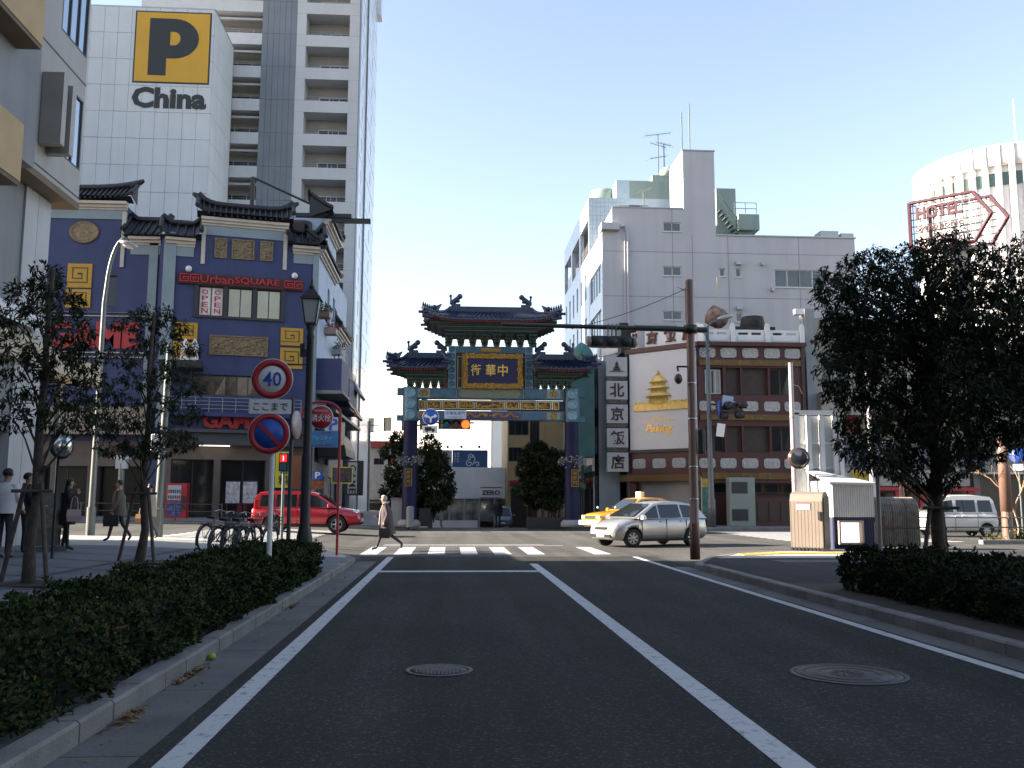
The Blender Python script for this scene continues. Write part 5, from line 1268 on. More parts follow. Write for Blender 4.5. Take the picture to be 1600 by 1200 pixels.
# ------------------------------------------------------------ restaurant
m_rred = mat('dark_red_cladding', (.075, .020, .018), .5, var=.12, vs=2)
m_rbrown = mat('brown_window_frame', (.05, .03, .02), .5, var=.12)
m_lattice = mat('brown_lattice', (.05, .034, .026), .6, var=.2, vs=3)
m_orna = mat('pale_plaster_relief', (.42, .41, .40), .6, var=.2, vs=9, bump=.9, bs=22)
def orange_fn(t, p):
    L = t.links.new; N = t.nodes.new; g = N('ShaderNodeNewGeometry'); v = N('ShaderNodeTexVoronoi'); v.inputs['Scale'].default_value = 7; v.feature = 'F2'
    L(g.outputs['Position'], v.inputs['Vector']); c = N('ShaderNodeValToRGB'); e = c.color_ramp.elements
    e[0].position = .25; e[0].color = (.13, .02, .006, 1); e[1].position = .65; e[1].color = (.12, .065, .012, 1); k = e.new(.45); k.color = (.20, .05, .008, 1); L(v.outputs['Distance'], c.inputs[0]); L(c.outputs[0], p.inputs['Base Color'])
m_oran = node_mat('painted_frieze', orange_fn, .5)
m_ygr = mat('yellow_frieze', (.15, .085, .015), .5, var=.5, vs=7)
pk = thing('restaurant_building', 'dark red three storey Chinese restaurant with white relief plaques and a big billboard', 'building', (17, 57, 0))
PY = 54.0
PF = Fr((at(1100, 700, PY).x, PY, 0), (1, 0)); p_r = PF.X(1257, 620)
zc = lambda y: PF.px(1180, y)[1]
zp = zc(541)
mb = MB(); PF.box(mb, -.6, p_r, -9, -.62, .1, zp); mb.build('core', m_rred, pk)
winr = [(PF.X(1100, 600), PF.X(1130, 600)), (PF.X(1134, 600), PF.X(1157, 600)), (PF.X(1160, 600), PF.X(1200, 600)), (PF.X(1203, 600), PF.X(1238, 600))]
hs = [(a, b, zc(y1), zc(y0)) for (y0, y1) in ((575, 618), (666, 707)) for a, b in winr]
hs += [(.3, p_r - .4, .15, zc(755))]
mb = MB(); holed(mb, PF, -.3, p_r, .1, zp, hs, .4); mb.build('wall', m_rred, pk)
for k, h in enumerate(hs[:-1]):
    lat = k % 4 in (1, 2)
    window(PF, pk, *h, n=-.3, cols=2 if not lat else 1, fm=m_rbrown, gm=(m_lattice if lat else m_glass), ft=.1)
    if k == 0: window(PF, pk, h[0] + .12, h[1] - .1, h[2] + .1, h[3] - .1, n=-.27, cols=3, fm=m_whfr, gm=mat('pale_blind', (.35, .35, .33), .6, var=.1), ft=.05)
mb = MB(); PF.box(mb, .3, p_r - .4, -3.2, -3.0, .15, zc(755)); mb.build('shop_back', mat('dim_shop', (.06, .055, .045), .7, var=.4, vs=1), pk)
window(PF, pk, .5, p_r - .6, 2.0, zc(756), n=-.5, cols=5, fm=m_rbrown, gm=m_glass)
# plaques
pm = MB(); W2, H2, c_ = .48, .29, .11
ol = [(-W2, -H2 + c_), (-W2 + c_, -H2), (W2 - c_, -H2), (W2, -H2 + c_), (W2, H2 - c_), (W2 - c_, H2), (-W2 + c_, H2), (-W2, H2 - c_)]
pm.prism(ol, -.05, 0); 
rr = random.Random(5)
for k in range(26): pm.ball((rr.uniform(-.38, .38), -.05, rr.uniform(-.2, .2)), rr.uniform(.03, .06), 5, 4, (1, .4, 1))
pl_me = mesh_of(pm, 'relief_plaque', m_orna)
for y in (552, 635, 724):
    for x in (1105, 1138, 1172, 1206, 1238):
        a = PF.px(x, y); piece(pl_me, pk, PF.P(a[0], .003, zc(y)))
mb = MB()
for y0, y1 in ((563, 572), (648, 657), (739, 749)):
    PF.box(mb, -.2, p_r - .1, .002, .10, zc(y1), zc(y0))
fz = mb.build('frieze', m_oran, pk)
for y0, y1 in ((563, 572), (648, 657), (739, 749)):
    for a, b in ((.1, 1.4), (p_r / 2 - .9, p_r / 2 - .1), (p_r / 2 + .1, p_r / 2 + .9), (p_r - 1.2, p_r - .2)):
        mb = MB(); PF.box(mb, a, b, .102, .12, zc(y1) + .01, zc(y0) - .01); mb.build('frieze_panel', m_ygr, pk)
mb = MB(); PF.box(mb, -.3, p_r + .15, -.02, .25, zp - .02, zp + .22); mb.build('cornice', m_rred, pk)
mb = MB(); PF.box(mb, p_r - .16, p_r + .04, .0, .12, .1, zp); mb.build('corner_post', m_rbrown, pk)
# white balustrade on the roof
zb0, zb1 = zp + .23, zc(516)
def balus(fr, u0, u1, n, par):
    k = max(1, round((u1 - u0) / 2.1))
    for i in range(k + 1):
        u = u0 + (u1 - u0) * i / k; mb = MB(); fr.box(mb, u - .13, u + .13, n - .14, n + .14, zb0, zb1 + .28); fr.box(mb, u - .09, u + .09, n - .1, n + .1, zb1 + .28, zb1 + .42); mb.build('baluster_post', m_white, par)
        if i < k:
            a, b = u + .16, u + (u1 - u0) / k - .16
            mb = MB(); holed(mb, fr, a, b, zb0, zb1, [(a + .2, (a + b) / 2 - .1, zb1 - .28, zb1 - .12), ((a + b) / 2 + .1, b - .2, zb1 - .28, zb1 - .12)], .12, n)
            fr.box(mb, a + .14, b - .14, n + .002, n + .03, zb0 + .1, zb1 - .36); fr.box(mb, a, b, n - .16, n - .12, zb0, zb0 + .5); fr.box(mb, a, b, n - .12, n - .002, zb1, zb1 + .04); mb.build('baluster_panel', m_white, par)
bl = thing('balustrade', 'white Chinese balustrade along the restaurant roof', 'balustrade', PF.P(4, 0, zp)); balus(PF, -.2, p_r, -.1, bl)
# chamfered billboard corner
K0 = at(985, 700, 57.3); K1 = PF.P(-.3, 0, 0)
KF = Fr((K0.x, 57.3, 0), (K1.x - K0.x, K1.y - 57.3)); kl = (V((K1.x, K1.y)) - V((K0.x, 57.3))).length
kz = lambda y: KF.px(1035, y)[1]
mb = MB(); KF.box(mb, 0, kl - .05, -3.5, -.05, 2.9, kz(545)); mb.build('corner_core', m_rred, pk)
mb = MB(); KF.box(mb, 0, kl, -.04, .12, kz(741), kz(707)); mb.build('corner_band', m_rred, pk)
for x in (1001, 1032, 1063): a = KF.px(x, 724); o = piece(pl_me, pk, KF.P(a[0], .124, kz(724)), rot=(0, 0, math.atan2(KF.u.y, KF.u.x)), scale=(.95, 1, 1))
mb = MB(); KF.box(mb, -.6, kl + .1, -.04, .3, kz(752), kz(741.5)); mb.build('corner_frieze', m_oran, pk)
mb = MB(); KF.box(mb, .4, kl - .2, -.5, -.35, .1, kz(752) - .01); o = mb.build('shutter', mat('grey_shutter', (.34, .34, .34), .5, .3, var=.06), pk)
sl = MB()
for k in range(18): KF.box(sl, .4, kl - .2, -.349, -.33, .15 + .14 * k, .15 + .14 * k + .1)
q = sl.build('slat', MATS['grey_shutter'], o); q['kind'] = 'stuff'
mb = MB(); KF.box(mb, -.1, .39, -.5, .0, .1, kz(753)); KF.box(mb, kl - .19, kl + .1, -.5, 0, .1, kz(753)); mb.build('corner_pier', m_rred, pk)
mb = MB(); KF.box(mb, -.2, kl + .15, -.3, .28, kz(548), kz(541)); mb.build('corner_cornice', m_rred, pk)
kb = thing('billboard', 'white billboard with a golden round temple and the word Peking', 'billboard', KF.P(kl / 2, .2, 6))
mb = MB(); KF.box(mb, .1, kl - .06, -.04, .18, kz(702), kz(549)); bd = mb.build('panel', mat('billboard_white', (.60, .60, .61), .4, var=.03), kb)
mb = MB(); t = .14; a, b, c, e = .0, kl + .02, kz(703) , kz(548.5)
for bx in ((a, b, c - t, c), (a, b, e, e + t), (a - t, a, c, e), ): KF.box(mb, bx[0], bx[1], -.03, .26, bx[2], bx[3])
mb.build('frame', m_dkfr, kb)
# golden temple
ux = lambda x: KF.px(x, 640)[0]
um = (ux(991) + kl) / 2 - .35; zb = kz(641)
mb = MB()
KF.box(mb, .45, kl - .1, .182, .26, zb, zb + .42)
for k in range(26):
    u = .5 + (kl - .7) * k / 25; KF.box(mb, u - .05, u + .05, .182, .29, zb + .42, zb + .55)
sc_ = 1.0
def tier(z, r0, r1, h0, h1):
    MBc = [(r0 * .72, z), (r0 * .72, z + h0), (r0, z + h0), (r0 * .96, z + h0 + .08), (r1, z + h0 + h1)]
    n = 16; rings = []
    for r, h in MBc: rings.append([KF.P(um + r * math.cos(3.1416 * q / n), .182 + .35 * r * math.sin(3.1416 * q / n), h) for q in range(n + 1)])
    o_ = mb.smooth; mb.smooth = True; mb.loft(rings, close=False, cap=False); mb.smooth = o_
tier(zb + .42, .92, .66, .42, .2); tier(zb + 1.02, .76, .54, .3, .17); tier(zb + 1.47, .64, .1, .24, .52)
mb.lathe([(.1, zb + 2.2), (.05, zb + 2.3), (.01, zb + 2.5)], 8, KF.P(um, .25, 0))
KF.box(mb, um - 1.5, um + 1.5, .182, .27, zb + .425, zb + .48); mb.build('temple_relief', mat('bright_gilt', (.66, .46, .13), .4, .2, var=.22, vs=6), bd)
mb = MB(); mb.text('Peking', KF.T(um, kz(671), .182), .62, .03, .015, 1.9, shear=.35); mb.text('CHINESE', KF.T(um, kz(651.5), .182), .14, .01, .004, 1.1); mb.text('RESTAURANT & BAR', KF.T(um, kz(657.5), .182), .13, .01, .004, 2.3); mb.build('lettering', m_gold, bd)
# roof sign letters over the chamfer
kb2 = thing('roof_lettering', 'red brown characters on a white band over the restaurant corner', 'sign', KF.P(kl / 2, 0, zp))
mb = MB(); zb0k, zb1k = kz(541) + .02, kz(514); KF.box(mb, -.3, kl + .4, -.2, .0, zb0k, zb1k); q = mb.build('band', m_white, kb2)
mb = MB()
for k, chh in enumerate('北京飯店'): mb.text(chh, KF.T(.45 + k * (kl - .5) / 3.4, (zb0k + zb1k) / 2 + .05, .004), .82, .1, .03)
mb.build('lettering', mat('maroon_letter', (.10, .02, .02), .5), q)
balus_l = thing('balustrade', 'short white balustrade stepping back on the restaurant corner', 'balustrade', KF.P(0, 0, zp)); balus(Fr(KF.P(-.2, 0, 0) + V((-1.2, 3.0, 0)), (.37, -.93)), 0, 3.0, 0, balus_l)
# vertical sign column
vs_ = thing('vertical_sign', 'column of five white square panels spelling the restaurant name', 'sign', (K0.x - 1, 57, 3))
VF = Fr((at(948, 650, 57.0).x, 57.0, 0), (1, 0)); vu = VF.X(981, 650)
for k, (y0, y1) in enumerate(((558, 588), (595, 624), (632, 661), (669, 699), (707, 737))):
    mb = MB(); a, b = VF.px(964, y1)[1], VF.px(964, y0)[1]; VF.box(mb, 0, vu, -.35, 0, a, b); q = mb.build('panel', mat('sign_white', (.50, .49, .48), .5, var=.08, vs=4), vs_)
    mb = MB()
    if k: mb.text('北京飯店'[k - 1], VF.T(vu / 2, (a + b) / 2, .003), (b - a) * .74, .02, .025)
    else:
        for j in range(3): VF.box(mb, vu / 2 - .30 + .08 * j, vu / 2 + .30 - .08 * j, .002, .02, a + .35 + .14 * j, a + .40 + .14 * j); VF.box(mb, vu / 2 - .2 + .06 * j, vu / 2 + .2 - .06 * j, .002, .02, a + .40 + .14 * j, a + .48 + .14 * j)
        VF.box(mb, vu / 2 - .45, vu / 2 + .45, .002, .02, a + .28, a + .32); mb.prism([(vu / 2 - .12, a + .76), (vu / 2 + .12, a + .76), (vu / 2, a + .98)], -.02, -.002, VF.M)
    mb.build('lettering', mat('dark_letter', (.05, .025, .025), .5), q)
    if k < 4:
        mb = MB(); VF.box(mb, .03, vu - .03, -.33, -.03, VF.px(964, (594, 631, 668, 706)[k])[1] + .01, a - .01); mb.build('spacer', mat('dark_spacer', (.10, .085, .07), .5, var=.6, vs=6), vs_)
mb = MB(); 
for z in (3.8, 6, 8.2): VF.box(mb, vu, vu + 1.6, -.25, -.15, z, z + .08)
mb.build('bracket', m_dkfr, vs_)
# flank of the restaurant along the side street
FKF = Fr((K0.x - .3, 66, 0), (.03, -1)); hs = [(.5, 3.5, z, z + 1.6) for z in (4.2, 7.2)] + [(4.2, 7.6, z, z + 1.6) for z in (4.2, 7.2)] + [(.5, 7.5, .2, 2.8)]
mb = MB(); holed(mb, FKF, 0, 8.6, .1, zp - .3, hs, .2); mb.build('side_wall', mat('bluegrey_side', (.20, .23, .26), .6, var=.1, streak=.15), pk)
for h in hs: window(FKF, pk, *h, n=-.15, cols=3, fm=m_dkfr, gm=m_glass)
mb = MB(); FKF.box(mb, .02, 8.6, -5, -.25, .1, zp - .35); mb.build('side_core', m_dkfr, pk)
# roof clutter of the restaurant
rc = thing('roof_drum', 'rusty lantern shaped drum sign on the restaurant roof', 'sign', at(1125, 510, 56))
a = at(1122, 497, 56); mb = MB(); M = Matrix.Translation(a) @ Matrix.Rotation(R(24), 4, 'Y')
mb.lathe([(.3, -.75), (.62, -.6), (.66, .1), (.5, .45), (.2, .62)], 14, M=M @ Matrix.Rotation(R(90), 4, 'Y')); mb.build('drum', mat('rust_cream', (.20, .13, .10), .7, var=.7, vs=3), rc)
mb = MB(); mb.tube([a + V((0, 0, -.4)), (a.x, a.y, zp)], .08, 6); mb.tube([a + V((.1, 0, .5)), a + V((.1, 0, 2.3))], .035, 5); mb.box(a.x - .02, a.x + .22, a.y - .02, a.y + .02, a.z + 1.9, a.z + 2.6); mb.build('stand', m_cream, rc)
hw_ = thing('roof_shed', 'low pale plant shed on the restaurant roof', 'shed', PF.P(-1, -5, zp)); a = PF.rect(1010, 497, 1068, 516)
mb = MB(); PF.box(mb, a[0], a[1], -5, -2.5, zp, a[3]); mb.build('wall', m_wh, hw_)
mb = MB(); PF.box(mb, a[0] - .2, a[1] + .2, -5.1, -2.3, a[3] + .003, a[3] + .15); mb.build('roof', m_alu, hw_)
for k, (x0, x1, y0, y1, lb) in enumerate(((985, 1008, 494, 515, 'black plant box at the left end of the restaurant roof'), (1175, 1250, 500, 520, 'long black plant housing on the restaurant roof'))):
    a = PF.rect(x0, y0, x1, y1); t = thing('plant_box', lb, 'roof plant', PF.P(a[0], -5, zp)); mb = MB(); PF.box(mb, a[0], a[1], -5, -3.2, zp, a[3]); mb.build('casing', m_black, t); mb = MB(); PF.box(mb, a[0] - .1, a[1] - .4, -5, -3.1, a[3] + .003, a[3] + .2); mb.build('lid', m_black, t)
t = thing('dark_tank', 'round dark water tank on the restaurant roof', 'tank', PF.P(6, -4, zp)); a = PF.px(1209, 500); mb = MB(); mb.lathe([(.75, a[1] - .2), (.8, a[1] + .5), (.7, a[1] + .95), (.1, a[1] + 1.05)], 12, PF.P(a[0], -4, 0)); mb.build('shell', mat('dark_rust', (.03, .02, .02), .7, var=.4, vs=4), t); mb = MB(); mb.tube([PF.P(a[0] - .9, -4, a[1]), PF.P(a[0] - .9, -4, a[1] + .3)], .1, 6); PF.box(mb, a[0] - .6, a[0] + .6, -4.6, -3.4, zp, a[1] - .2); mb.build('stand', m_black, t)
t = thing('floodlight', 'white floodlight on a mast at the right end of the restaurant roof', 'lamp', PF.P(p_r - .2, 0, zp)); a = PF.px(1263, 487); mb = MB(); mb.tube([PF.P(a[0], -1, zp), PF.P(a[0], -1, a[1])], .04, 6); mb.build('mast', m_white, t); mb = MB(); PF.box(mb, a[0] - .5, a[0] + .15, -1.2, -.8, a[1], a[1] + .35); mb.build('head', m_white, t)
# things on the pavement before the restaurant
t = thing('vending_cabinet', 'pale green cabinet with dark panels before the restaurant', 'cabinet', (0, 0, 0)); a = gnd(1158, 823, .14); a = at(1158, 822, 53)
mb = MB(); mb.rbox(a.x - .75, a.x + .75, 52.6, 53.3, .14, 2.9, .04); t.location = (a.x, 53, .14); mb.build('body', mat('pale_green_cabinet', (.26, .29, .25), .5, var=.06), t)
for z in (.45, 2.0):
    mb = MB(); mb.box(a.x - .62, a.x + .3, 52.56, 52.598, z, z + .65); mb.build('louvre_panel', m_dkfr, t)
t = thing('counter', 'low dark red panelled counter before the restaurant', 'counter', (a.x + 2.2, 53, .14)); mb = MB(); mb.box(a.x + .85, a.x + 3.0, 52.9, 53.4, .14, 1.75); mb.build('body', m_rred, t)
for k in range(3): mb = MB(); mb.box(a.x + .95 + .68 * k, a.x + 1.5 + .68 * k, 52.86, 52.898, .4, 1.5); mb.build('panel', m_rbrown, t)
t = thing('banner', 'green and yellow advertising banner behind the brown pole', 'banner', (0, 0, 0)); a = at(1106, 800, 51.5); t.location = (a.x, 51.5, .14)
mb = MB(); mb.loft([[(a.x - .3, 51.5, z), (a.x + .3, 51.47, z), (a.x + .3, 51.49, z), (a.x - .3, 51.52, z)] for z in (.5, 2.3)]); mb.build('cloth', mat('green_cloth', (.06, .18, .15), .7, var=.4, vs=4), t); mb = MB(); mb.box(a.x - .3, a.x + .3, 51.46, 51.5, 2.31, 2.8); mb.build('header', mat('yellow_cloth', (.4, .33, .05), .7, var=.3, vs=5), t); mb = MB(); mb.tube([(a.x - .33, 51.5, .14), (a.x - .33, 51.5, 2.9)], .02, 5); mb.build('pole', m_whfr, t)

# ------------------------------------------------------------ buildings behind the right tree
s1 = thing('shop_building', 'grey beige shop building with an overhanging first floor right of the restaurant', 'building', (27, 56, 0))
SF1 = Fr((at(1262, 700, 55).x, 55, 0), (1, 0)); m_gb = mat('beige_render', (.36, .32, .27), .65, var=.08, streak=.15)
u1 = 10.0; z1 = SF1.px(1300, 497)[1]
hs = [SF1.rect(1281, 556, 1301, 612), SF1.rect(1304, 556, 1330, 612), SF1.rect(1333, 556, 1356, 612)]
mb = MB(); holed(mb, SF1, .6, u1, SF1.px(1300, 646)[1], z1, hs, .15); SF1.box(mb, .6, u1, -1.4, -.2, .1, z1); mb.build('wall', m_gb, s1)
for h in hs: window(SF1, s1, *h, n=-.1, rows=2, fm=m_whfr, gm=m_glass)
mb = MB(); SF1.box(mb, 0, .59, -.6, .3, .1, z1 + .5); mb.build('party_wall', mat('grey_party', (.30, .31, .32), .7, var=.1, streak=.2), s1)
mb = MB(); SF1.box(mb, .6, u1, .01, .9, SF1.px(1300, 646)[1] - .15, SF1.px(1300, 616)[1]); mb.build('balcony', m_gb, s1)
mb = MB(); SF1.box(mb, .7, u1, -.18, -.1, 3.7, 5.0); a = SF1.px(1333, 660); mb.build('fascia', mat('bluegrey_fascia', (.20, .22, .27), .5), s1)
mb = MB(); mb.prism([(a[0] - .55, a[1] - .45), (a[0] + .55, a[1] - .6), (a[0] + .35, a[1] + .5), (a[0] - .2, a[1] + .55)], .05, .09, SF1.M); mb.build('red_emblem', m_red, s1)
mb = MB(); SF1.box(mb, 2.2, u1, .0, .1, 2.5, 3.5); mb.build('sign_band', mat('pale_sign', (.42, .40, .34), .5, var=.3, vs=2.5), s1)
mb = MB(); SF1.box(mb, 2.6, 4.2, .102, .13, 2.75, 3.4); mb.build('yellow_sign', mat('yellow_sign', (.45, .32, .04), .5, var=.4, vs=6), s1)
mb = MB(); SF1.box(mb, 1.5, u1, .0, 1.2, 2.2, 2.4); mb.build('red_awning', m_red, s1)
for k in range(4): mb = MB(); SF1.box(mb, 4.8 + 1.5 * k, 5.2 + 1.5 * k, .9, 1.1, .14, 2.19); mb.build('red_post', m_red, s1)
mb = MB(); SF1.box(mb, .7, u1, -.1, -.05, .14, 2.1); mb.build('shopfront', MATS['dark_shopfront'], s1)
s2 = thing('shop_building', 'grey building with striped shutters behind the white van', 'building', (36, 56, 0))
SF2 = Fr((SF1.P(u1, 0, 0).x + .3, 55, 0), (1, 0)); hs = [(1 + 3.5 * k, 3.4 + 3.5 * k, 4.6, 6.2) for k in range(5)] + [(1 + 3.5 * k, 3.4 + 3.5 * k, 7.8, 9.2) for k in range(5)] + [(.4 + 4.4 * k, 4.4 + 4.4 * k, .15, 3.0) for k in range(4)]
mb = MB(); holed(mb, SF2, 0, 18.6, .1, 10.5, hs, .25); SF2.box(mb, 0, 18.6, -6, -.3, .1, 10.4); mb.build('wall', mat('dull_grey_render', (.24, .235, .22), .7, var=.12, streak=.2), s2)
for h in hs[:10]: window(SF2, s2, *h, n=-.2, cols=2, fm=m_dkfr, gm=m_glass)
for k, h in enumerate(hs[10:]):
    mb = MB(); SF2.box(mb, h[0] + .01, h[1] - .01, -.24, -.2, h[2], h[3]); o = mb.build('shutter', MATS['grey_shutter'] if k == 3 else MATS['dark_shopfront'], s2)
    mb = MB()
    for q in range(14): SF2.box(mb, h[0] + .02, h[1] - .02, -.199, -.18, h[2] + .2 * q, h[2] + .2 * q + .14)
    o = mb.build('slat', MATS['grey_shutter'] if k == 3 else MATS['dark_shopfront'], o); o['kind'] = 'stuff'
mb = MB(); SF2.box(mb, 0, 18.6, .01, 1.3, 3.2, 3.32); mb.build('canopy', m_alu, s2)
mb = MB(); SF2.box(mb, 13.2, 13.9, .01, .1, 2.2, 2.9); mb.build('blue_sign', m_blue_s, s2)
s3 = thing('shop_building', 'plain grey end building at the right edge of the street', 'building', (58, 58, 0))
SF3 = Fr((SF2.P(18.9, 0, 0).x, 55.5, 0), (1, 0)); hs = [(1 + 3.2 * k, 3 + 3.2 * k, 3.6 + 3 * j, 5 + 3 * j) for k in range(6) for j in range(2)]
mb = MB(); holed(mb, SF3, 0, 22, .1, 9.5, hs, .2); SF3.box(mb, 0, 22, -6, -.25, .1, 9.4); mb.build('wall', m_gr, s3)
for h in hs: window(SF3, s3, *h, n=-.15, cols=2, fm=m_dkfr, gm=m_glass)
# ------------------------------------------------------------ round hotel and its roof sign
m_hot = mat('white_hotel_panel', (.72, .70, .69), .6, var=.04, vs=.3)
ht = thing('round_hotel', 'white cylindrical hotel tower with vertical ribs and green windows', 'building', (76, 118, 0))
ex = at(1448, 400, 150).x; RAD = 14.0; HC = V((ex + RAD, 150, 0)); hz = at(1500, 266, 150).z
mb = MB(); n = 72
mb.lathe([(RAD - .6, -1), (RAD - .6, hz - 1)], n, HC); mb.build('core', m_hot, ht)
pn = MB(); ang = 2 * math.pi / 44; cw_ = 2 * (RAD) * math.sin(ang / 2)
 
rib = MB(); rib.prism([(-.5, 0), (-.36, -.8), (.36, -.8), (.5, 0)], -46, 0, plane='XY'); rib_me = mesh_of(rib, 'rib', m_hot)
wn = MB(); wn.box(-.48, .48, -.1, 0, -1.05, 1.05); wn_me = mesh_of(wn, 'window', mat('green_glass', (.035, .075, .055), .08, var=.15, spec=.8))
mb = MB(); mb.lathe([(RAD - .3, hz - 3.4), (RAD + .05, hz - 3.38), (RAD + .05, hz), (RAD - 1, hz)], n, HC); mb.build('parapet', m_hot, ht)
for k in range(22):
    a = math.pi + k * ang - .15; p = HC + V((math.cos(a), math.sin(a), 0)) * (RAD - .55)
    rz = a + math.pi / 2
    piece(rib_me, ht, p + V((0, 0, hz - .01)), rot=(0, 0, rz))
    a2 = a + ang / 2; p = HC + V((math.cos(a2), math.sin(a2), 0)) * (RAD - .6)
    for j in range(1): piece(wn_me, ht, p + V((0, 0, hz - 5.6 - 4.6 * j)), rot=(0, 0, a2 + math.pi / 2))
mb = MB(); q = at(1588, 225, 146); mb.tube([q, q + V((0, 0, 8))], .1, 5); mb.build('lightning_rod', m_white, ht)
# hotel sign on a pylon
hs_ = thing('hotel_sign', 'open red framed arrow sign reading HOTEL on a roof pylon', 'sign', at(1490, 390, 70))
def arrow_sign(x0, y0, x1, y1, x2, Y, Y2, par, letters):
    A = at(x0, y0, Y); B = at(x1, y1, Y2); d = V((B.x - A.x, Y2 - Y)); f = Fr((A.x, Y, 0), (d.x, d.y)); L = d.length
    zt_, zb_ = A.z, A.z - 4.3
    tip = (L + 1.35, (zt_ + zb_) / 2)
    pts = [(0, zb_), (L, zb_), tip, (L, zt_), (0, zt_)]
    mb = MB(); P3 = [f.P(u, 0, w) for u, w in pts]
    for a, b in zip(P3, P3[1:] + P3[:1]): mb.tube([a, b], .17, 5)
    mb.build('frame', mat('maroon_steel', (.075, .012, .02), .5, var=.1), par)
    mb = MB()
    for k in range(9): u = L * (k + .5) / 9; mb.tube([f.P(u, -.1, zb_), f.P(u, -.1, zt_)], .045, 4)
    for k in range(7): w = zb_ + (zt_ - zb_) * (k + .5) / 7; mb.tube([f.P(0, -.1, w), f.P(L + .4, -.1, w)], .045, 4)
    mb.build('lattice', m_grey_pole, par)
    if letters:
        mb = MB(); mb.text('HOTEL', f.T(L * .48, zt_ - 1.15, .05), 1.15, .25, .03, L * .72); mb.text('Symphonic', f.T(L * .47, zt_ - 2.5, .05), .7, .15, .02, L * .74); mb.text('RESTAURANT', f.T(L * .46, zt_ - 3.6, .05), .5, .15, .02, L * .7)
        mb.build('lettering', MATS['maroon_steel'], par)
    return f, L, zt_, zb_
f, L, zt_, zb_ = arrow_sign(1420, 318, 1519, 296, 1543, 76, 72.5, hs_, True)
arrow_sign(1452, 324, 1546, 300, 1567, 79, 75.5, hs_, False)
mb = MB()
for k in range(4): u = L * k / 3; mb.tube([f.P(u, 0, zb_), f.P(u + .6, -3.4, zb_ + .2)], .06, 4); mb.tube([f.P(u, 0, zt_), f.P(u + .6, -3.4, zt_ - .1)], .06, 4); mb.tube([f.P(u, 0, zb_), f.P(u + .6, -3.4, zt_)], .05, 4)
mb.build('stay', m_whfr, hs_)
mb = MB(); c = f.P(L * .62, -1.7, 0); mb.box(c.x - .9, c.x + .9, c.y - .6, c.y + .6, 8, zb_ - .1); mb.box(c.x - 2.6, c.x + 2.2, c.y - 1.2, c.y + 1.2, zb_ - .1, zb_ + .1); mb.build('pylon', m_cream, hs_)
hb = thing('rear_building', 'pale block carrying the hotel sign behind the street tree', 'building', (40, 76, 0)); mb = MB(); mb.box(c.x - 6, c.x + 14, c.y - 1.5, c.y + 10, .1, 13.5); mb.build('wall', m_hot, hb); mb = MB(); mb.box(c.x - 6.1, c.x + 14.1, c.y - 1.6, c.y + 10.1, 13.503, 13.8); mb.build('coping', m_cream, hb)
# ------------------------------------------------------------ vehicles  (local axes: x forward, y left, z up)
m_tyre = mat('tyre_rubber', (.018, .018, .018), .85, var=.15)
m_rim = mat('alloy_rim', (.45, .45, .45), .35, .7, var=.05)
m_under = mat('underbody', (.012, .012, .012), .9)
m_carglass = mat('car_glass', (.014, .018, .02), .03, var=0, spec=.55)
m_lens = mat('lamp_lens', (.62, .64, .66), .08, .3, var=0, spec=.9)
m_tail = mat('tail_lamp', (.35, .01, .012), .15, var=0)
m_plate = mat('number_plate', (.72, .72, .70), .5, var=.03)
m_chrome = mat('chrome', (.6, .6, .6), .15, .9, var=0)
def smoothseq(st, n=4):
    out = []
    for k in range(len(st) - 1):
        p0, p1, p2, p3 = st[max(0, k - 1)], st[k], st[k + 1], st[min(len(st) - 1, k + 2)]
        for i in range(n):
            t = i / n; out.append(tuple(.5 * (2 * b + (c - a) * t + (2 * a - 5 * b + 4 * c - d) * t * t + (3 * b - a - 3 * c + d) * t ** 3) for a, b, c, d in zip(p0, p1, p2, p3)))
    out.append(tuple(st[-1])); return out
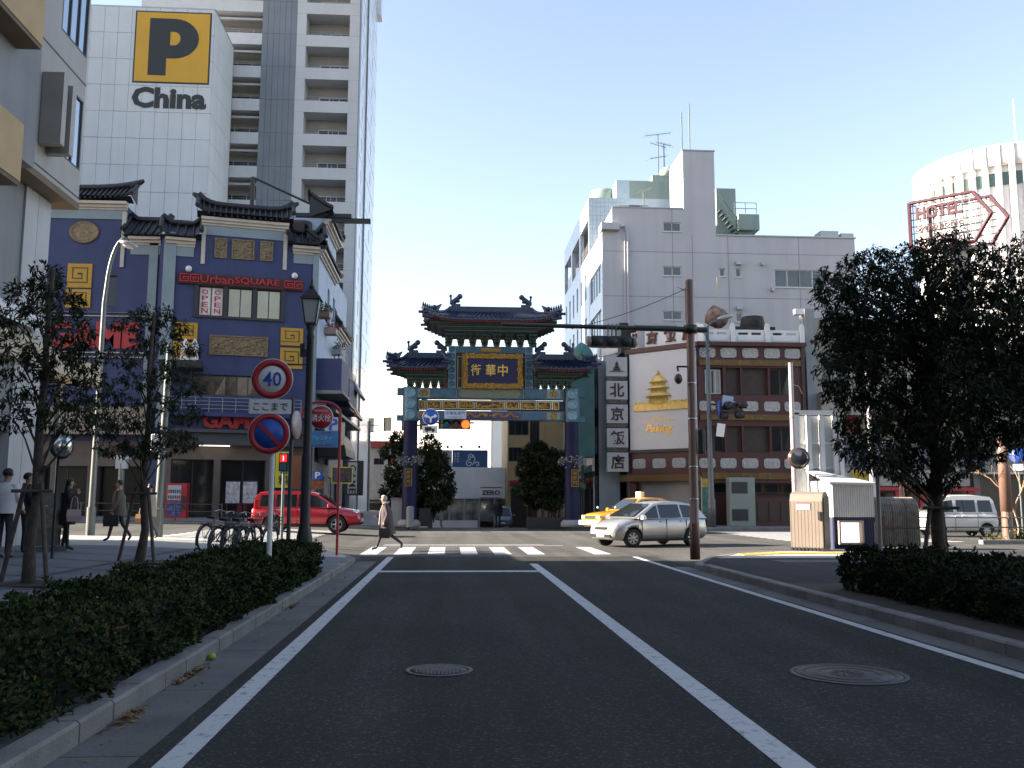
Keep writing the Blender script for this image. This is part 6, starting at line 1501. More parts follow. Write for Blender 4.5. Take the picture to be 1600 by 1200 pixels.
def car(name, label, cat_, loc, rz, st, gh, wheels, wr, col, opt):
    """st: body stations (x, underside, shoulder, centre top, half width); gh: glasshouse dict; wheels: x of axles"""
    root = thing(name, label, cat_, (0, 0, 0))
    paint = col
    mb = MB(); mb.smooth = True; rings = []
    for x, zb, zs, zt_, w in smoothseq(st, 9):
        half = [(0, zb), (w * .78, zb), (w * .94, zb + .07), (w * .995, zb + .3 * (zs - zb)), (w, zb + .6 * (zs - zb)), (w * .975, zb + .88 * (zs - zb)), (w * .93, zs), (w * .75, zs + (zt_ - zs) * .7), (w * .4, zs + (zt_ - zs) * .95), (0, zt_)]
        rings.append([(x, y, z) for y, z in half] + [(x, -y, z) for y, z in half[-2:0:-1]])
    mb.loft(rings, cap=False); mb.smooth = False
    n = len(rings[0]); mb.add(rings[0], [list(range(n))]); mb.add(rings[-1], [list(range(n))[::-1]])
    body = mb.build('body', [paint, m_under], root, True)
    cut = MB(); cut.i = 1
    W_ = max(s[4] for s in st)
    for x in wheels:
        for sy in (-1, 1): cut.cyl((x, sy * (W_ - .30), wr), (x, sy * (W_ + .3), wr), wr + .065, n=24)
    co = cut.build('cut', [paint, m_under]); 
    me0 = body.data
    md = body.modifiers.new('b', 'BOOLEAN'); md.operation = 'DIFFERENCE'; md.object = co; md.solver = 'EXACT'
    import bmesh
    for d_ in (me0, co.data):
        bm = bmesh.new(); bm.from_mesh(d_); bmesh.ops.remove_doubles(bm, verts=bm.verts, dist=1e-5); bmesh.ops.recalc_face_normals(bm, faces=bm.faces); bm.to_mesh(d_); bm.free()
    bpy.context.view_layer.update()
    dg = bpy.context.evaluated_depsgraph_get()
    me = bpy.data.meshes.new_from_object(body.evaluated_get(dg)); body.modifiers.clear(); body.data = me; me.name = 'body'
    bpy.data.objects.remove(co)
    # glasshouse
    prof = gh['prof']; zb, zr = gh['zb'], max(z for x, z in prof); wb, wt = gh['wb'], gh['wt']
    hw = lambda z: wb + (wt - wb) * max(0, min(1, (z - zb) / (zr - zb)))
    mb = MB(); mb.smooth = True; k = len(prof)
    rg = []
    for i, (x, z) in enumerate(prof):
        w = hw(z); dz = .035 if 0 < i < k - 1 else .015; q = V((prof[min(i + 1, k - 1)][0] - prof[max(i - 1, 0)][0], prof[min(i + 1, k - 1)][1] - prof[max(i - 1, 0)][1])); q.normalize(); nx, nz = -q.y, q.x
        if nz < 0: nx, nz = -nx, -nz
        rg.append([(x, -w, z), (x + nx * dz * .8, -(w - .09), z + nz * dz * .8), (x + nx * dz * 1.3, 0, z + nz * dz * 1.3), (x + nx * dz * .8, w - .09, z + nz * dz * .8), (x, w, z)])
    mb.loft(rg, cap=False, close=False); mb.smooth = False
    for s_ in (0, 4): mb.poly([r[s_] for r in rg])
    mb.build('roof', gh.get('paint', paint), root, True)
    def glass(nm, pts, parent=root): 
        m_ = MB(); m_.poly(pts); a, b, c = V(pts[0]), V(pts[1]), V(pts[2]); nn = (b - a).cross(c - b).normalized()
        cen = sum((V(p) for p in pts), V()) / len(pts); out = cen - V((0, 0, .8))
        if nn.dot(V((out.x * .3, out.y, .2))) < 0: nn = -nn
        m_.v = [tuple(V(p) + nn * .012) for p in m_.v]; return m_.build(nm, m_carglass, parent, True)
    for sy in (-1, 1):
        for q in gh['side']: glass('side_window', [(x, sy * (hw(z) + .004), z) for x, z in q])
    for nm, i in (('windscreen', gh['front']), ('rear_window', gh['rear'])):
        (xa, za), (xb, zb_) = prof[i], prof[i + 1]; L_ = lambda t: (xa + (xb - xa) * t, za + (zb_ - za) * t)
        pts = []
        for t, s_ in ((.07, -1), (.07, 1), (.93, 1), (.93, -1)):
            x, z = L_(t); pts.append((x, s_ * (hw(z) - .10), z))
        nx, nz = -(zb_ - za), xb - xa; l_ = math.hypot(nx, nz); nx, nz = nx / l_, nz / l_
        if nz < 0: nx, nz = -nx, -nz
        c = [(x + nx * .055, y, z + nz * .055) for x, y, z in pts]
        m_ = MB(); m_.poly(c); a_, b_ = c[0], c[3]
        m_.build(nm, m_carglass, root, True)
    # wheels
    wm = MB(); wm.lathe([(wr * .62, -.09), (wr * .93, -.1), (wr, -.06), (wr, .06), (wr * .93, .1), (wr * .62, .09)], 24, axis='Y', cap=False); ty = mesh_of(wm, 'tyre', m_tyre)
    wm = MB(); wm.lathe([(wr * .66, .05), (wr * .64, .085), (wr * .56, .06)], 24, axis='Y', cap=False); wm.lathe([(1e-3, .085), (.06, .085), (.07, .05)], 12, axis='Y')
    for q in range(opt.get('spokes', 5)):
        a = q * 6.2832 / opt.get('spokes', 5); wm.box(.04, wr * .62, .045, .075, -.032, .032, Matrix.Rotation(a, 4, 'Y'))
    rm = mesh_of(wm, 'rim', m_rim); wm = MB(); wm.lathe([(1e-3, .03), (wr * .63, .03), (wr * .63, -.09), (1e-3, -.09)], 20, axis='Y'); hb_ = mesh_of(wm, 'hub', m_under)
    for x in wheels:
        for sy in (-1, 1):
            t = piece(ty, None, (0, 0, 0)); t.name = 'wheel'; t.parent = root; t.location = (x, sy * (W_ - .115), wr)
            st_ = opt.get('steer', 0) if x == max(wheels) else 0
            t.rotation_euler = (0, 0, (math.pi if sy < 0 else 0) + st_)
            for m_ in (rm, hb_): q = piece(m_, None, (0, 0, 0)); q.parent = t; q.location = (0, 0, 0)
    # lamps, grille, bumpers, mirrors, seams
    for nm, lst, m_ in opt['bits']:
        for b in lst:
            m2 = MB()
            if b[0] == 'box': m2.rbox(*b[1:7], .015)
            elif b[0] == 'ball': m2.ball(b[1], b[2], 10, 7, b[3])
            elif b[0] == 'poly': m2.loft([b[1], b[2]])
            m2.build(nm, m_, root, True)
    sm = MB()
    for x, z0, z1 in opt.get('seams', []):
        for sy in (-1, 1): sm.box(x - .006, x + .006, sy * (W_ * .992) - .012, sy * (W_ * .992) + .012, z0, z1)
    if sm.v: sm.build('door_seam', m_under, root, True)
    for sy in (-1, 1):
        for x, z in opt.get('handles', []):
            m2 = MB(); m2.rbox(x - .09, x + .09, sy * W_ * .985 - .03, sy * W_ * .985 + .03, z - .02, z + .02, .012); m2.build('door_handle', opt.get('handle_m', m_chrome), root, True)
        x, z = opt['mirror']; m2 = MB(); yy = sy * (hw(z) + .16); m2.rbox(x - .06, x + .07, yy - .1, yy + .1, z - .07, z + .08, .03); m2.tube([(x, sy * hw(z), z - .04), (x, yy, z - .02)], .03, 5); m2.build('wing_mirror', opt.get('mirror_m', paint), root, True)
    root.location = loc; root.rotation_euler = (0, 0, R(rz))
    return root
def carpaint(name, c, metal=.0, rough=.3): return mat(name, c, rough, metal, var=.03, coat=.8, spec=.5)
def pair(b): return [b, (b[0],) + ((b[1], b[2], -b[4], -b[3]) + tuple(b[5:]) if b[0] == 'box' else ((b[1][0], -b[1][1], b[1][2]),) + tuple(b[2:]))]
# silver hatchback
m_sil = carpaint('silver_paint', (.42, .41, .40), .55, .32)
st = [(-2.08, .42, .78, .80, .58), (-2.04, .30, .86, .93, .72), (-1.85, .24, .94, 1.0, .80), (-1.3, .22, .94, 1.0, .845), (-.4, .2, .93, .98, .85), (.5, .2, .92, .96, .85), (.95, .21, .91, .98, .845), (1.4, .22, .85, .95, .83), (1.75, .23, .77, .86, .79), (1.98, .25, .68, .73, .71), (2.08, .30, .58, .60, .60), (2.12, .36, .50, .52, .5)]
gh = dict(prof=[(-2.0, .95), (-1.72, 1.30), (-1.5, 1.43), (-.9, 1.50), (-.2, 1.515), (.30, 1.45), (1.28, .95)], zb=.92, wb=.79, wt=.58, front=5, rear=0,
          side=[[(-1.62, .99), (-.92, .98), (-.88, 1.42), (-1.28, 1.40), (-1.50, 1.24)], [(-.82, .98), (.12, .97), (.12, 1.42), (-.78, 1.43)], [(.2, .97), (1.0, .97), (.34, 1.36), (.2, 1.40)]])
# (third side pane is the front quarter of the door glass)
bits = [('headlight', pair(('ball', (1.83, .56, .70), .17, (1.1, .95, .62))), m_lens), ('grille', [('box', 2.0, 2.10, -.32, .32, .58, .67)], m_under), ('lower_grille', pair(('box', 2.02, 2.13, .22, .56, .34, .44)), m_under), ('number_plate', [('box', 2.10, 2.135, -.17, .17, .43, .54)], m_plate),
        ('tail_lamp', pair(('ball', (-1.98, .62, .95), .14, (.5, .6, 1.3))), m_tail), ('rear_plate', [('box', -2.1, -2.06, -.17, .17, .6, .71)], m_plate), ('sill', pair(('box', -1.0, 1.0, .80, .855, .2, .27)), m_under)]
car('parked_car', 'silver hatchback turning at the junction in front of the restaurant', 'car', (6.9, 32.4, 0), 208, st, gh, (-1.27, 1.33), .31, m_sil,
    dict(bits=bits, seams=[(.98, .3, .9), (-.1, .28, .93), (-1.0, .45, .93)], handles=[(.1, .86), (-.82, .87)], handle_m=m_sil, mirror=(.98, 1.0), spokes=7, steer=R(-14)))
# yellow taxi
m_tax = carpaint('taxi_yellow', (.62, .26, .008), 0, .3); m_taxw = carpaint('taxi_white', (.7, .7, .68), 0, .35)
st = [(-2.3, .45, .85, .88, .7), (-2.25, .3, .92, .97, .8), (-1.9, .25, .95, 1.0, .845), (-1.0, .22, .95, .98, .85), (.5, .2, .94, .97, .85), (1.0, .22, .92, .97, .85), (1.6, .25, .86, .94, .84), (2.15, .28, .78, .86, .82), (2.32, .32, .68, .74, .78), (2.36, .38, .58, .6, .7)]
gh = dict(prof=[(-1.75, .97), (-1.2, 1.38), (-.9, 1.47), (-.2, 1.50), (.25, 1.46), (1.0, .96)], zb=.94, wb=.79, wt=.62, front=4, rear=0,
          side=[[(-1.4, 1.0), (-.75, 1.0), (-.75, 1.41), (-1.12, 1.36)], [(-.66, 1.0), (.08, 1.0), (.08, 1.42), (-.66, 1.43)], [(.16, 1.0), (.82, 1.0), (.26, 1.38), (.16, 1.40)]])
bits = [('headlight', pair(('box', 2.2, 2.35, .48, .74, .62, .78)), m_lens), ('grille', [('box', 2.25, 2.37, -.44, .44, .62, .76)], m_chrome), ('bumper', [('box', 2.15, 2.44, -.82, .82, .38, .56)], m_taxw), ('number_plate', [('box', 2.44, 2.46, -.17, .17, .41, .52)], m_plate),
        ('side_band', pair(('box', -2.1, 2.1, .835, .862, .62, .80)), m_taxw), ('roof_lamp', [('box', -.25, -.05, -.2, .2, 1.53, 1.78)], mat('taxi_lamp', (.75, .68, .4), .4, var=.05)), ('tail_lamp', pair(('box', -2.34, -2.2, .5, .78, .68, .84)), m_tail),
        ('fender_mirror', pair(('ball', (1.55, .72, 1.1), .08, (.7, 1, .8))), m_chrome), ('door_panel', pair(('box', -1.0, .9, .855, .872, .36, .60)), m_tax)]
tx = car('taxi', 'yellow taxi with white band and roof lamp behind the silver car', 'taxi', (8.7, 44.8, 0), 202, st, gh, (-1.35, 1.38), .31, m_tax,
    dict(bits=bits, seams=[(.95, .3, .9), (.0, .28, .93), (-.95, .45, .93)], handles=[(.05, .86), (-.85, .86)], mirror=(.9, 1.0), spokes=6))
tx.scale = (1.12, 1.12, 1.12); tx.location.x += .3
# red sport utility
m_redp = carpaint('red_paint', (.42, .008, .02), 0, .28)
st = [(-2.22, .5, .95, .98, .66), (-2.18, .38, 1.02, 1.08, .80), (-1.9, .32, 1.06, 1.1, .865), (-1.2, .30, 1.06, 1.09, .885), (0, .28, 1.05, 1.08, .885), (.8, .28, 1.03, 1.08, .88), (1.4, .3, .98, 1.07, .87), (1.85, .33, .92, 1.02, .845), (2.15, .37, .84, .92, .79), (2.28, .42, .74, .8, .70), (2.31, .48, .64, .66, .6)]
gh = dict(prof=[(-2.14, 1.05), (-2.03, 1.54), (-1.9, 1.68), (-1.0, 1.74), (.05, 1.73), (.42, 1.66), (1.38, 1.06)], zb=1.04, wb=.83, wt=.66, front=5, rear=0,
          side=[[(-1.85, 1.12), (-1.28, 1.11), (-1.28, 1.60), (-1.84, 1.58)], [(-1.2, 1.11), (-.36, 1.10), (-.36, 1.61), (-1.2, 1.61)], [(-.28, 1.10), (1.18, 1.09), (.46, 1.55), (.2, 1.60), (-.28, 1.61)]])
bits = [('headlight', pair(('ball', (2.05, .60, .86), .17, (.9, .95, .65))), m_lens), ('grille', [('box', 2.22, 2.32, -.35, .35, .66, .84)], m_under), ('number_plate', [('box', 2.31, 2.335, -.17, .17, .5, .61)], m_plate), ('lower_bumper', [('box', 2.1, 2.32, -.6, .6, .36, .46)], m_under),
        ('tail_lamp', pair(('box', -2.10, -1.9, .70, .83, 1.02, 1.42)), m_tail), ('sill', pair(('box', -.95, 1.0, .83, .9, .27, .36)), m_under), ('roof_rail', pair(('box', -1.5, -.1, .58, .62, 1.76, 1.80)), m_under), ('rear_bumper', [('box', -2.32, -2.1, -.8, .8, .42, .66)], m_redp)]
zz_ = zl(-6)
car('sport_utility_car', 'red sport utility car crossing the left zebra, behind the road signs', 'car', (at(481, 800, 40.5).x, 40.5, .16), 0.5, st, gh, (-1.32, 1.32), .375, m_redp,
    dict(bits=bits, seams=[(.98, .36, 1.02), (-.32, .34, 1.04), (-1.2, .6, 1.04)], handles=[(-.18, .98), (-1.08, .98)], handle_m=m_chrome, mirror=(1.0, 1.16), spokes=5))
bpy.context.view_layer.objects  # keep
# white kei van
m_vanw = carpaint('van_white', (.66, .65, .63), 0, .38)
st = [(-1.68, .45, .98, 1.0, .62), (-1.64, .32, 1.02, 1.05, .70), (-1.4, .26, 1.04, 1.06, .735), (0, .25, 1.03, 1.05, .738), (.9, .25, 1.02, 1.06, .735), (1.35, .27, .98, 1.06, .725), (1.58, .3, .9, .98, .69), (1.68, .36, .76, .8, .6), (1.7, .44, .62, .64, .52)]
gh = dict(prof=[(-1.62, 1.03), (-1.52, 1.60), (-1.4, 1.76), (-.6, 1.83), (.3, 1.82), (.72, 1.74), (1.42, 1.02)], zb=1.02, wb=.70, wt=.56, front=5, rear=0,
          side=[[(-1.42, 1.10), (-.78, 1.10), (-.78, 1.62), (-1.36, 1.62)], [(-.66, 1.10), (.20, 1.10), (.20, 1.63), (-.66, 1.63)], [(.36, 1.10), (1.22, 1.09), (.72, 1.58), (.36, 1.63)]])
bits = [('headlight', pair(('ball', (1.56, .52, .78), .14, (.7, .9, .9))), m_lens), ('number_plate', [('box', 1.7, 1.72, -.17, .17, .5, .61)], m_plate), ('tail_lamp', pair(('box', -1.7, -1.55, .6, .7, .75, 1.0)), m_tail), ('grille', [('box', 1.66, 1.71, -.3, .3, .66, .74)], m_under)]
vp = gnd(1492, 838)
car('white_van', 'small white van parked beyond the right hedge and railing', 'van', (vp.x, vp.y, 0), 178, st, gh, (-1.12, 1.02), .28, m_vanw,
    dict(bits=bits, seams=[(.3, .3, 1.02), (1.05, .36, 1.0), (-.72, .5, 1.02)], handles=[(.22, .92), (-.1, .92)], handle_m=m_vanw, mirror=(1.12, 1.14), mirror_m=m_white, spokes=8))
# far minivan
m_vbl = carpaint('grey_blue_paint', (.12, .15, .20), .3, .35)
car('minivan', 'grey blue minivan facing the camera beyond the gate', 'van', (at(786, 800, 76).x, 76, bz(76)), 268, st, gh, (-1.12, 1.02), .28, m_vbl,
    dict(bits=bits, seams=[], handles=[], mirror=(1.12, 1.14), spokes=8))
# second red car at the left end of the garage entrance is not visible; bicycles parked by the hedge end
m_bikeb = mat('bike_black', (.02, .02, .022), .4, var=.1); m_bikes = mat('bike_silver', (.16, .17, .18), .4, .5, var=.05)
def bicycle(label, loc, rz, fm, basket):
    t = thing('bicycle', label, 'bicycle', (0, 0, 0), group='bicycles parked by the hedge')
    r = .33
    for x in (-.53, .53):
        mb = MB(); pts = [(x + r * math.cos(a * math.pi / 12), 0, r + r * math.sin(a * math.pi / 12)) for a in range(25)]; mb.tube(pts, .022, 5, False); w = mb.build('wheel', m_tyre, t, True)
        mb = MB(); pts = [(x + .3 * math.cos(a * math.pi / 12), 0, r + .3 * math.sin(a * math.pi / 12)) for a in range(25)]; mb.tube(pts, .014, 4, False)
        for k in range(14): a = k * .4488; mb.tube([(x, (-1) ** k * .02, r), (x + .3 * math.cos(a), 0, r + .3 * math.sin(a))], .0035, 3)
        mb.build('rim', m_bikes, w, True)
        mb = MB(); pts = [(x + (r + .05) * math.cos(a * math.pi / 12), 0, r + (r + .05) * math.sin(a * math.pi / 12)) for a in range(2 if x < 0 else 1, 15 if x < 0 else 11)]
        for a, b in zip(pts, pts[1:]): mb.loft([[(a[0], -.03, a[2]), (a[0], .03, a[2]), (a[0], .03, a[2] + .008), (a[0], -.03, a[2] + .008)], [(b[0], -.03, b[2]), (b[0], .03, b[2]), (b[0], .03, b[2] + .008), (b[0], -.03, b[2] + .008)]])
        mb.build('mudguard', m_bikes, t, True)
    mb = MB(); bb_ = (-.1, 0, .30); sp = (-.22, 0, .72); hd = (.36, 0, .78); hd2 = (.40, 0, .62)
    for a, b in ((bb_, sp), (bb_, hd2), (sp, (.37, 0, .72)), (bb_, (-.53, 0, r)), (sp, (-.53, 0, r))): mb.tube([a, b], .018, 6)
    mb.tube([(.53, .05, r), (.42, .05, .62), (.34, 0, .9)], .014, 5); mb.tube([(.53, -.05, r), (.42, -.05, .62)], .014, 5); mb.build('frame', fm, t, True)
    mb = MB(); mb.tube([(.2, .28, .95), (.3, .2, 1.0), (.33, 0, .97), (.3, -.2, 1.0), (.2, -.28, .95)], .013, 5); mb.build('handlebar', m_chrome, t, True)
    mb = MB(); mb.loft([[(-.4, -.1, .80), (-.4, .1, .80), (-.4, .1, .86), (-.4, -.1, .86)], [(-.25, -.09, .79), (-.25, .09, .79), (-.25, .09, .87), (-.25, -.09, .87)], [(-.06, -.03, .80), (-.06, .03, .80), (-.06, .03, .85), (-.06, -.03, .85)]]); mb.tube([sp, (-.24, 0, .8)], .014, 5); mb.build('saddle', m_bikeb, t, True)
    mb = MB(); mb.lathe([(.09, -.01), (.09, .01), (.03, .012)], 14, (-.1, .05, .3), 'Y'); mb.tube([(-.1, .06, .3), (-.02, .1, .18), (-.02, .18, .18)], .012, 4); mb.tube([(-.1, -.06, .3), (-.18, -.1, .42), (-.18, -.18, .42)], .012, 4); mb.build('crank', m_bikes, t, True)
    mb = MB(); mb.box(-.72, -.38, -.06, .06, .68, .69); mb.tube([(-.7, .05, .68), (-.53, .05, r)], .008, 4); mb.build('carrier', m_bikeb, t, True)
    if basket:
        mb = MB()
        for z in (.66, .74, .82, .9): 
            e = .12 + (z - .66) * .25; mb.tube([(.45, -e, z), (.45 + .26 + (z - .66) * .2, -e, z), (.45 + .26 + (z - .66) * .2, e, z), (.45, e, z), (.45, -e, z)], .006, 4)
        for k in range(7): e = -.12 + .04 * k; mb.tube([(.71, e, .66), (.76, e * 1.5, .9)], .005, 3); mb.tube([(.45, e, .66), (.45, e * 1.5, .9)], .005, 3)
        mb.build('basket', m_bikeb, t, True)
    t.location = loc; t.rotation_euler = (R(6), 0, R(rz)); return t
for px_, py_, rz, fm, bk, lb in ((336, 858, 72, m_bikes, True, 'silver bicycle with a dark saddle, leftmost beside the hedge'), (354, 862, 74, m_bikeb, False, 'black bicycle with a grey rear tyre, second from the left by the hedge'), (376, 861, 70, m_bikes, True, 'bicycle with chrome front fork and black basket, third by the hedge'), (400, 860, 66, m_bikeb, True, 'black bicycle with wire basket right behind the speed limit post')):
    g = gnd(px_, py_ , .3); bicycle(lb, (g.x, g.y, .12 + zl(g.x)), rz, fm, bk)
# ------------------------------------------------------------ people: one skinned body each, clothes and hair as parts
m_skin = mat('skin', (.42, .25, .17), .55, var=.05)
m_hairb = mat('black_hair', (.012, .010, .010), .5, var=.2)
def person(label, loc, rz, J, cloth, scale=1.0, hair='short', hairm=None, coat=None, fast=False):
    """J: joint overrides. faces +x, y left, z up; 1.70 m tall"""
    P = dict(pel=(0, 0, .92), wai=(0, 0, 1.06), che=(.01, 0, 1.28), nec=(.01, 0, 1.46), hd0=(.025, 0, 1.53), hd1=(.03, 0, 1.61), hd2=(.02, 0, 1.67),
             hl=(0, .095, .88), kl=(.02, .10, .49), al=(-.01, .10, .09), tl=(.15, .11, .03), hr=(0, -.095, .88), kr=(.02, -.10, .49), ar=(-.01, -.10, .09), tr=(.15, -.11, .03),
             sl=(0, .17, 1.40), el=(-.03, .23, 1.12), wl=(.05, .23, .88), ml=(.08, .225, .80), sr=(0, -.17, 1.40), er=(-.03, -.23, 1.12), wr=(.05, -.23, .88), mr=(.08, -.225, .80))
    P.update(J)
    rad = dict(pel=.125, wai=.115, che=.13, nec=.055, hd0=.066, hd1=.088, hd2=.07, hl=.092, kl=.06, al=.042, tl=.036, hr=.092, kr=.06, ar=.042, tr=.036, sl=.062, el=.042, wl=.027, ml=.03, sr=.062, er=.042, wr=.027, mr=.03)
    names = list(P); idx = {n: i for i, n in enumerate(names)}
    E = [('pel', 'wai'), ('wai', 'che'), ('che', 'nec'), ('nec', 'hd0'), ('hd0', 'hd1'), ('hd1', 'hd2'), ('pel', 'hl'), ('hl', 'kl'), ('kl', 'al'), ('al', 'tl'), ('pel', 'hr'), ('hr', 'kr'), ('kr', 'ar'), ('ar', 'tr'),
         ('che', 'sl'), ('sl', 'el'), ('el', 'wl'), ('wl', 'ml'), ('che', 'sr'), ('sr', 'er'), ('er', 'wr'), ('wr', 'mr')]
    vs = [P[n] for n in names]; es = [(idx[a], idx[b]) for a, b in E]; rr = [rad[n] for n in names]
    # fingers and thumb
    for s_ in 'lr':
        w, m_ = V(P['w' + s_]), V(P['m' + s_]); d = (m_ - w).normalized(); side = V((0, 0, 1)).cross(d); side = side.normalized() if side.length > .1 else V((1, 0, 0))
        if abs(d.z) > .8: side = V((1, 0, 0)) - d * d.x; side.normalize()
        curl = d.cross(side).normalized() * (1 if s_ == 'l' else -1)
        for k, (o, l) in enumerate(((-.028, .065), (-.010, .078), (.009, .073), (.026, .058))):
            a = m_ + side * o; vs.append(tuple(a + d * l * .5)); rr.append(.0095); es.append((idx['m' + s_], len(vs) - 1)); vs.append(tuple(a + d * l * .85 + curl * l * .4)); rr.append(.0085); es.append((len(vs) - 2, len(vs) - 1))
        vs.append(tuple(w + d * .05 + side * .045)); rr.append(.011); es.append((idx['w' + s_], len(vs) - 1)); vs.append(tuple(w + d * .09 + side * .05 + curl * .015)); rr.append(.009); es.append((len(vs) - 2, len(vs) - 1))
    me = bpy.data.meshes.new('body'); me.from_pydata(vs, es, [])
    o = bpy.data.objects.new('body', me); COL.objects.link(o)
    md = o.modifiers.new('s', 'SKIN'); md.use_smooth_shade = True
    for i, sv_ in enumerate(me.skin_vertices[0].data): sv_.radius = (rr[i], rr[i]); sv_.use_root = (i == 0)
    sb = o.modifiers.new('u', 'SUBSURF'); sb.levels = 1; sb.render_levels = 1
    bpy.context.view_layer.update(); dg = bpy.context.evaluated_depsgraph_get(); nm = bpy.data.meshes.new_from_object(o.evaluated_get(dg)); bpy.data.objects.remove(o)
    root = thing('person', label, 'person', (0, 0, 0))
    nm.name = 'body'; b = bpy.data.objects.new('body', nm); COL.objects.link(b); b.parent = root
    top, legs, shoe = cloth
    nm.materials.clear()
    for m_ in (m_skin, top, legs, shoe): nm.materials.append(m_)
    segs = []
    for a, c in E:
        k = 0 if (a in ('nec', 'hd0', 'hd1')) or (a in ('wl', 'wr')) else 1 if a in ('wai', 'che', 'sl', 'sr', 'el', 'er') else 3 if a in ('al', 'ar') else 2
        segs.append((V(P[a]), V(P[c]), k))
    mi = []
    for p in nm.polygons:
        c = p.center; best = 9; kk = 1
        for a, d, k in segs:
            t = max(0, min(1, (c - a).dot(d - a) / max(1e-6, (d - a).length_squared))); l = (c - a.lerp(d, t)).length
            if l < best: best, kk = l, k
        if kk == 2 and min((c - V(P['al'])).length, (c - V(P['ar'])).length) < .07: kk = 3
        mi.append(kk)
    nm.polygons.foreach_set('material_index', mi)
    # face: nose, eyes, mouth, ears follow the head
    h = V(P['hd1']); f = (V((1, 0, 0)) + V((0, 0, (P['hd1'][2] - 1.61) * -.2))).normalized() if 'face' not in J else V(J['face']).normalized(); sdv = V((0, 0, 1)).cross(f).normalized()
    if not fast:
        mb = MB(); mb.loft([[h + f * .082 + sdv * .012 + V((0, 0, -.035)), h + f * .082 - sdv * .012 + V((0, 0, -.035)), h + f * .085 + V((0, 0, .01))], [h + f * .112 + sdv * .006 + V((0, 0, -.03)), h + f * .112 - sdv * .006 + V((0, 0, -.03)), h + f * .10 + V((0, 0, -.01))]]); mb.build('nose', m_skin, root, True)
        for s_ in (-1, 1):
            mb = MB(); mb.ball(h + f * .079 + sdv * s_ * .033 + V((0, 0, .012)), .012, 6, 5); mb.build('eye', m_black, root, True)
            mb = MB(); mb.ball(h + sdv * s_ * .09 + V((0, 0, -.01)), .028, 6, 5, (.6, .5, 1.1)); mb.build('ear', m_skin, root, True)
        mb = MB(); mb.ball(h + f * .078 + V((0, 0, -.055)), .02, 6, 4, (.5, 1.1, .35)); mb.build('mouth', mat('lip', (.3, .12, .1), .5), root, True)
    hm = hairm or m_hairb
    mb = MB()
    hc = h + V((0, 0, .025)) - f * .018
    rings = []
    for k in range(6):
        a = k / 5 * 2.15; r = .101 * math.sin(a) + .002; z = .098 * math.cos(a)
        rings.append([hc + f * (r * math.cos(q * .524) * (1.02 if math.cos(q * .524) < .35 or k < 3 else .78)) + sdv * (r * math.sin(q * .524) * .95) + V((0, 0, z if math.cos(q * .524) < .3 else max(z, .035))) for q in range(12)])
    if hair == 'long':
        for dz, r in ((-.12, .10), (-.22, .095), (-.30, .07)):
            rings.append([hc + f * (r * math.cos(q * .524) * (.9 if math.cos(q * .524) < .2 else .1) - .03) + sdv * (r * math.sin(q * .524)) + V((0, 0, dz)) for q in range(12)])
    mb.smooth = True; mb.loft(rings); mb.build('hair', hm, root, True)
    if coat:
        zt_, zb_, wt, wb, m_, sway = coat
        mb = MB(); mb.smooth = True; rings = []
        px, py = P['pel'][0], P['pel'][1]; cx_ = P['che'][0]
        for k in range(9):
            t = k / 8; z = zt_ + (zb_ - zt_) * t; r = wt + (wb - wt) * t ** .8; ax = r * .78; x0 = cx_ * (1 - t) + px * t + sway * t * t
            if k == 0: r, ax = .075, .07
            if k == 1: r, ax = wt * .95, wt * .62
            rings.append([(x0 + ax * math.cos(q * .3927) * (1 + .05 * math.sin(q * 2.3 + k)), py * t + r * math.sin(q * .3927), z) for q in range(16)])
        mb.loft(rings, cap=False); mb.build('coat', m_, root, True)
        mb = MB()
        for s_ in 'lr':
            a, c, d = V(P['s' + s_]), V(P['e' + s_]), V(P['w' + s_]); mb.tube([a, a.lerp(c, .5), c, c.lerp(d, .55), c.lerp(d, .97)], [.082, .072, .062, .055, .05], 8)
        mb.build('sleeve', m_, root, True)
    root.location = loc; root.rotation_euler = (0, 0, R(rz)); root.scale = (scale,) * 3
    return root
def bag(label, root, local, size, m_, handle=.2):
    M = Matrix.Translation(root.location) @ Matrix.Rotation(root.rotation_euler.z, 4, 'Z'); p = M @ (V(local) * root.scale.x)
    t = thing('bag', label, 'bag', p, root.rotation_euler.z)
    a, b, c = size; mb = MB(); mb.loft([[(-a * .9, -b * .8, -c), (a * .9, -b * .8, -c), (a * .9, b * .8, -c), (-a * .9, b * .8, -c)], [(-a, -b, -c * .5), (a, -b, -c * .5), (a, b, -c * .5), (-a, b, -c * .5)], [(-a * .92, -b * .6, 0), (a * .92, -b * .6, 0), (a * .92, b * .6, 0), (-a * .92, b * .6, 0)]]); mb.build('pouch', m_, t, True)
    mb = MB(); mb.tube([(-a * .5, 0, 0), (-a * .35, 0, handle * .8), (0, 0, handle), (a * .35, 0, handle * .8), (a * .5, 0, 0)], .012, 5); mb.build('handle', m_, t, True)
    return t
m_coat = mat('taupe_coat', (.075, .055, .058), .85, var=.12, vs=6, bump=.2); m_dkt = mat('dark_trousers', (.03, .03, .035), .85, var=.1); m_blk = mat('black_cloth', (.014, .014, .016), .85, var=.15); m_shoe = mat('black_shoe', (.015, .015, .015), .4)
m_greyh = mat('grey_hair', (.42, .39, .34), .6, var=.15); m_scarf = mat('pale_scarf', (.42, .36, .33), .8, var=.2, vs=20)
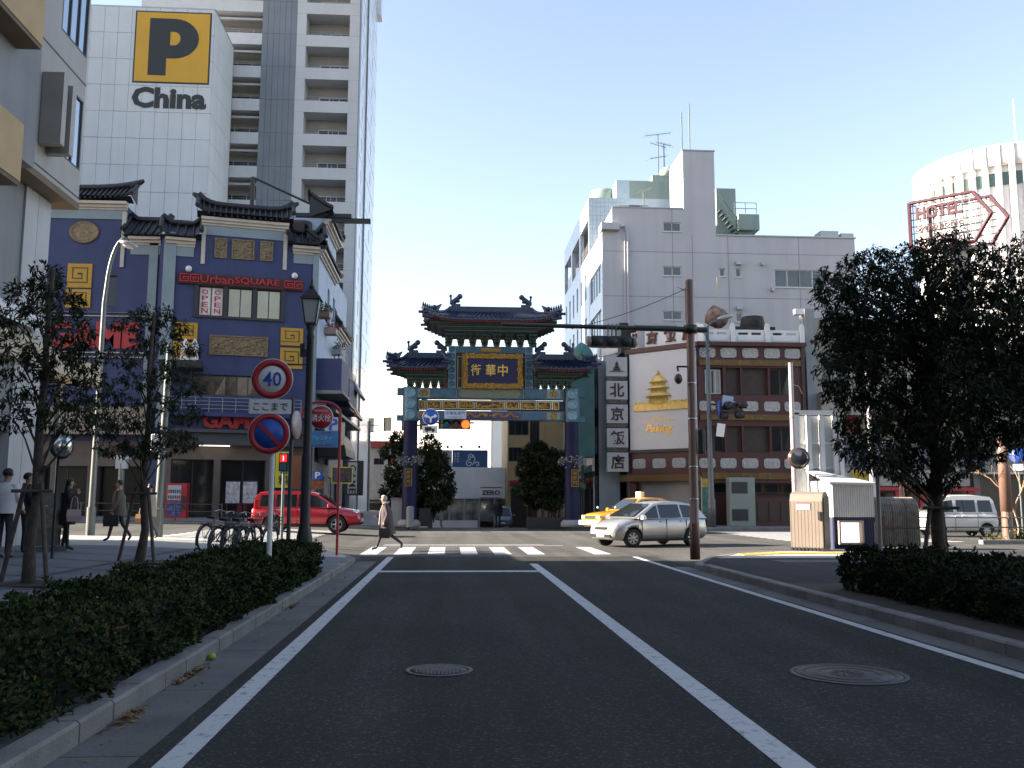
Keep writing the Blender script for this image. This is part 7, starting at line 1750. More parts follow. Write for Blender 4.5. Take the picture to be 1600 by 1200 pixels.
# old man striding over the crossing, to the left
g = gnd(604, 861)
man = person('grey haired man in a long taupe coat striding over the crossing with a black bag', (g.x, g.y, .004), 180,
    dict(hl=(0, .09, .87), kl=(.17, .10, .50), al=(.30, .10, .10), tl=(.46, .11, .06), hr=(0, -.09, .87), kr=(-.12, -.10, .47), ar=(-.46, -.10, .22), tr=(-.44, -.11, .07), che=(.05, 0, 1.27), nec=(.08, 0, 1.44), hd0=(.11, 0, 1.50), hd1=(.13, 0, 1.58), hd2=(.115, 0, 1.64),
         sl=(.04, .17, 1.38), el=(-.03, .25, 1.12), wl=(.06, .24, .87), ml=(.09, .235, .79), sr=(.04, -.17, 1.38), er=(.08, -.25, 1.14), wr=(.33, -.22, 1.04), mr=(.41, -.21, 1.03)), (m_coat, m_dkt, m_shoe), 1.0, 'short', m_greyh, (1.43, .52, .21, .27, m_coat, -.06))
mb = MB(); mb.tube([(.12, .10, 1.40), (.20, .08, 1.2), (.23, .07, .8)], .03, 6); mb.tube([(.12, -.08, 1.42), (.20, -.05, 1.2), (.22, -.05, .85)], .03, 6); mb.tube([(.14, .1, 1.41), (.02, .1, 1.47), (-.02, 0, 1.48), (.02, -.1, 1.47), (.14, -.08, 1.42)], .035, 6); mb.build('scarf', m_scarf, man, True)
bag('black shoulder bag carried by the grey haired man', man, (.05, .34, .70), (.17, .06, .3), m_blk, .12)
# woman in black eating, left, under the canopy
g = gnd(101, 858, .43)
w1 = person('woman in a black coat and heels standing by the lit sign under the canopy', (g.x, g.y, .12 + zl(g.x)), 20,
    dict(er=(.04, -.25, 1.16), wr=(.21, -.12, 1.34), mr=(.22, -.09, 1.41), hd1=(.05, 0, 1.60), kl=(.0, .09, .48), al=(-.06, .09, .11), tl=(.07, .1, .03), tr=(.2, -.11, .03), ar=(.05, -.1, .11)), (m_blk, m_blk, m_shoe), .95, 'long', None, (1.44, .62, .20, .25, m_blk, 0))
bag('pale pink shoulder bag on the woman in black', w1, (.16, -.28, .98), (.15, .06, .27), mat('pink_leather', (.45, .33, .31), .5, var=.05), .3)
# two sunlit walkers
g = gnd(183, 845, .42)
w2 = person('walker in a dark coat lit from the left, carrying a black bag', (g.x, g.y, .12 + zl(g.x)), 190, dict(kl=(.14, .1, .5), al=(.22, .1, .1), tl=(.36, .1, .04), kr=(-.1, -.1, .48), ar=(-.34, -.1, .14), tr=(-.26, -.1, .04), el=(.02, .24, 1.12), wl=(.12, .24, .9), ml=(.15, .235, .83)), (mat('olive_coat', (.10, .085, .06), .8, var=.1), m_dkt, m_shoe), .98, 'short', None, (1.44, .72, .2, .24, MATS['olive_coat'], -.03))
bag('black handbag of the walker in the dark coat', w2, (.14, .3, .74), (.2, .08, .3), m_blk, .1)
mb = MB(); mb.tube([(.09, .1, 1.40), (.02, .1, 1.46), (-.04, 0, 1.47), (.02, -.1, 1.46), (.09, -.08, 1.40)], .035, 6); mb.tube([(.1, .08, 1.4), (.16, .06, 1.1)], .03, 5); mb.build('scarf', mat('red_cream_scarf', (.4, .2, .15), .8, var=.4, vs=18), w2, True)
g = gnd(232, 841, .42)
w3 = person('walker in a beige coat and blue jeans with a tan bag', (g.x, g.y, .12 + zl(g.x)), 172, dict(kl=(-.1, .1, .48), al=(-.32, .1, .13), tl=(-.24, .1, .04), kr=(.14, -.1, .5), ar=(.2, -.1, .1), tr=(.34, -.1, .04)), (mat('beige_coat', (.36, .29, .22), .8, var=.1), mat('jeans', (.05, .08, .15), .8), m_shoe), .94, 'short', None, (1.44, .70, .2, .25, MATS['beige_coat'], 0))
bag('tan leather bag of the walker in the beige coat', w3, (.1, .3, .78), (.18, .07, .25), mat('tan_leather', (.32, .15, .05), .5, var=.1), .2)
# white jacket and dark companion at the left edge
g = gnd(8, 905, .36)
w4 = person('person in a white quilted jacket seen from behind at the left edge', (at(8, 800, 19.0).x, 19.0, .12 + zl(-9)), 75, dict(el=(.02, .26, 1.14), er=(.02, -.27, 1.14), wr=(.16, -.24, .94), mr=(.22, -.22, .90)), (mat('white_jacket', (.62, .61, .62), .7, var=.08, vs=8), m_dkt, m_shoe), 1.02, 'short', None, (1.45, .86, .24, .25, MATS['white_jacket'], 0))
w5 = person('dark haired person in a black jacket beside the white jacket', (at(40, 800, 20.2).x, 20.2, .12 + zl(-9)), 20, dict(er=(.1, -.24, 1.12), wr=(.3, -.16, 1.02), mr=(.37, -.14, 1.02)), (m_blk, m_dkt, m_shoe), .99, 'short', None, (1.45, .84, .21, .22, m_blk, 0))
# figures at the gate
person('dark hooded figure with long hair walking under the gate', (at(778, 800, 57).x, 57, bz(57)), 85, dict(kl=(.08, .1, .49), tr=(.1, -.11, .03)), (m_blk, m_blk, m_shoe), 1.02, 'long', None, (1.47, .72, .23, .25, m_blk, 0), True)
person('small far figure in a light coat beyond the gate', (at(690, 800, 82).x, 82, bz(82)), 180, dict(kl=(.1, .1, .49), ar=(-.15, -.1, .1), tr=(-.05, -.1, .03)), (mat('cream_coat', (.4, .34, .24), .8), mat('pale_jeans', (.25, .3, .4), .8), m_shoe), 1.0, 'short', None, (1.44, .75, .2, .24, MATS['cream_coat'], 0), True)
person('dark figure standing behind the right gate trees', (at(864, 800, 60).x, 60, bz(58)), 90, dict(), (m_blk, m_dkt, m_shoe), .98, 'short', None, None, True)
# ------------------------------------------------------------ poles, signs, lamps on the left
def zp(x): return .12 + zl(x)
def ring_sign(mb, c, r, mats_idx, y0):   # disc facing the camera (-y): rim, ring, field
    mb.i = 0; mb.lathe([(r, y0 + .02), (r, y0), (1e-3, y0)], 28, (c[0], c[1], c[2]), 'Y')
def disc(par, nm, c, r, y, m, r_in=0, n=32):
    mb = MB(); mb.lathe([(r, y + .004), (r, y), (max(r_in, 1e-3), y)] + ([(r_in, y + .004)] if r_in else []), n, c, 'Y', cap=not r_in); return mb.build(nm, m, par)
# speed limit and no parking post in the hedge
X0, Y0 = at(424, 760, 13.8).x, 13.8
sp = thing('road_sign_post', 'white post with speed limit 40 and no parking discs in the left hedge', 'road sign', (X0, Y0, .12))
z40, zpl, znp = at(421, 593, Y0).z, at(419, 636, Y0).z, at(417, 678, Y0).z
mb = MB(); mb.cyl((X0, Y0, .12), (X0, Y0, z40 + .2), .038, n=12); mb.lathe([(.038, z40 + .2), (.03, z40 + .23), (1e-3, z40 + .24)], 12, (X0, Y0, 0)); mb.build('post', m_white, sp)
f = Fr((X0 - .03, Y0 - .06, 0), (1, 0)); c = (X0 - .03, Y0, 0)
d = disc(sp, 'speed_limit_disc', (X0 - .03, Y0, z40), .305, -.06, m_white)
disc(d, 'red_ring', (X0 - .03, Y0, z40), .295, -.066, m_red, .20)
mb = MB(); mb.text('40', f.T(0, z40, .008), .22, .004, .012, .27); mb.build('numeral', m_blue_s, d)
mb = MB(); f.box(mb, -.31, .29, .0, .012, zpl - .105, zpl + .105); d = mb.build('plate', m_white, sp)
mb = MB(); mb.text('ここまで', f.T(-.01, zpl, .014), .12, .003, .008, .5); mb.build('lettering', m_black, d)
d = disc(sp, 'no_parking_disc', (X0 - .05, Y0, znp), .305, -.06, m_white); disc(d, 'red_ring', (X0 - .05, Y0, znp), .295, -.066, m_red, .215); disc(d, 'blue_field', (X0 - .05, Y0, znp), .215, -.064, m_blue_s)
mb = MB(); mb.box(-.025, .025, -.07, -.066, -.23, .23, Matrix.Translation((X0 - .05, Y0, znp)) @ Matrix.Rotation(R(-45), 4, 'Y')); mb.build('red_bar', m_red, d)
mb = MB()
for z in (z40 - .1, z40 + .1, znp + .1, znp - .1): mb.box(X0 - .08, X0 + .08, Y0 - .045, Y0 + .045, z - .012, z + .012)
mb.build('clamp', m_alu, sp)
# old style lamp post
X1, Y1 = at(478, 760, 19.3).x, 19.3
lp_ = thing('lamp_post', 'black lamp post with a four sided lantern at the end of the left hedge', 'street lamp', (X1, Y1, zp(X1)))
zt_l = at(482, 505, Y1).z
mb = MB(); mb.lathe([(.16, .12), (.16, .8), (.13, .95), (.105, 1.05), (.10, 2.4), (.085, 2.5), (.07, zt_l - .35), (.09, zt_l - .3), (.06, zt_l - .2), (.11, zt_l - .05), (.05, zt_l)], 14, (X1, Y1, 0)); mb.build('column', m_black, lp_)
def frus(mb, z0, r0, z1, r1, cx=X1, cy=Y1, n=4):
    q = [(math.cos(R(45) + k * math.pi / 2), math.sin(R(45) + k * math.pi / 2)) for k in range(n)]; mb.loft([[(cx + a * r0, cy + b * r0, z0) for a, b in q], [(cx + a * r1, cy + b * r1, z1) for a, b in q]])
mb = MB(); frus(mb, zt_l + .01, .15, zt_l + .48, .24); lg = mb.build('lantern_glass', mat('frosted_glass', (.42, .44, .44), .4, var=.05), lp_)
mb = MB()
for k in range(4):
    a = R(45) + k * math.pi / 2; mb.tube([(X1 + .152 * math.cos(a), Y1 + .152 * math.sin(a), zt_l), (X1 + .245 * math.cos(a), Y1 + .245 * math.sin(a), zt_l + .49)], .016, 5)
frus(mb, zt_l - .03, .17, zt_l + .008, .16); mb.build('lantern_frame', m_black, lg)
mb = MB(); frus(mb, zt_l + .49, .31, zt_l + .53, .29); frus(mb, zt_l + .531, .26, zt_l + .72, .10); mb.lathe([(.05, zt_l + .72), (.06, zt_l + .78), (.02, zt_l + .84), (.03, zt_l + .88), (.005, zt_l + .98)], 8, (X1, Y1, 0)); mb.build('lantern_cap', m_black, lp_)
mb = MB(); z = at(470, 570, Y1).z; mb.box(X1 - .75, X1, Y1 - .02, Y1 + .02, z - .015, z + .015); z2 = at(470, 552, Y1).z; mb.box(X1 - .2, X1, Y1 - .03, Y1 + .03, z2 - .08, z2 + .08); mb.box(X1 - .2, X1 - .1, Y1 - .05, Y1 + .05, z2 + .08, z2 + .2); mb.build('banner_arm', m_black, lp_)
# slim dark post with an edge-on road sign
X2, Y2 = at(453, 760, 20).x, 20.0
t = thing('road_sign_post', 'slim dark post with a sign seen edge on, left of the black lamp post', 'road sign', (X2, Y2, zp(X2))); zt2 = at(453, 622, Y2).z
mb = MB(); mb.cyl((X2, Y2, .12), (X2, Y2, zt2), .045, n=10); mb.build('post', mat('dark_pole', (.05, .05, .05), .5, var=.1), t)
zc2 = at(460, 664, Y2).z; M = Matrix.Translation((X2 + .1, Y2 - .02, zc2)) @ Matrix.Rotation(R(80), 4, 'Z')
mb = MB(); mb.lathe([(.3, .015), (.3, -.012), (1e-3, -.014)], 24, axis='Y', M=M); mb.build('disc', mat('faded_sign_back', (.45, .36, .34), .45, .2, var=.1), t)
# hydrant sign
X3, Y3 = at(528, 800, 24.3).x, 24.3
hy = thing('hydrant_sign', 'red hooked pole with a round fire hydrant sign and a blue advertising plate', 'road sign', (X3, Y3, zp(X3)))
zt3, zs, = at(528, 648, Y3).z, at(502, 652, Y3).z; xs_ = at(502, 652, Y3).x; Rr = X3 - xs_
mb = MB(); pts = [(X3, Y3, .1), (X3, Y3, zs + .1)] + [(xs_ + Rr * math.cos(a * math.pi / 10), Y3, zs + .1 + Rr * .62 * math.sin(a * math.pi / 10)) for a in range(1, 10)] + [(xs_ - Rr + .02, Y3, zs)]
mb.tube(pts, .034, 8); mb.build('pole', m_red, hy)
d = disc(hy, 'disc', (xs_, Y3, zs), .315, -.03, m_white); disc(d, 'red_field', (xs_, Y3, zs), .295, -.035, m_red)
f = Fr((xs_, Y3, 0), (1, 0)); mb = MB(); mb.text('消火栓', f.T(0, zs - .02, .037), .19, .004, .008, .5); mb.text('FIRE HYDRANT', f.T(0, zs + .17, .037), .045, .003, .002, .36); mb.build('lettering', m_white, d)
za, zb_ = at(502, 673, Y3).z, at(502, 699, Y3).z
mb = MB(); f.box(mb, -.42, Rr - .035, -.01, .02, zb_, za); d = mb.build('advert_plate', mat('advert_blue', (.10, .33, .62), .45, var=.15, vs=6), hy)
mb = MB(); mb.text('HOTEL', f.T(.14, za - .06, .022), .06, .003, .004, .28); mb.text('045-664-0010', f.T(0, zb_ + .05, .022), .065, .003, .004, .76); mb.build('lettering', m_red, d)
mb = MB(); mb.text('ビアレンティ', f.T(-.02, (za + zb_) / 2 + .03, .022), .12, .003, .004, .62); mb.build('lettering', mat('pale_lettering', (.5, .7, .8), .5), d)
# tall curved road lamp and second pole
X4, Y4 = at(147, 790, 31.2).x, 31.0
cl_ = thing('road_lamp', 'tall pale curved road lamp arching to the right before the blue building', 'street lamp', (X4, Y4, zp(X4)))
zt4 = at(170, 372, Y4).z; xe = at(196, 384, Y4).x
mb = MB(); pts = [(X4, Y4, .3), (X4, Y4, 1.2), (X4 + .02, Y4, zt4 - 2.2)] + [(X4 + .05 + (xe - X4) * (1 - math.cos(a * math.pi / 16)) * .9, Y4, zt4 - 2.0 + 2.0 * math.sin(a * math.pi / 16)) for a in range(1, 9)] + [(xe, Y4, zt4 - .12)]
mb.tube(pts, [.11, .10, .07] + [.06] * 9, 10); mb.build('column', m_grey_pole, cl_)
mb = MB(); M = Matrix.Translation((xe + .1, Y4, zt4 - .2)) @ Matrix.Rotation(R(18), 4, 'Y'); mb.ball((0, 0, 0), .2, 10, 7, (1.7, .9, .55), M); hd = mb.build('lamp_head', m_alu, cl_)
mb = MB(); mb.ball((.02, 0, -.06), .16, 10, 6, (1.4, .9, .6), M); mb.build('lens', m_lens, hd)
mb = MB(); mb.cyl((X4, Y4, .3), (X4, Y4, 1.3), .14, n=12); mb.build('base_sleeve', m_grey_pole, cl_)
X5, Y5 = at(253, 790, 30).x, 29.6
t = thing('utility_pole', 'plain pale pole with a small sign box between the two young trees', 'pole', (X5, Y5, zp(X5))); z = at(262, 540, Y5).z
mb = MB(); mb.cyl((X5, Y5, .3), (X5 + .12, Y5, z), .13, .09, 10); mb.build('shaft', m_grey_pole, t)
mb = MB(); q = at(243, 692, Y5); mb.rbox(q.x - .12, q.x + .12, Y5 - .1, Y5 + .1, q.z - .28, q.z + .28, .03); mb.box(q.x + .12, X5, Y5 - .02, Y5 + .02, q.z + .1, q.z + .14); mb.build('sign_box', m_white, t)
mb = MB(); q = at(257, 838, Y5); mb.rbox(X5 - .15, X5 + .15, Y5 - .15, Y5 + .15, .3, 1.3, .03); mb.build('base_sleeve', m_grey_pole, t)
# T topped grey post, far pavement
q = at(177, 735, 49.0); t = thing('information_post', 'grey post with a T shaped sign head before the arcade', 'sign', (q.x, 49, .3))
mb = MB(); mb.cyl((q.x, 50.2, .3), (q.x, 50.2, q.z + .4), .16, n=10); mb.build('post', m_grey_pole, t)
mb = MB(); mb.box(q.x - .28, q.x + .28, 50.05, 50.35, at(177, 732, 50).z, at(177, 717, 50).z); mb.box(q.x - .55, q.x + .55, 50.08, 50.32, at(177, 717, 50).z + .002, at(177, 711, 50).z); mb.build('head', mat('pale_grey_box', (.38, .42, .45), .5, var=.08), t)
# railing along the far kerb at the left
def guard(nm, label, xs, y, z0f, h, m, bars=2, grp=None):
    t = thing(nm, label, 'railing', (xs[0], y, z0f(xs[0])), group=grp)
    for x in xs: mb = MB(); mb.cyl((x, y, z0f(x)), (x, y, z0f(x) + h), .04, n=8); mb.build('post', m, t)
    for b in range(bars):
        for a, c in zip(xs, xs[1:]): zz = h * (.95 - .42 * b); mb = MB(); mb.tube([(a, y, z0f(a) + zz), (c, y, z0f(c) + zz)], .028, 6); mb.build('rail', m, t)
    return t
guard('guard_railing', 'dark pedestrian railing along the kerb before the arcade', [-36 + 2.4 * k for k in range(11)], 50.1, lambda x: .14 + zl(x), .9, mat('dark_railing', (.05, .05, .05), .5), 2)
guard('guard_railing', 'grey railing beside the gate along the far kerb', [-9.0 + 1.2 * k for k in range(4)], 50.2, lambda x: .14 + zl(x), .9, m_grey_pole, 2)
# vending machine, posters, signs round the arcade entrance
UZ = lambda x: .14 + zl(x)
q = at(276, 780, 55.5)
vm = thing('vending_machine', 'red drinks vending machine before the dark arcade entrance', 'vending machine', (q.x, 55.5, UZ(q.x)))
zt_, zb_ = at(276, 755, 55.5).z, UZ(q.x)
mb = MB(); mb.rbox(q.x - .62, q.x + .55, 55.5, 56.2, zb_, zt_, .03); mb.build('cabinet', m_red, vm)
mb = MB(); mb.box(q.x - .52, q.x + .25, 55.46, 55.498, zb_ + 1.05, zt_ - .12); w = mb.build('display_window', mat('vending_window', (.42, .44, .46), .2, var=.15), vm)
mb = MB(); rr = random.Random(3)
for r_ in range(2):
    for k in range(6): mb.i = rr.randrange(3); mb.cyl((q.x - .45 + .125 * k, 55.45, zb_ + 1.12 + .33 * r_), (q.x - .45 + .125 * k, 55.45, zb_ + 1.32 + .33 * r_), .035, n=6)
o = mb.build('drink_can', [m_blue_s, m_red, mat('can_dark', (.08, .04, .03), .4)], w); o['kind'] = 'stuff'
mb = MB(); mb.box(q.x - .5, q.x + .25, 55.46, 55.498, zb_ + .15, zb_ + .95); mb.build('lower_panel', mat('blue_print', (.06, .09, .25), .4, var=.8, vs=7), vm)
mb = MB(); mb.box(q.x + .3, q.x + .48, 55.46, 55.498, zb_ + .5, zb_ + 1.3); mb.build('coin_panel', m_dkfr, vm)
for k, (x0, x1) in enumerate(((352, 375), (379, 402))):
    p0, p1 = at(x0, 786, 57.6), at(x1, 753, 57.6); t = thing('poster_board', ['pale event poster left of its twin at the arcade entrance', 'pale event poster right of its twin, behind the red car roof'][k], 'poster', p0, group='event posters')
    mb = MB(); mb.box(p0.x, p1.x, 57.6, 57.68, p0.z, p1.z); b = mb.build('sheet', mat('poster_print', (.40, .40, .43), .5, var=.55, vs=5), t)
    mb = MB(); mb.box(p0.x - .05, p1.x + .05, 57.61, 57.7, p0.z - .06, p0.z - .002); mb.box(p0.x - .05, p1.x + .05, 57.61, 57.7, p1.z + .002, p1.z + .06)
    for x in (p0.x + .08, p1.x - .08): mb.box(x - .03, x + .03, 57.62, 57.68, UZ(x), p0.z - .06)
    mb.build('frame', m_dkfr, t)
# pedestrian signal
q = at(440, 724, 28); t = thing('pedestrian_signal', 'pedestrian signal showing a red man above a dark blue lens', 'traffic light', (q.x, 28.4, zp(q.x)))
mb = MB(); mb.cyl((q.x - .02, 28.5, .2), (q.x - .02, 28.5, q.z + .3), .045, n=8); mb.build('post', m_grey_pole, t)
zz = at(440, 716, 28.3).z; zg = at(440, 729, 28.3).z
mb = MB(); mb.box(q.x - .13, q.x + .13, 28.28, 28.44, zg - .14, zz + .15); h = mb.build('housing', m_black, t)
mb = MB(); mb.box(q.x - .10, q.x + .10, 28.265, 28.279, zz - .11, zz + .11); l_ = mb.build('red_lens', mat('red_glow', (1, .02, .02), .4, var=0, emit=.35), h)
mb = MB(); fF = Fr((q.x, 28.262, 0), (1, 0)); fF.box(mb, -.018, .018, 0, .004, zz - .08, zz + .03); mb.ball((q.x, 28.26, zz + .055), .02, 6, 4); mb.build('man_symbol', mat('pink_glow', (1, .5, .45), .4, var=0, emit=.45), l_)
mb = MB(); mb.box(q.x - .10, q.x + .10, 28.265, 28.279, zg - .11, zg + .11); mb.build('blue_lens', mat('dark_cyan_lens', (.05, .14, .2), .2, var=0), h)
# signs along the arcade flank: P signs, parking board, vertical GAME
def sgn(nm, label, x0, y0, x1, y1, Y, m, txt=(), dep=.15, post=None, cat_='sign'):
    a, b = at(x0, y1, Y), at(x1, y0, Y); t = thing(nm, label, cat_, (a.x, Y, a.z)); mb = MB(); mb.box(a.x, b.x, Y, Y + dep, a.z, b.z); p = mb.build('panel', m, t)
    f = Fr((a.x, Y, 0), (1, 0))
    for body, x, y, h, w, tm, off in txt:
        q = f.px(x, y); mb = MB(); mb.text(body, f.T(q[0], q[1], .003), h, .01, off, w); mb.build('lettering', tm, p)
    if post:
        mb = MB(); x = a.x + (b.x - a.x) * post[0]; mb.box(x - .05, x + .05, Y + dep, Y + dep + .1, UZ(x), b.z); mb.build('post', m_dkfr, t)
    return t, p, f, a, b
m_ylw = mat('acid_yellow', (.48, .46, .03), .5, var=.06); 
t, p, f, a, b = sgn('parking_board', 'acid yellow pay parking board with black characters behind the red man signal', 429, 706, 454, 762, 54, m_ylw, [('有', 443, 733, .55, .6, m_black, .02), ('料', 443, 750, .55, .6, m_black, .02)], post=(.5,))
mb = MB(); mb.text('P', f.T((b.x - a.x) * .6, b.z - .25, .003), .42, .01, .03); mb.build('letter', m_white, p)
sgn('parking_sign', 'small square blue parking sign with a white P by the garage entrance', 489, 736, 504, 749, 53, m_blue_s, [('P', 496.5, 742.5, .36, .3, m_white, .02)], post=(.8,))
sgn('parking_sign', 'blue and white parking sign with a large P behind the hydrant sign', 507, 652, 528, 676, 57, mat('pale_blue_sign', (.42, .47, .56), .5, var=.08), [('P', 521, 663, .72, .55, m_blue_s, .03)], .2)
sgn('price_board', 'orange and dark ticket board under the small parking sign', 484, 750, 506, 764, 53.1, mat('rusty_orange', (.22, .07, .03), .5, var=.5, vs=6), post=(.5,))
sgn('board', 'brown orange vertical panel beside the pay parking board', 456, 712, 470, 764, 55, mat('orange_brown', (.24, .08, .035), .6, var=.15))
t, p, f, a, b = sgn('framed_sign', 'dark sign with a thin yellow frame hanging by the flank shops', 519, 731, 550, 754, 52.5, mat('navy_gold', (.04, .04, .05), .5, var=.9, vs=4), [('P', 533, 738, .3, .3, MATS['rusty_orange'], .02)], .12)
mb = MB(); w_, h_ = b.x - a.x, 0
for q in ((0, w_, a.z - .05, a.z), (0, w_, b.z, b.z + .05), (-.05, 0, a.z - .05, b.z + .05), (w_, w_ + .05, a.z - .05, b.z + .05)): f.box(mb, q[0], q[1], -.1, .02, q[2], q[3])
mb.build('frame', MATS['acid_yellow'], p)
t, p, f, a, b = sgn('vertical_sign', 'dark vertical GAME sign box on the arcade flank', 537, 720, 568, 774, 58, m_black, (), .3)
mb = MB(); wd = b.x - a.x; f.box(mb, wd * .2, wd * .68, .001, .03, a.z + .1, b.z - .1); pp = mb.build('pale_insert', mat('pale_panel', (.36, .37, .41), .4, var=.05), p)
mb = MB()
for k, chh in enumerate('GAME'): M = f.T(wd * .44, b.z - .45 - .48 * k, .032) @ Matrix.Rotation(R(-90), 4, 'Z'); mb.text(chh, M, .42, .01, .015, .38)
mb.build('lettering', m_black, pp)
# canopies on the flank
t = thing('awning', 'dark curved fabric awning on the arcade flank', 'awning', (0, 0, 0)); a = at(540, 700, 66)
t.location = (a.x, 66, a.z); mb = MB(); rings = [[(a.x - 1.4 + 1.9 * math.sin(q * .26), y, at(540, 668, 66).z - 2.2 * (1 - math.cos(q * .26))) for q in range(7)] + [(a.x - 1.4, y, at(540, 668, 66).z - 2.2)] for y in (62, 68)]; mb.loft(rings); mb.build('fabric', m_black, t)
# signs on the flank canopy (tilted boards)
for k, (u, w, sz, lb) in enumerate(((5.2, 8.0, (2.6, 1.0), 'tilted black framed sign box on the arcade flank balcony'), (8.6, 7.7, (4.5, 1.1), 'tilted yellow and red sign board with lettering on the flank'), (9.5, 9.4, (4.5, 1.3), 'tilted grey sign back above the yellow board on the flank'))):
    t = thing('flank_sign', lb, 'sign', US.P(u, 1.9, w)); mb = MB()
    M = Matrix.Translation(US.P(u, 1.75 + .1 * k, w)) @ Matrix.Rotation(R(90), 4, 'Z') @ Matrix.Rotation(R(-28), 4, 'X')
    mb.box(0, sz[0], -.1, .1, 0, sz[1], M); p = mb.build('board', [m_black, mat('ochre_board', (.36, .20, .04), .5, var=.25, vs=3), mat('sign_back_grey', (.2, .2, .21), .5)][k], t)
    if k == 1:
        mb = MB()
        for j in range(5): mb.box(1.2 + .6 * j, 1.65 + .6 * j, -.13, -.101, .25, .8, M)
        o = mb.build('red_lettering', m_red, p); o['kind'] = 'stuff'
t, p, f, a, b = sgn('shop_sign', 'cream framed shop sign low on the arcade flank', 531, 660, 539, 695, 55, m_cream)
# lit sign stand by the woman
q = at(72, 800, 21.5); t = thing('sign_stand', 'black standing signboard with a white side strip under the canopy', 'sign', (q.x, 21.6, zp(q.x)))
z0, z1 = zp(q.x), at(72, 770, 21.5).z
M = Matrix.Translation((q.x, 21.6, 0)) @ Matrix.Rotation(R(48), 4, 'Z')
mb = MB(); mb.box(-.32, .32, -.12, .12, z0 + .5, z1, M); b = mb.build('panel', mat('menu_print', (.03, .03, .03), .4, var=.9, vs=12), t)
mb = MB(); mb.box(.322, .34, -.12, .12, z0 + .5, z1, M); s_ = mb.build('white_strip', m_white, b)
mb = MB(); fM = M @ Matrix(((0, 0, 1, .342), (1, 0, 0, 0), (0, 1, 0, 0), (0, 0, 0, 1)))
for k in range(6): mb.text('御休処茶房店'[k], fM @ Matrix.Translation((0, z1 - .2 - .17 * k, 0)), .11, .003, .004)
mb.build('lettering', m_black, s_)
mb = MB(); mb.box(-.3, .3, -.04, .04, z0 + .12, z0 + .499, M); mb.box(-.36, .36, -.2, .2, z0, z0 + .1, M); mb.build('stand', m_black, t)
q = at(70, 693, 18.5); t = thing('convex_mirror', 'black rimmed round traffic mirror beside the first young tree', 'mirror', (q.x, 19.3, q.z))
mb = MB(); M = Matrix.Translation((q.x, 19.3, q.z)) @ Matrix.Rotation(R(55), 4, 'Z'); mb.lathe([(.1, .1), (.24, .06), (.27, 0), (.25, -.03)], 20, axis='Y', M=M); mb.build('shell', m_black, t)
mb = MB(); mb.lathe([(.245, -.03), (.17, -.065), (.08, -.085), (1e-3, -.09)], 20, axis='Y', M=M); mb.build('mirror_face', m_chrome, t)
mb = MB(); mb.cyl((q.x - .12, 19.45, zp(q.x)), (q.x - .12, 19.45, q.z + .1), .03, n=8); mb.tube([(q.x - .12, 19.45, q.z), (q.x, 19.38, q.z)], .025, 6); mb.build('post', m_black, t)

# ------------------------------------------------------------ traffic signal hung before the gate
SY = 49.4; q0 = at(690, 663, SY); q1 = at(735, 663, SY)
ts = thing('traffic_light', 'horizontal three lens traffic light showing red before the gate', 'traffic light', ((q0.x + q1.x) / 2, SY, q0.z))
xl = at(641, 700, 51.6).x + .15
mb = MB(); mb.cyl((xl - .15, 51.6, .0), (xl - .15, 51.6, q0.z + .6), .09, .07, 10); mb.tube([(xl - .15, 51.6, q0.z + .1), (xl + .5, 51.4, q0.z + .1), (q0.x - .6, SY + .14, q0.z + .1), (q1.x + .2, SY + .14, q0.z + .1)], .05, 6); mb.build('arm', m_black, ts)
r_ = (q1.x - q0.x) / 6.4
mb = MB(); mb.rbox(q0.x, q1.x, SY - .1, SY + .1, q0.z - r_ * 1.05, q0.z + r_ * 1.05, .05); hsg = mb.build('housing', mat('signal_grey', (.05, .055, .055), .5), ts)
for k, m_ in enumerate((mat('blue_lens', (.02, .10, .14), .2, var=0), mat('amber_lens', (.16, .045, .015), .2, var=0), mat('red_lit', (1, .10, .015), .4, var=0, emit=.75))):
    cx = q0.x + (q1.x - q0.x) * (k + .5) / 3
    mb = MB(); mb.lathe([(r_ * .92, -.105), (r_ * .5, -.135), (1e-3, -.145)], 18, (cx, SY, q0.z), 'Y'); mb.build('lens', m_, hsg)
    mb = MB(); ring = [[(cx + r_ * math.cos(a * .314 + (-.0)), SY - d_, q0.z + r_ * math.sin(a * .314)) for a in range(11)] for d_ in (.1, .34)]; mb.loft(ring, cap=False, close=False); mb.build('visor', MATS['signal_grey'], hsg)
mb = MB(); mb.lathe([(r_ * 1.0, -.10), (r_ * .94, -.125)], 18, (q0.x + (q1.x - q0.x) * 5 / 6, SY, q0.z), 'Y', cap=False); mb.build('lens_rim', m_red, hsg)
q = at(673, 651.5, SY - .1); t = thing('road_sign', 'round blue sign with two white arrows left and right before the gate', 'road sign', q); rr_ = 13 / 1450 * SY
disc(t, 'rim', (q.x, SY - .1, q.z), rr_, -.02, m_white); disc(t, 'field', (q.x, SY - .1, q.z), rr_ * .94, -.025, m_blue_s)
f = Fr((q.x, SY - .127, q.z), (1, 0)); mb = MB()
f.box(mb, -.045, .045, 0, .006, -.30, -.02)
for s_ in (-1, 1):
    L_ = [(s_ * .02, -.1), (s_ * .02, -.0), (s_ * .2, .1), (s_ * .2, .17), (s_ * .36, .05), (s_ * .2, -.06), (s_ * .2, .0)]
    mb.prism(L_ if s_ > 0 else L_[::-1], -.008, -.002, f.M)
mb.build('arrows', m_white, t)
mb = MB(); mb.tube([(q.x, SY - .06, q.z), (q.x, SY + .2, q.z)], .025, 5); mb.build('bracket', m_black, t)
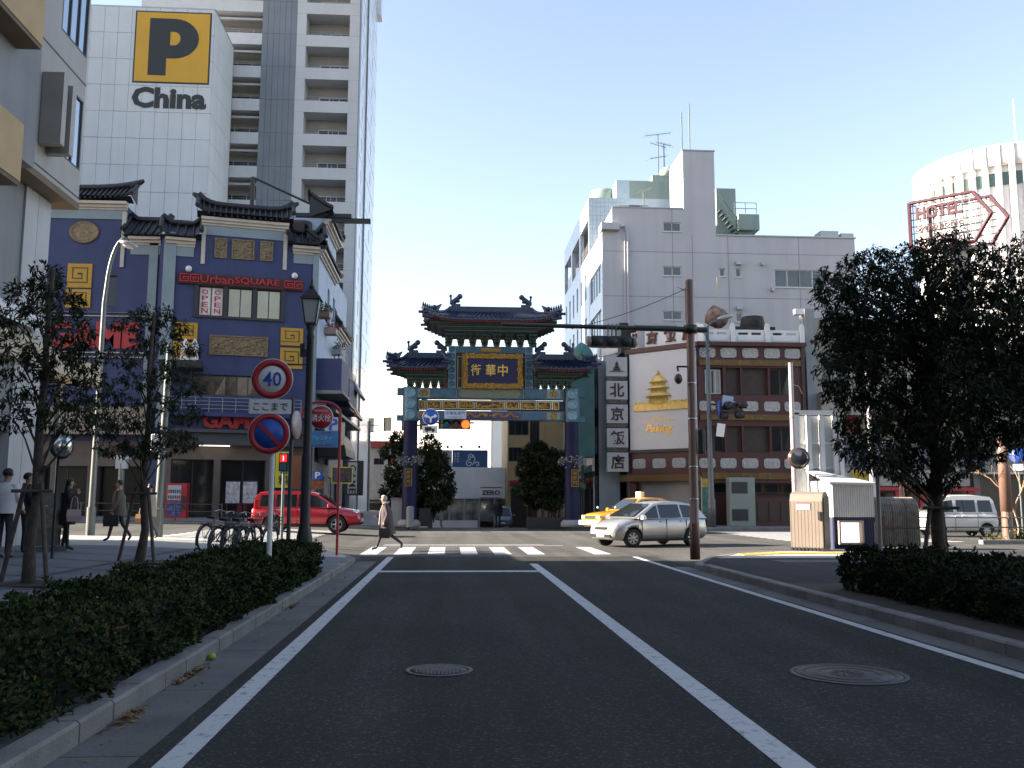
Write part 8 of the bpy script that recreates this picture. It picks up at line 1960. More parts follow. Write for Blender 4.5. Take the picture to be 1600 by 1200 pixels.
q = at(672, 671, SY - .1); t = thing('road_sign', 'white plate with a black lorry symbol under the round arrow sign', 'road sign', q); f = Fr((q.x, SY - .1, q.z), (1, 0))
mb = MB(); f.box(mb, -.42, .40, 0, .02, -.2, .2); p = mb.build('plate', m_white, t); mb = MB(); f.box(mb, -.28, .08, .021, .025, -.08, .13); f.box(mb, .09, .24, .021, .025, -.08, .05); mb.lathe([(.06, -.027), (1e-3, -.028)], 10, (q.x - .16, SY - .1, q.z - .09), 'Y'); mb.lathe([(.06, -.027), (1e-3, -.028)], 10, (q.x + .16, SY - .1, q.z - .09), 'Y'); mb.build('lorry_symbol', m_black, p)
mb = MB(); mb.tube([(q.x, SY - .08, q.z), (q.x, SY + .2, q.z + .1)], .02, 5); mb.build('bracket', m_black, t)
q = at(711.5, 647.5, SY - .1); t = thing('junction_name_sign', 'pale name plate of the junction above the traffic light', 'road sign', q); f = Fr((q.x, SY - .1, q.z), (1, 0))
mb = MB(); f.box(mb, -.58, .58, 0, .02, -.23, .23); p = mb.build('plate', mat('pale_blue_plate', (.50, .56, .62), .45, var=.05), t); mb = MB(); mb.text('中華街東門', f.T(0, .06, .021), .2, .003, .006, .98); mb.text('Chukagai East Gate', f.T(0, -.14, .021), .09, .003, .002, .8); mb.build('lettering', m_blue_s, p)
mb = MB(); mb.tube([(q.x, SY - .08, q.z - .2), (q.x, SY + .12, q.z - .5)], .02, 5); mb.build('hanger', m_black, t)
q = at(639, 810, 48.6); t = thing('bollard', 'short pale stone bollard at the foot of the left gate pillar', 'bollard', (q.x, 49.0, .14)); mb = MB(); mb.cyl((q.x, 49.9, .14), (q.x, 49.9, at(639, 793, 49.9).z), .2, n=14); mb.lathe([(.2, at(639, 793, 49.9).z), (.12, at(639, 791, 49.9).z), (1e-3, at(639, 790.5, 49.9).z)], 14, (q.x, 49.9, 0)); mb.build('shaft', m_base_st, t); t.location.y = 49.9
for o in t.children: o.location.y = -.9 + 0; 
# banners, signs before the gate pillars
for nm, lb, x0, y0, x1, y1, Y, m_ in (('shop_sign', 'red round stop like shop sign left of the gate', 611, 711, 629, 729, 58, m_red), ('shop_sign', 'yellow board under the red round sign left of the gate', 608, 729, 632, 741, 58, mat('pale_yellow_board', (.42, .38, .16), .5, var=.1)), ('shop_sign', 'gold lantern panel right of the left gate tree', 672, 782, 683, 796, 66, m_ggold), ('shop_sign', 'dark octagonal sign right of the right gate pillar', 900, 752, 916, 770, 56, mat('dark_green_sign', (.05, .07, .06), .5, var=.3, vs=8))):
    a, b = at(x0, y1, Y), at(x1, y0, Y); t = thing(nm, lb, 'sign', (a.x, Y, a.z)); mb = MB(); c = ((a.x + b.x) / 2, (a.z + b.z) / 2)
    if 'round' in lb or 'octagonal' in lb:
        n = 24 if 'round' in lb else 8; mb.lathe([((b.x - a.x) / 2, .06), ((b.x - a.x) / 2, 0), (1e-3, 0)], n, (c[0], Y, c[1]), 'Y')
    else: mb.box(a.x, b.x, Y, Y + .1, a.z, b.z)
    if 'under the red' not in lb or True:
        p = mb.build('panel', m_, t); mb = MB(); mb.cyl((c[0], Y + .15, 0), (c[0], Y + .15, c[1]), .05, n=8); mb.build('post', m_dkfr, t)
        if 'red round' in lb: mb = MB(); ff = Fr((c[0], Y, 0), (1, 0)); mb.text('消火栓', ff.T(0, c[1], .004), .2, .01, .006, .5); mb.build('lettering', m_white, p)

# ------------------------------------------------------------ right corner: brown signal pole
XP, YP = at(1086, 860, 22.9).x, 22.9; ZP = .12
bp = thing('signal_pole', 'thick brown steel pole carrying a long signal arm over the road', 'pole', (XP, YP, ZP)); ztp = at(1083, 440, YP).z
mb = MB(); mb.lathe([(.122, ZP), (.122, ZP + .9), (.112, ZP + .93), (.11, 3.0), (.107, 3.03), (.10, ztp), (.09, ztp + .04), (1e-3, ztp + .06)], 20, (XP, YP, 0)); mb.build('shaft', m_brown_pole, bp)
for z in (1.6, 2.4, 3.6, 4.5): mb = MB(); mb.lathe([(.108, z - .02), (.116, z), (.108, z + .02)], 20, (XP, YP, 0)); mb.build('band', m_chrome, bp)
A0, A1 = at(1086, 515, YP), at(783, 507, YP - .9)
mb = MB(); am = A0.lerp(A1, .32); mb.cyl(A0 + V((.3, .05, 0)), am, .075, .07, 10); mb.cyl(am, A1, .058, .05, 10); mb.lathe([(.17, A0.z - .1), (.17, A0.z + .1)], 16, (XP, YP, 0)); ar = mb.build('arm', mat('dark_olive_pole', (.05, .05, .042), .45, .3, var=.1), bp)
mb = MB(); a = at(1083, 446, YP); b = at(893, 514, YP - .6); n = 10; mb.tube([a.lerp(b, k / n) - V((0, 0, .10 * math.sin(math.pi * k / n))) for k in range(n + 1)], .008, 4); mb.build('stay_wire', m_black, bp)
mb = MB(); mb.rbox(XP + .14, XP + .30, YP - .1, YP + .1, at(1100, 710, YP).z, at(1100, 670, YP).z, .02); mb.tube([(XP + .22, YP - .12, at(1100, 672, YP).z), (XP + .22, YP - .12, at(1100, 706, YP).z)], .02, 5); mb.build('control_box', mat('dark_box', (.05, .045, .04), .5), bp)
mb = MB(); mb.box(XP - .13, XP - .02, YP - .165, YP - .13, 1.0, 1.55); mb.build('button_box', mat('pinkish_box', (.36, .22, .18), .5), bp)
mb = MB(); z = at(1075, 573, YP).z; mb.tube([(XP, YP, z), (at(1058, 573, YP).x, YP, z)], .025, 6); mb.tube([(at(1058, 573, YP).x, YP, z), (at(1060, 580, YP).x, YP, z - .12)], .025, 6); cb_ = mb.build('camera_bracket', m_black, bp)
q = at(1060, 592, YP); mb = MB(); mb.ball(q, .105, 12, 9, (1, 1, 1.3)); mb.build('camera_dome', mat('brown_dome', (.12, .05, .035), .25, var=.05, spec=.7), cb_)
# cables at the arm joint
mb = MB()
for k in range(3): mb.tube([(XP + .3, YP, A0.z - .02), (XP + .5 + .05 * k, YP, A0.z - .3 - .08 * k), (XP + .25, YP, A0.z - .55 - .06 * k), (XP + .12, YP, A0.z - .5)], .008, 4)
mb.build('cable', m_black, bp)
# signal seen from behind, hanging under the arm
a, b = at(923, 531, YP - .6), at(990, 531, YP - .5)
sg2 = thing('traffic_light', 'three lens traffic light seen from behind under the long arm', 'traffic light', ((a.x + b.x) / 2, YP - .5, a.z)); yy = YP - .45
mb = MB(); mb.rbox(a.x, b.x, yy - .09, yy + .09, a.z - .16, a.z + .13, .06); hg = mb.build('housing', mat('signal_back', (.045, .045, .04), .5, .2, var=.1), sg2)
for k in range(3):
    cx = a.x + (b.x - a.x) * (k + .5) / 3; mb = MB(); ring = [[(cx + .165 * math.cos(q * .314), yy + d_, a.z - .02 + .165 * math.sin(q * .314)) for q in range(11)] for d_ in (.09, .36)]; mb.loft(ring, cap=False, close=False); mb.build('visor', MATS['signal_back'], hg)
    mb = MB(); mb.lathe([(.14, -.092), (.13, -.13), (1e-3, -.14)], 16, (cx, yy, a.z - .02), 'Y'); mb.build('back_cap', MATS['signal_back'], hg)
for x, y in ((a.x - .03, 0), (b.x + .03, 0)): mb = MB(); mb.lathe([(.13, -.04), (.15, 0), (.13, .05), (.05, .06)], 16, (x, yy, a.z - .02), 'X'); mb.build('end_cap', mat('pale_cap', (.40, .33, .28), .4), hg)
mb = MB()
for x in (a.x + .45, a.x + .55, a.x + .65): mb.tube([(x, yy, a.z + .12), (x, yy - .1, at(960, 512, YP - .5).z + .09)], .02, 5)
mb.build('hanger', m_alu, sg2)
# thin grey lamp post and its signals, by the restaurant kerb
XL, YL = at(1123, 800, 48.9).x, 50.3
gl = thing('road_lamp', 'slim grey road lamp with signals halfway up before the restaurant', 'street lamp', (XL, YL, .14)); zt_ = at(1118, 512, YL).z
mb = MB(); mb.lathe([(.24, .14), (.24, 1.6), (.19, 1.7), (.15, 3.4), (.10, zt_)], 12, (XL, YL, 0)); mb.tube([(XL, YL, zt_), (XL + .25, YL, zt_ + .3), (XL + .7, YL, zt_ + .45)], .06, 6); mb.build('column', mat('slate_pole', (.13, .14, .14), .5, .3, var=.1), gl)
mb = MB(); M = Matrix.Translation((XL + 1.05, YL, zt_ + .6)) @ Matrix.Rotation(R(-14), 4, 'Y'); mb.ball((0, 0, 0), .28, 10, 7, (1.8, .8, .5), M); mb.build('lamp_head', m_alu, gl)
zz = at(1150, 635, YL).z
mb = MB(); mb.tube([(XL, YL, zz + .1), (XL + 2.1, YL - .3, zz + .05)], .06, 6); mb.rbox(XL + .35, XL + 1.5, YL - .35, YL - .05, zz - .25, zz + .2, .06); h = mb.build('signal_housing', m_black, gl)
for k, (x, z) in enumerate(((.9, .0), (1.5, -.5), (1.7, .05), (.6, -.55))):
    mb = MB(); M = Matrix.Translation((XL + x, YL - .4, zz + z)) @ Matrix.Rotation(R(20 + 25 * k), 4, 'Z'); mb.lathe([(.22, -.3), (.22, .1), (.14, .16)], 10, axis='Y', M=M); mb.build('visor', m_black, h)
for x, y, w_, h_, m_, lb in ((1137, 627, .30, .30, mat('faded_blue_back', (.35, .42, .6), .4, var=.1), 'pale tilted plate above the signals on the slim lamp'), (1126, 672, .22, .36, m_white, 'small white arrow plate under the signals on the slim lamp')):
    q = at(x, y, YL - .4); t = thing('road_sign', lb, 'road sign', q); M = Matrix.Translation(q) @ Matrix.Rotation(R(8), 4, 'Y'); mb = MB(); mb.box(-w_, w_, -.02, .02, -h_, h_, M); mb.build('plate', m_, t); mb = MB(); mb.tube([q, (q.x + .1, q.y + .4, zz)], .02, 4); mb.build('bracket', m_black, t)
q = at(1125, 640, YL - .4); t = thing('road_sign', 'round blue sign seen nearly edge on beside the slim lamp', 'road sign', q); M = Matrix.Translation(q) @ Matrix.Rotation(R(62), 4, 'Z'); mb = MB(); mb.lathe([(.5, .02), (.5, -.02), (1e-3, -.02)], 24, axis='Y', M=M); mb.build('disc', m_blue_s, t); mb = MB(); mb.tube([q, (XL, YL, q.z)], .03, 5); mb.build('bracket', m_black, t)
# ------------------------------------------------------------ kiosk boxes on the right corner
m_box = mat('tan_box_panel', (.20, .16, .13), .5, var=.05, vs=2)
q = gnd(1258, 862, .13); BX, BYY = q.x + .45, 26.9
bx = thing('storage_box', 'tan ribbed steel box with a rounded top and black teeth at the base', 'storage box', (BX, BYY, .13), R(-38))
W2, D2, H2 = .47, .34, at(1258, 768, 27).z - .13
mb = MB(); prof = [(-D2, 0), (-D2, H2 - .28), (-D2 + .08, H2 - .08), (-D2 + .26, H2), (D2 - .26, H2), (D2 - .08, H2 - .08), (D2, H2 - .28), (D2, 0)]
mb.loft([[(-W2, y, z) for y, z in prof], [(W2, y, z) for y, z in prof]]); b = mb.build('casing', m_box, bx, True)
rb = MB(); rb.box(-.006, .006, -.005, 0, .02, H2 - .3); r_me = mesh_of(rb, 'rib', m_box)
for k in range(10): o = piece(r_me, None, (0, 0, 0)); o.parent = bx; o.location = (-W2 + .1 * k + .02, -D2 - .001, 0)
mb = MB(); mb.box(W2 + .002, W2 + .03, -D2 + .06, D2 - .06, .08, H2 - .14); mb.build('side_shade', mat('box_shade', (.06, .04, .03), .5, var=.2, vs=4), bx, True)  # shade of the box's right side, laid on as a dark sheet
mb = MB(); mb.box(W2 - .12, W2 - .04, -D2 - .06, -D2 - .002, H2 * .52, H2 * .66); mb.build('handle', m_black, bx, True)
mb = MB(); mb.box(-W2 + .2, W2 - .35, -D2 - .016, -D2 - .013, H2 - .52, H2 - .36); l_ = mb.build('label_plate', m_white, bx, True); mb = MB(); mb.box(-W2 + .2, W2 - .35, -D2 - .02, -D2 - .017, H2 - .36, H2 - .33); mb.build('red_strip', m_red, l_, True)
te = MB(); te.prism([(-.04, 0), (.04, 0), (.02, .1), (-.02, .1)], -.03, 0); te_me = mesh_of(te, 'tooth', m_black)
for k in range(9): o = piece(te_me, None, (0, 0, 0)); o.parent = bx; o.location = (-W2 + .04 + .108 * k, -D2 - .02, 0)
# white and navy shed
sh = thing('ticket_shed', 'corrugated shed, white above and navy below, with a bright square opening', 'shed', (0, 0, 0))
p0 = gnd(1300, 860, .13); SYY = 27.6; sx0, sx1_ = at(1300, 800, SYY).x, at(1366, 800, SYY).x; sz1 = at(1330, 757, SYY).z; zm = at(1330, 808, SYY).z; sh.location = (sx0, SYY, .13)
m_corw = mat('white_corrugated', (.55, .55, .55), .5, .1, var=.05); m_corn = mat('navy_corrugated', (.018, .025, .075), .5, .1, var=.08)
wu = at(1328, 832, SYY); ha, hb2 = .33, .3
fr_ = Fr((sx0, SYY, 0), (1, 0)); w_ = sx1_ - sx0
def corr(fr, u0, u1, w0, w1, step=.07, d=.025):
    mb = MB(); n = int((u1 - u0) / step * 2); 
    for k in range(n):
        a = u0 + (u1 - u0) * k / n; b = u0 + (u1 - u0) * (k + 1) / n; mb.poly([fr.P(a, d if k % 2 else 0, w0), fr.P(b, 0 if k % 2 else d, w0), fr.P(b, 0 if k % 2 else d, w1), fr.P(a, d if k % 2 else 0, w1)])
    return mb
hx0, hx1, hz0, hz1 = wu.x - sx0 - ha, wu.x - sx0 + ha, wu.z - hb2, wu.z + hb2
corr(fr_, 0, w_, zm, sz1).build('white_cladding', m_corw, sh)
for a, b, c, e in ((0, w_, .13, hz0), (0, w_, hz1, zm), (0, hx0, hz0, hz1), (hx1, w_, hz0, hz1)): corr(fr_, a, b, c, e).build('navy_cladding', m_corn, sh)
sf = Fr((sx0, SYY + 1.9, 0), (0, -1)); corr(sf, 0, 1.9, zm, sz1 + .12).build('side_white_cladding', m_corw, sh); corr(sf, 0, 1.9, .13, zm).build('side_navy_cladding', m_corn, sh)
mb = MB(); mb.box(sx1_ - .04, sx1_, SYY, SYY + 1.9, .13, sz1); mb.box(sx0, sx1_, SYY + 1.86, SYY + 1.9, .13, sz1 + .1); mb.build('back_wall', m_corw, sh)
mb = MB(); mb.loft([[(sx0 - .08, SYY - .1, sz1), (sx1_ + .08, SYY - .1, sz1 - .02), (sx1_ + .08, SYY - .1, sz1 + .05), (sx0 - .08, SYY - .1, sz1 + .07)], [(sx0 - .08, SYY + 2, sz1 + .5), (sx1_ + .08, SYY + 2, sz1 + .2), (sx1_ + .08, SYY + 2, sz1 + .27), (sx0 - .08, SYY + 2, sz1 + .57)]]); mb.build('roof', m_corw, sh)
mb = MB(); c0, c1, d0, d1 = sx0 + hx0, sx0 + hx1, hz0, hz1; t = .05
for q in ((c0 - t, c1 + t, d0 - t, d0), (c0 - t, c1 + t, d1, d1 + t), (c0 - t, c0, d0, d1), (c1, c1 + t, d0, d1)): mb.box(q[0], q[1], SYY - .14, SYY + .2, q[2], q[3])
mb.build('opening_frame', mat('tan_frame', (.42, .32, .26), .5), sh); mb = MB(); mb.box(c0, c1, SYY + .10, SYY + .14, d0, d1); mb.build('pale_insert', mat('sunlit_glow', (1, .97, .92), .5, var=0, emit=.3), sh)  # glowing sheet in the opening stands for the sunlit view beyond
# back of white frame billboard
wf = thing('hoarding', 'white steel frame with four uprights, back of a hoarding behind the shed', 'billboard', (0, 0, 0)); YW = 29.2
a, b = at(1246, 742, YW), at(1316, 742, YW); za, zb2 = at(1246, 645, YW).z, at(1316, 657, YW).z; wf.location = (a.x, YW, .12)
mb = MB(); mb.box(a.x - .05, a.x + .1, YW - .06, YW + .06, .12, za); mb.build('post', m_white, wf)
mb = MB(); mb.box(b.x - .04, b.x + .06, YW - .06, YW + .06, .12, za - .15); mb.build('post', m_white, wf)
mb = MB(); mb.box(a.x - .05, b.x + .06, YW - .06, YW + .06, za - .06, za + .08); mb.build('top_beam', m_white, wf)
mb = MB(); mb.box(a.x + .1, b.x - .04, YW + .2, YW + .24, 1.5, za - .08); mb.build('sheet', mat('pale_green_white', (.50, .53, .52), .5, var=.06, streak=.15), wf)
for k in range(3):
    x = a.x + .1 + (b.x - a.x) * (k + .8) / 3.4; mb = MB(); mb.box(x - .07, x + .07, YW + .02, YW + .16, .8, za - .08); mb.build('upright', m_white, wf)
for z in (2.6, 3.4): mb = MB(); mb.box(a.x + .1, b.x - .04, YW + .163, YW + .198, z, z + .05); mb.build('rail', m_white, wf)
# pole and traffic mirror
XM, YM = at(1243, 800, 28.6).x, 28.6
pm = thing('utility_pole', 'pinkish white pole rising behind the tan box', 'pole', (XM, YM, .12)); z = at(1240, 567, YM).z; mb = MB(); mb.cyl((XM, YM, .12), (XM, YM, z), .085, .07, 12); mb.build('shaft', mat('pinkish_pole', (.42, .36, .37), .4, .1, var=.06), pm)
for zz2 in (2.2, 3.2, 4.2): mb = MB(); mb.lathe([(.09, zz2 - .015), (.095, zz2), (.09, zz2 + .015)], 12, (XM, YM, 0)); mb.build('band', m_alu, pm)
mb = MB(); mb.tube([(XM + .07, YM, z - .7), (XM + .25, YM, z - .75), (XM + .35, YM, z - 1.0)], .012, 4); mb.build('cable', m_cream, pm)
q = at(1248, 716, YM - .3); t = thing('convex_mirror', 'round traffic mirror with a dark red rim on the pinkish pole', 'mirror', q); mb = MB(); M = Matrix.Translation(q) @ Matrix.Rotation(R(-12), 4, 'Z'); mb.lathe([(.1, .14), (.3, .06), (.335, 0), (.315, -.03)], 28, axis='Y', M=M); mb.build('shell', mat('dark_red_shell', (.12, .03, .02), .4), t); mb = MB(); mb.lathe([(.31, -.03), (.24, -.06), (.12, -.085), (1e-3, -.092)], 28, axis='Y', M=M); mb.build('mirror_face', mat('mirror_face', (.22, .22, .22), .12, .9, var=0), t); mb = MB(); mb.tube([q, (XM, YM, q.z)], .03, 5); mb.build('bracket', m_alu, t)
# ribbed metal locker
q = gnd(1405, 853, .13); rk = thing('metal_shelter', 'ribbed grey brown metal shelter with a rounded roof, three bays', 'shed', (q.x, 29.2, .13)); y0 = 29.0; x0, x1 = at(1372, 800, y0).x, at(1437, 800, y0).x; zt_ = at(1405, 777, y0).z
m_loc = mat('weathered_metal', (.25, .22, .18), .5, .4, var=.3, vs=5, streak=.3)
prof = [(0, .13), (0, zt_ - .45), (.08, zt_ - .2), (.25, zt_ - .05), (.5, zt_), (1.6, zt_), (1.6, .13)]
for k in range(3):
    a = x0 + (x1 - x0) * k / 3 + .01; b = x0 + (x1 - x0) * (k + 1) / 3 - .01; mb = MB(); mb.loft([[(a, y0 + y, z) for y, z in prof], [(b, y0 + y, z) for y, z in prof]]); bay = mb.build('bay', m_loc, rk)
    for j in range(6):
        x = a + (b - a) * (j + .5) / 6; mb = MB(); mb.tube([(x, y0 + y - .01, z) for y, z in prof[:5]], .018, 4); mb.build('rib', m_loc, bay)
mb = MB(); mb.box(x0 + .1, x0 + .16, y0 - .06, y0 - .02, .2, 1.1); mb.box(x0, x1, y0 - .05, y0 - .02, .72, .76); mb.build('bar', mat('rusty_bar', (.12, .05, .03), .7), rk)
# right side railing and poles
rg = guard('guard_railing', 'dark tube railing along the kerb in front of the white van', [14.8 + 3.0 * k for k in range(9)], 33.75, lambda x: .16, .85, mat('grey_rail', (.13, .13, .125), .5, .3), 2)
for x, y0_, y1_, Y, r, m_, lb in ((1564, 660, 842, 34.2, .20, m_brown_pole, 'brown pole standing by the railing right of the white van'), (1354, 548, 760, 40, .13, mat('bright_pole', (.48, .44, .48), .4), 'slim white pole half hidden by the big tree'), (1368, 715, 770, 46, .1, m_brown_pole, 'short dark pole behind the white shed'), (1408, 740, 785, 46, .14, m_brown_pole, 'second brown pole behind the metal shelter')):
    q = at(x, y0_, Y); t = thing('utility_pole', lb, 'pole', (q.x, Y, .12)); mb = MB(); mb.cyl((q.x, Y, 0), (q.x, Y, q.z), r, r * .8, 12); mb.ball((q.x, Y, q.z), r * .8, 8, 5); mb.build('shaft', m_, t)
    if x == 1564: mb = MB(); mb.lathe([(.21, 1.2), (.21, 3.6), (.19, 3.65)], 14, (q.x, Y, 0)); mb.build('sleeve', m_brown_pole, t)
q = at(1590, 712, 38); t = thing('road_sign', 'round blue road sign with a white plate at the right edge', 'road sign', (q.x, 38, q.z)); M = Matrix.Translation(q) @ Matrix.Rotation(R(-35), 4, 'Z'); mb = MB(); mb.lathe([(.33, .02), (.33, -.01), (1e-3, -.012)], 24, axis='Y', M=M); mb.build('disc', m_blue_s, t); mb = MB(); mb.box(-.2, .2, -.02, .01, -.62, -.36, M); mb.build('plate', m_white, t); mb = MB(); mb.cyl((q.x + .05, 38.05, 0), (q.x + .05, 38.05, q.z + .3), .035, n=8); mb.tube([(q.x - .4, 38.05, q.z), (q.x + .05, 38.05, q.z)], .02, 5); mb.build('post', m_grey_pole, t)
# thin grey post at the right hedge corner
q = at(1378, 900, 14.4); t = thing('post', 'thin light grey post at the corner of the right hedge', 'post', (q.x, 14.4, .12)); mb = MB(); mb.cyl((q.x, 14.4, .1), (q.x, 14.4, at(1378, 722, 14.4).z), .032, n=10); mb.lathe([(.034, at(1378, 722, 14.4).z), (1e-3, at(1378, 722, 14.4).z + .03)], 10, (q.x, 14.4, 0)); mb.build('shaft', mat('light_post', (.33, .34, .33), .45, .2, var=.08), t)
# ------------------------------------------------------------ trees and hedges
def leafmat(name, c, tr=.25):
    def fn(t, p):
        L = t.links.new; N = t.nodes.new; o = N('ShaderNodeObjectInfo'); g = N('ShaderNodeNewGeometry')
        n = N('ShaderNodeTexNoise'); n.inputs['Scale'].default_value = 2.2; n.inputs['Detail'].default_value = 4; L(g.outputs['Position'], n.inputs['Vector'])
        r = N('ShaderNodeMapRange'); r.inputs[1].default_value = .3; r.inputs[2].default_value = .7; r.inputs[3].default_value = .55; r.inputs[4].default_value = 1.5; L(n.outputs['Fac'], r.inputs[0])
        r2 = N('ShaderNodeMapRange'); r2.inputs[3].default_value = .6; r2.inputs[4].default_value = 1.4; L(g.outputs['Random Per Island'], r2.inputs[0])
        m = N('ShaderNodeMath'); m.operation = 'MULTIPLY'; L(r.outputs[0], m.inputs[0]); L(r2.outputs[0], m.inputs[1])
        s = N('ShaderNodeVectorMath'); s.operation = 'SCALE'; s.inputs[0].default_value = c; L(m.outputs[0], s.inputs['Scale']); L(s.outputs[0], p.inputs['Base Color'])
    return node_mat(name, fn, .65, spec=.16)
m_lf = leafmat('tree_leaf', (.027, .037, .017)); m_lfd = leafmat('dark_leaf', (.026, .037, .017)); m_hl = leafmat('hedge_leaf', (.031, .046, .014)); m_hy = leafmat('yellow_leaf', (.10, .07, .015)); m_hd = leafmat('hedge_leaf_right', (.024, .033, .013))
m_bark = mat('bark', (.075, .06, .048), .9, var=.3, vs=9, bump=.7, bs=30); m_stake = mat('weathered_stake', (.10, .085, .07), .9, var=.3, vs=8, bump=.4)
def leaf(mb, p, d, n, l, w):
    s = d.cross(n); s = s.normalized() * w if s.length > 1e-3 else V((w, 0, 0))
    b = p + d * l * .5; q = p + d * l - n * l * .12
    k = len(mb.v); mb.v += [tuple(p), tuple(b + s), tuple(q), tuple(b - s)]; mb.f += [[k, k + 1, k + 2], [k, k + 2, k + 3]]; mb.m += [mb.i, mb.i]; mb.sm += [False, False]
def rv(rr): 
    v = V((rr.gauss(0, 1), rr.gauss(0, 1), rr.gauss(0, 1))); return v.normalized()
def tree(label, base, h_tr, r_tr, clumps, n_leaf, ll, lw, droop, seed, m, group=None, top=None, limbs=None, nm='street_tree', whorl=False):
    """clumps: (centre, radius xyz) lobes of the crown; every lobe gets a limb and sprays of leaves"""
    rr = random.Random(seed); t = thing(nm, label, 'tree', base, group=group); base = V(base)
    mb = MB(); tp = V(top) if top else base + V((0, 0, h_tr))
    pts = [base + (tp - base) * k / 8 + V((rr.gauss(0, .02), rr.gauss(0, .02), 0)) * (k > 0) for k in range(9)]
    mb.tube(pts, [r_tr * (1.25 if k == 0 else 1 - .075 * k) for k in range(9)], 9); mb.build('trunk', m_bark, t)
    lb = MB(); cr = MB()
    for ci, (c, rad) in enumerate(clumps):
        c = V(c); f = max(.25, min(.95, (c.z - base.z - .3) / max(.1, tp.z - base.z) - .12)); a = base.lerp(tp, f)
        mid = a.lerp(c, .5) + V((0, 0, .12)); lb.tube([a, mid, c], [r_tr * .24, r_tr * .15, .008], 5)
        vol = rad[0] * rad[1] * rad[2]
        ns = max(5, int(n_leaf * vol ** .67))
        for s_ in range(ns):
            v = rv(rr); q = rr.uniform(.35, 1.0) ** .5; p = c + V((v.x * rad[0], v.y * rad[1], v.z * rad[2])) * q
            if rr.random() < .22: lb.tube([c.lerp(p, .25), p], [.012, .005], 3, False)
            out = (v + V((0, 0, -.15))).normalized()
            for k in range(rr.randint(7, 11)):
                d = (out * .6 + rv(rr) * .9 + V((0, 0, -droop))).normalized(); nn = (rv(rr) * .6 + V((0, 0, 1))).normalized()
                leaf(cr, p + rv(rr) * ll * .4, d, nn, ll * rr.uniform(.7, 1.2), lw * rr.uniform(.7, 1.2))
    lb.build('branch', m_bark, t); o = cr.build('crown', m, t); o['kind'] = 'stuff'
    return t
def stakes(t, base, offs, h):
    for dx, dy in offs:
        mb = MB(); mb.tube([(base[0] + dx, base[1] + dy, base[2]), (base[0] + dx * .35, base[1] + dy * .35, base[2] + h)], .035, 7); mb.build('stake', m_stake, t)
    mb = MB(); mb.tube([(base[0] - .3, base[1] - .08, base[2] + h - .12), (base[0] + .3, base[1] - .08, base[2] + h - .12)], .03, 6); mb.build('cross_bar', m_stake, t)
def wpit(x, y, s=.55):
    mb = MB(); mb.box(x - s, x + s, y - s, y + s, zp(x) - .01, zp(x) + .012); o = struct('tree_pit', mb, m_soil)
# left young trees: feathery open sprays on thin side branches
def young(label, bx, by, htop, lobes, seed):
    base = (bx, by, zp(bx)); cl = []
    for px_, py_, rx, rz in lobes:
        c = at(px_, py_, by + random.Random(px_).uniform(-.6, .6)); s = by / 1450; cl.append((c, (rx * s, rx * s * 1.1, rz * s)))
    t = tree(label, base, 0, .085, cl, 430, .115, .017, .35, seed, m_lf, top=(bx + .05, by, htop))
    stakes(t, base, ((-.45, .1), (.35, -.2)), 1.5); wpit(bx, by); return t
B1 = gnd(45, 905, .36); B2 = gnd(218, 873, .36)
young('nearest young street tree with open feathery foliage at the left edge', B1.x, B1.y, at(60, 420, B1.y).z,
      [(70, 432, 30, 20), (38, 460, 34, 18), (96, 470, 34, 20), (20, 500, 40, 20), (62, 492, 34, 18), (108, 512, 36, 18), (12, 545, 40, 20), (85, 545, 40, 18), (130, 560, 34, 18), (40, 575, 40, 16), (150, 590, 32, 16), (95, 600, 38, 16), (8, 610, 36, 18), (60, 628, 36, 16), (135, 640, 34, 16), (20, 655, 34, 16), (100, 660, 32, 14), (160, 655, 22, 12), (70, 450, 22, 26), (115, 625, 26, 12)], 21)
young('second young street tree with sparse twigs in front of the arcade', B2.x, B2.y, at(236, 488, B2.y).z,
      [(240, 492, 30, 14), (268, 512, 30, 14), (205, 508, 28, 12), (288, 545, 28, 12), (240, 540, 30, 14), (190, 560, 30, 12), (265, 580, 34, 14), (215, 595, 30, 12), (290, 605, 28, 12), (175, 620, 32, 14), (245, 630, 32, 14), (295, 650, 28, 14), (200, 655, 32, 14), (160, 670, 28, 14), (255, 680, 34, 14), (215, 700, 30, 12), (285, 690, 26, 12), (180, 700, 30, 12), (240, 705, 26, 10)], 22)
# big tree on the right
TB = (8.0, 15.0, .12); cl = []
rr = random.Random(9)
for px_, py_, r in ((1440, 470, 92), (1380, 500, 80), (1520, 480, 90), (1320, 530, 55), (1400, 420, 46), (1470, 405, 52), (1340, 430, 42), (1300, 455, 32), (1330, 590, 62), (1420, 580, 88), (1510, 590, 84), (1590, 520, 80), (1600, 590, 74), (1350, 650, 52), (1400, 690, 62), (1480, 660, 74), (1550, 650, 58), (1375, 705, 42), (1440, 730, 46), (1500, 710, 46), (1370, 400, 22), (1440, 392, 26), (1290, 440, 20), (1320, 480, 36), (1560, 430, 60), (1640, 560, 80), (1308, 515, 32), (1480, 388, 20), (1330, 700, 24), (1360, 460, 50), (1480, 530, 90), (1560, 560, 80), (1350, 545, 60), (1430, 640, 70), (1283, 430, 13), (1278, 470, 12), (1300, 500, 16), (1298, 560, 18), (1310, 610, 20), (1322, 690, 18), (1345, 725, 18), (1480, 745, 26), (1540, 712, 30), (1590, 650, 50), (1610, 690, 36), (1400, 735, 20), (1335, 400, 16), (1500, 370, 18), (1540, 392, 24)):
    y = 15.0 + rr.uniform(-1.3, 1.3); c = at(px_, py_, y); s = y / 1450 * r * .92; cl.append((c, (s, s * 1.15, s * .9)))
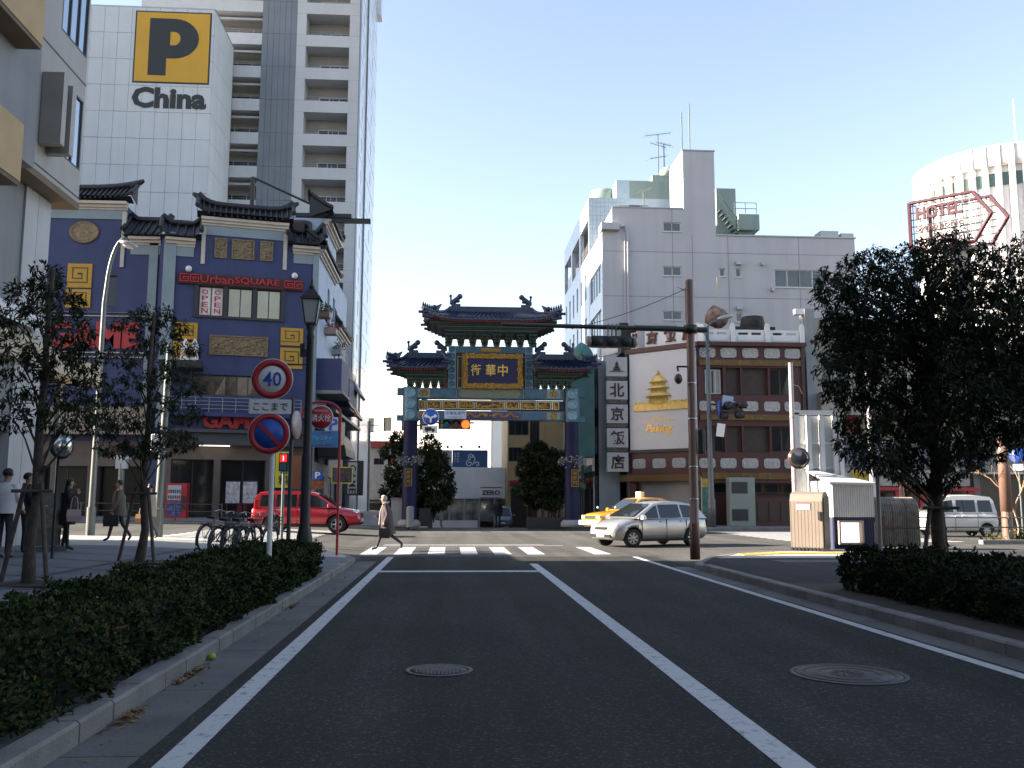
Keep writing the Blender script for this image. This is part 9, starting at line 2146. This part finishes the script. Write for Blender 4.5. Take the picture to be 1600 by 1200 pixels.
t = tree('big dense dark street tree rising from the right hedge', TB, 0, .12, cl, 560, .105, .0155, .55, 33, m_lfd, top=(8.15, 15.1, 5.2))
stakes(t, (8.0, 14.9, .12), ((-.42, -.1), (.3, .3)), 1.45)
# second tree, lit and sparser, beyond at the right edge
cl = []
for px_, py_, r in ((1590, 395, 30), (1560, 430, 28), (1610, 430, 40), (1580, 470, 34), (1630, 480, 50), (1600, 370, 16), (1625, 410, 36)): c = at(px_, py_, 21 + rr.uniform(-.6, .6)); s = 21 / 1450 * r; cl.append((c, (s, s, s * .8)))
tree('second sunlit street tree behind the big one at the right edge', (at(1620, 800, 21).x, 21, .12), 5, .1, cl, 170, .11, .026, .4, 34, leafmat('sunlit_leaf', (.09, .07, .03)))  # sunlight put into the lighter, warmer leaf colour
# bare shrub at the far right
q = at(1592, 840, 34.6); t = thing('bare_shrub', 'bare branching shrub by the railing at the right edge', 'shrub', (q.x, 34.6, .1)); mb = MB(); rr = random.Random(2)
def br(p, d, l, r, n):
    e = p + d * l; mb.tube([p, p.lerp(e, .5) + rv(rr) * l * .06, e], [r, r * .85, r * .65], 5, False)
    if n:
        for k in range(3): br(e, (d + rv(rr) * .55 + V((-.1, 0, .15))).normalized(), l * .72, r * .6, n - 1)
br(V((q.x, 34.6, .1)), V((-.1, 0, 1)).normalized(), 1.1, .055, 0); br(V((q.x - .1, 34.6, 1.15)), V((-.45, 0, 1)).normalized(), .9, .04, 3); br(V((q.x - .1, 34.6, 1.15)), V((.4, 0, 1)).normalized(), .9, .04, 3)
mb.build('branch', mat('pale_bark', (.30, .2, .13), .8, var=.2), t)
mb = MB()
for k in range(500): p = V((q.x + rr.gauss(0, .7), 34.5 + rr.gauss(0, .3), .12 + abs(rr.gauss(0, .14)))); mb.i = rr.randrange(2); leaf(mb, p, (rv(rr) + V((0, 0, .5))).normalized(), rv(rr), .14, .04)
o = mb.build('ground_cover', [m_hl, m_hy]); tag(o, 'low green and yellow ground cover round the bare shrub', 'ground cover', kind='stuff')
# gate trees
for lb, bx_, Y, lobes, ht in (('dark tree hugging the left gate pillar', 672, 52.5, [(672, 700, 17, 20), (665, 735, 26, 22), (690, 745, 20, 18), (645, 770, 30, 18), (680, 780, 26, 16), (700, 765, 12, 12), (655, 800, 24, 14), (668, 715, 18, 16), (690, 722, 12, 16)], 2.5), ('dark tree left of the left gate pillar', 622, 54.5, [(622, 690, 13, 14), (612, 705, 18, 12), (630, 712, 16, 14), (620, 740, 22, 16), (608, 768, 14, 12), (632, 765, 18, 14), (626, 780, 16, 10), (640, 690, 8, 14)], 2.5), ('broad dark tree inside the right gate pillar', 848, 53, [(840, 712, 30, 18), (862, 722, 28, 20), (825, 735, 22, 18), (845, 750, 34, 18), (868, 760, 24, 18), (822, 765, 20, 14), (850, 780, 30, 14), (880, 745, 14, 18), (838, 698, 18, 8)], 2.6), ('smaller dark tree beside the broad one at the right gate pillar', 875, 55, [(872, 730, 16, 22), (880, 760, 14, 20), (866, 785, 16, 12)], 2.2)):
    cl = []
    for px_, py_, rx, rz in lobes: c = at(px_, py_, Y + rr.uniform(-.5, .5)); s = Y / 1450; cl.append((c, (rx * s, rx * s, rz * s)))
    b = at(bx_, 826, Y); tree(lb, (b.x, Y, min(.1, bz(Y))), 0, .11, cl, 300, .2, .055, .2, 40 + int(bx_), m_lfd, top=(b.x + .05, Y, 4.6))
for k, (px_, Y) in enumerate(((824, 60), (833, 56), (857, 57), (868, 62))):
    q = at(px_, 800, Y); t = thing('street_post', ['slim post deep in the right gate shade, leftmost', 'dark slim post under the broad gate tree', 'dark slim post right of the broad gate tree trunk', 'slim post deepest in the right gate shade'][k], 'post', (q.x, Y, bz(Y))); mb = MB(); mb.cyl((q.x, Y, bz(Y)), (q.x, Y, 2.6 + .3 * k), .06, n=8); mb.build('shaft', m_black, t); mb = MB(); mb.box(q.x - .2, q.x + .2, Y - .1, Y, 1.2, 2.0); mb.build('panel', mat('dim_panel%d' % k, ((.3, .1, .08), (.35, .33, .3), (.1, .12, .15), (.4, .3, .2))[k], .5, var=.4, vs=5), t)
mb = MB(); a, b = at(655, 800, 51.5), at(672, 800, 51.5); mb.box(a.x, b.x, 51.5, 52.2, .14, 1.1); t = thing('planter', 'dark planter box at the foot of the left gate tree', 'planter', (a.x, 51.5, .14)); mb.build('box', m_dkfr, t)
mb = MB(); a, b = at(824, 800, 51.8), at(886, 800, 51.8); mb.box(a.x, b.x, 51.8, 52.5, .0, .62); t = thing('planter', 'long dark planter box under the right gate trees', 'planter', (a.x, 51.8, .14)); mb.build('box', m_dkfr, t)
# hedges
def hedge(label, x0, x1, y0, y1, h, n, seed, mats, ll, bumps, lim=None):
    rr = random.Random(seed); t = thing('hedge', label, 'hedge', ((x0 + x1) / 2, (y0 + y1) / 2, .12))
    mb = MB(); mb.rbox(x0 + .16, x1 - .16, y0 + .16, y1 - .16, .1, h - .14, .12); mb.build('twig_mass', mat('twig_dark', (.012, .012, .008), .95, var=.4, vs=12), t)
    cr = MB(); cnt = 0; wx, wy = x1 - x0, y1 - y0
    area = [wx * wy, wy * h, wy * h, wx * h, wx * h]; tot = sum(area)
    def bump(a, b): return .05 * math.sin(a * 3.1 + seed) + .045 * math.sin(a * 7.3 + b * 4) + .03 * math.sin(b * 9 + a * 2)
    while cnt < n:
        q = rr.uniform(0, tot); f = 0
        while q > area[f]: q -= area[f]; f += 1
        u, v = rr.random(), rr.random()
        if f == 0: p = V((x0 + wx * u, y0 + wy * v, h + bump(y0 + wy * v, x0 + wx * u) * bumps)); nn = V((0, 0, 1))
        elif f in (1, 2): s = -1 if f == 1 else 1; p = V(((x0 if s < 0 else x1) + s * bump(y0 + wy * u, v * 2) * bumps, y0 + wy * u, .14 + (h - .14) * v)); nn = V((s, 0, .25))
        else: s = -1 if f == 3 else 1; p = V((x0 + wx * u, (y0 if s < 0 else y1) + s * bump(x0 + wx * u, v * 2) * bumps, .14 + (h - .14) * v)); nn = V((0, s, .25))
        p = p - nn * abs(rr.gauss(0, .06)) + nn * (rr.random() < .06) * rr.uniform(0, .10)
        far = min(1.9, max(1.0, p.y / 8)); k_ = ll * far ** .5
        cr.i = 1 if (rr.random() < .035 and math.sin(p.y * 2.1) > .2) else 0
        for k in range(rr.randint(3, 5)):
            d = (nn * .7 + rv(rr) * .9 + V((0, 0, .25))).normalized(); leaf(cr, p, d, (nn + rv(rr) * .7).normalized(), k_ * rr.uniform(.7, 1.25), k_ * .21); cnt += 1
    o = cr.build('foliage', mats, t); o['kind'] = 'stuff'; return t
hedge('long low clipped hedge with a few yellowing leaves along the left kerb', -3.75, -2.52, 2.2, 18.6, .70, 105000, 5, [m_hl, m_hy], .058, 1.0)
hedge('dark clipped hedge around the big tree on the right', 6.45, 7.95, 6.5, 15.2, .72, 42000, 6, [m_hd, m_hd], .06, 1.0)
mb = MB(); strip(mb, 5.8, 9.0, 2, 16.2, .123); struct('planting_bed', mb, m_soil)
mb = MB(); strip(mb, -3.95, -2.52, 1.5, 19.0, .1235); struct('planting_bed', mb, m_soil)
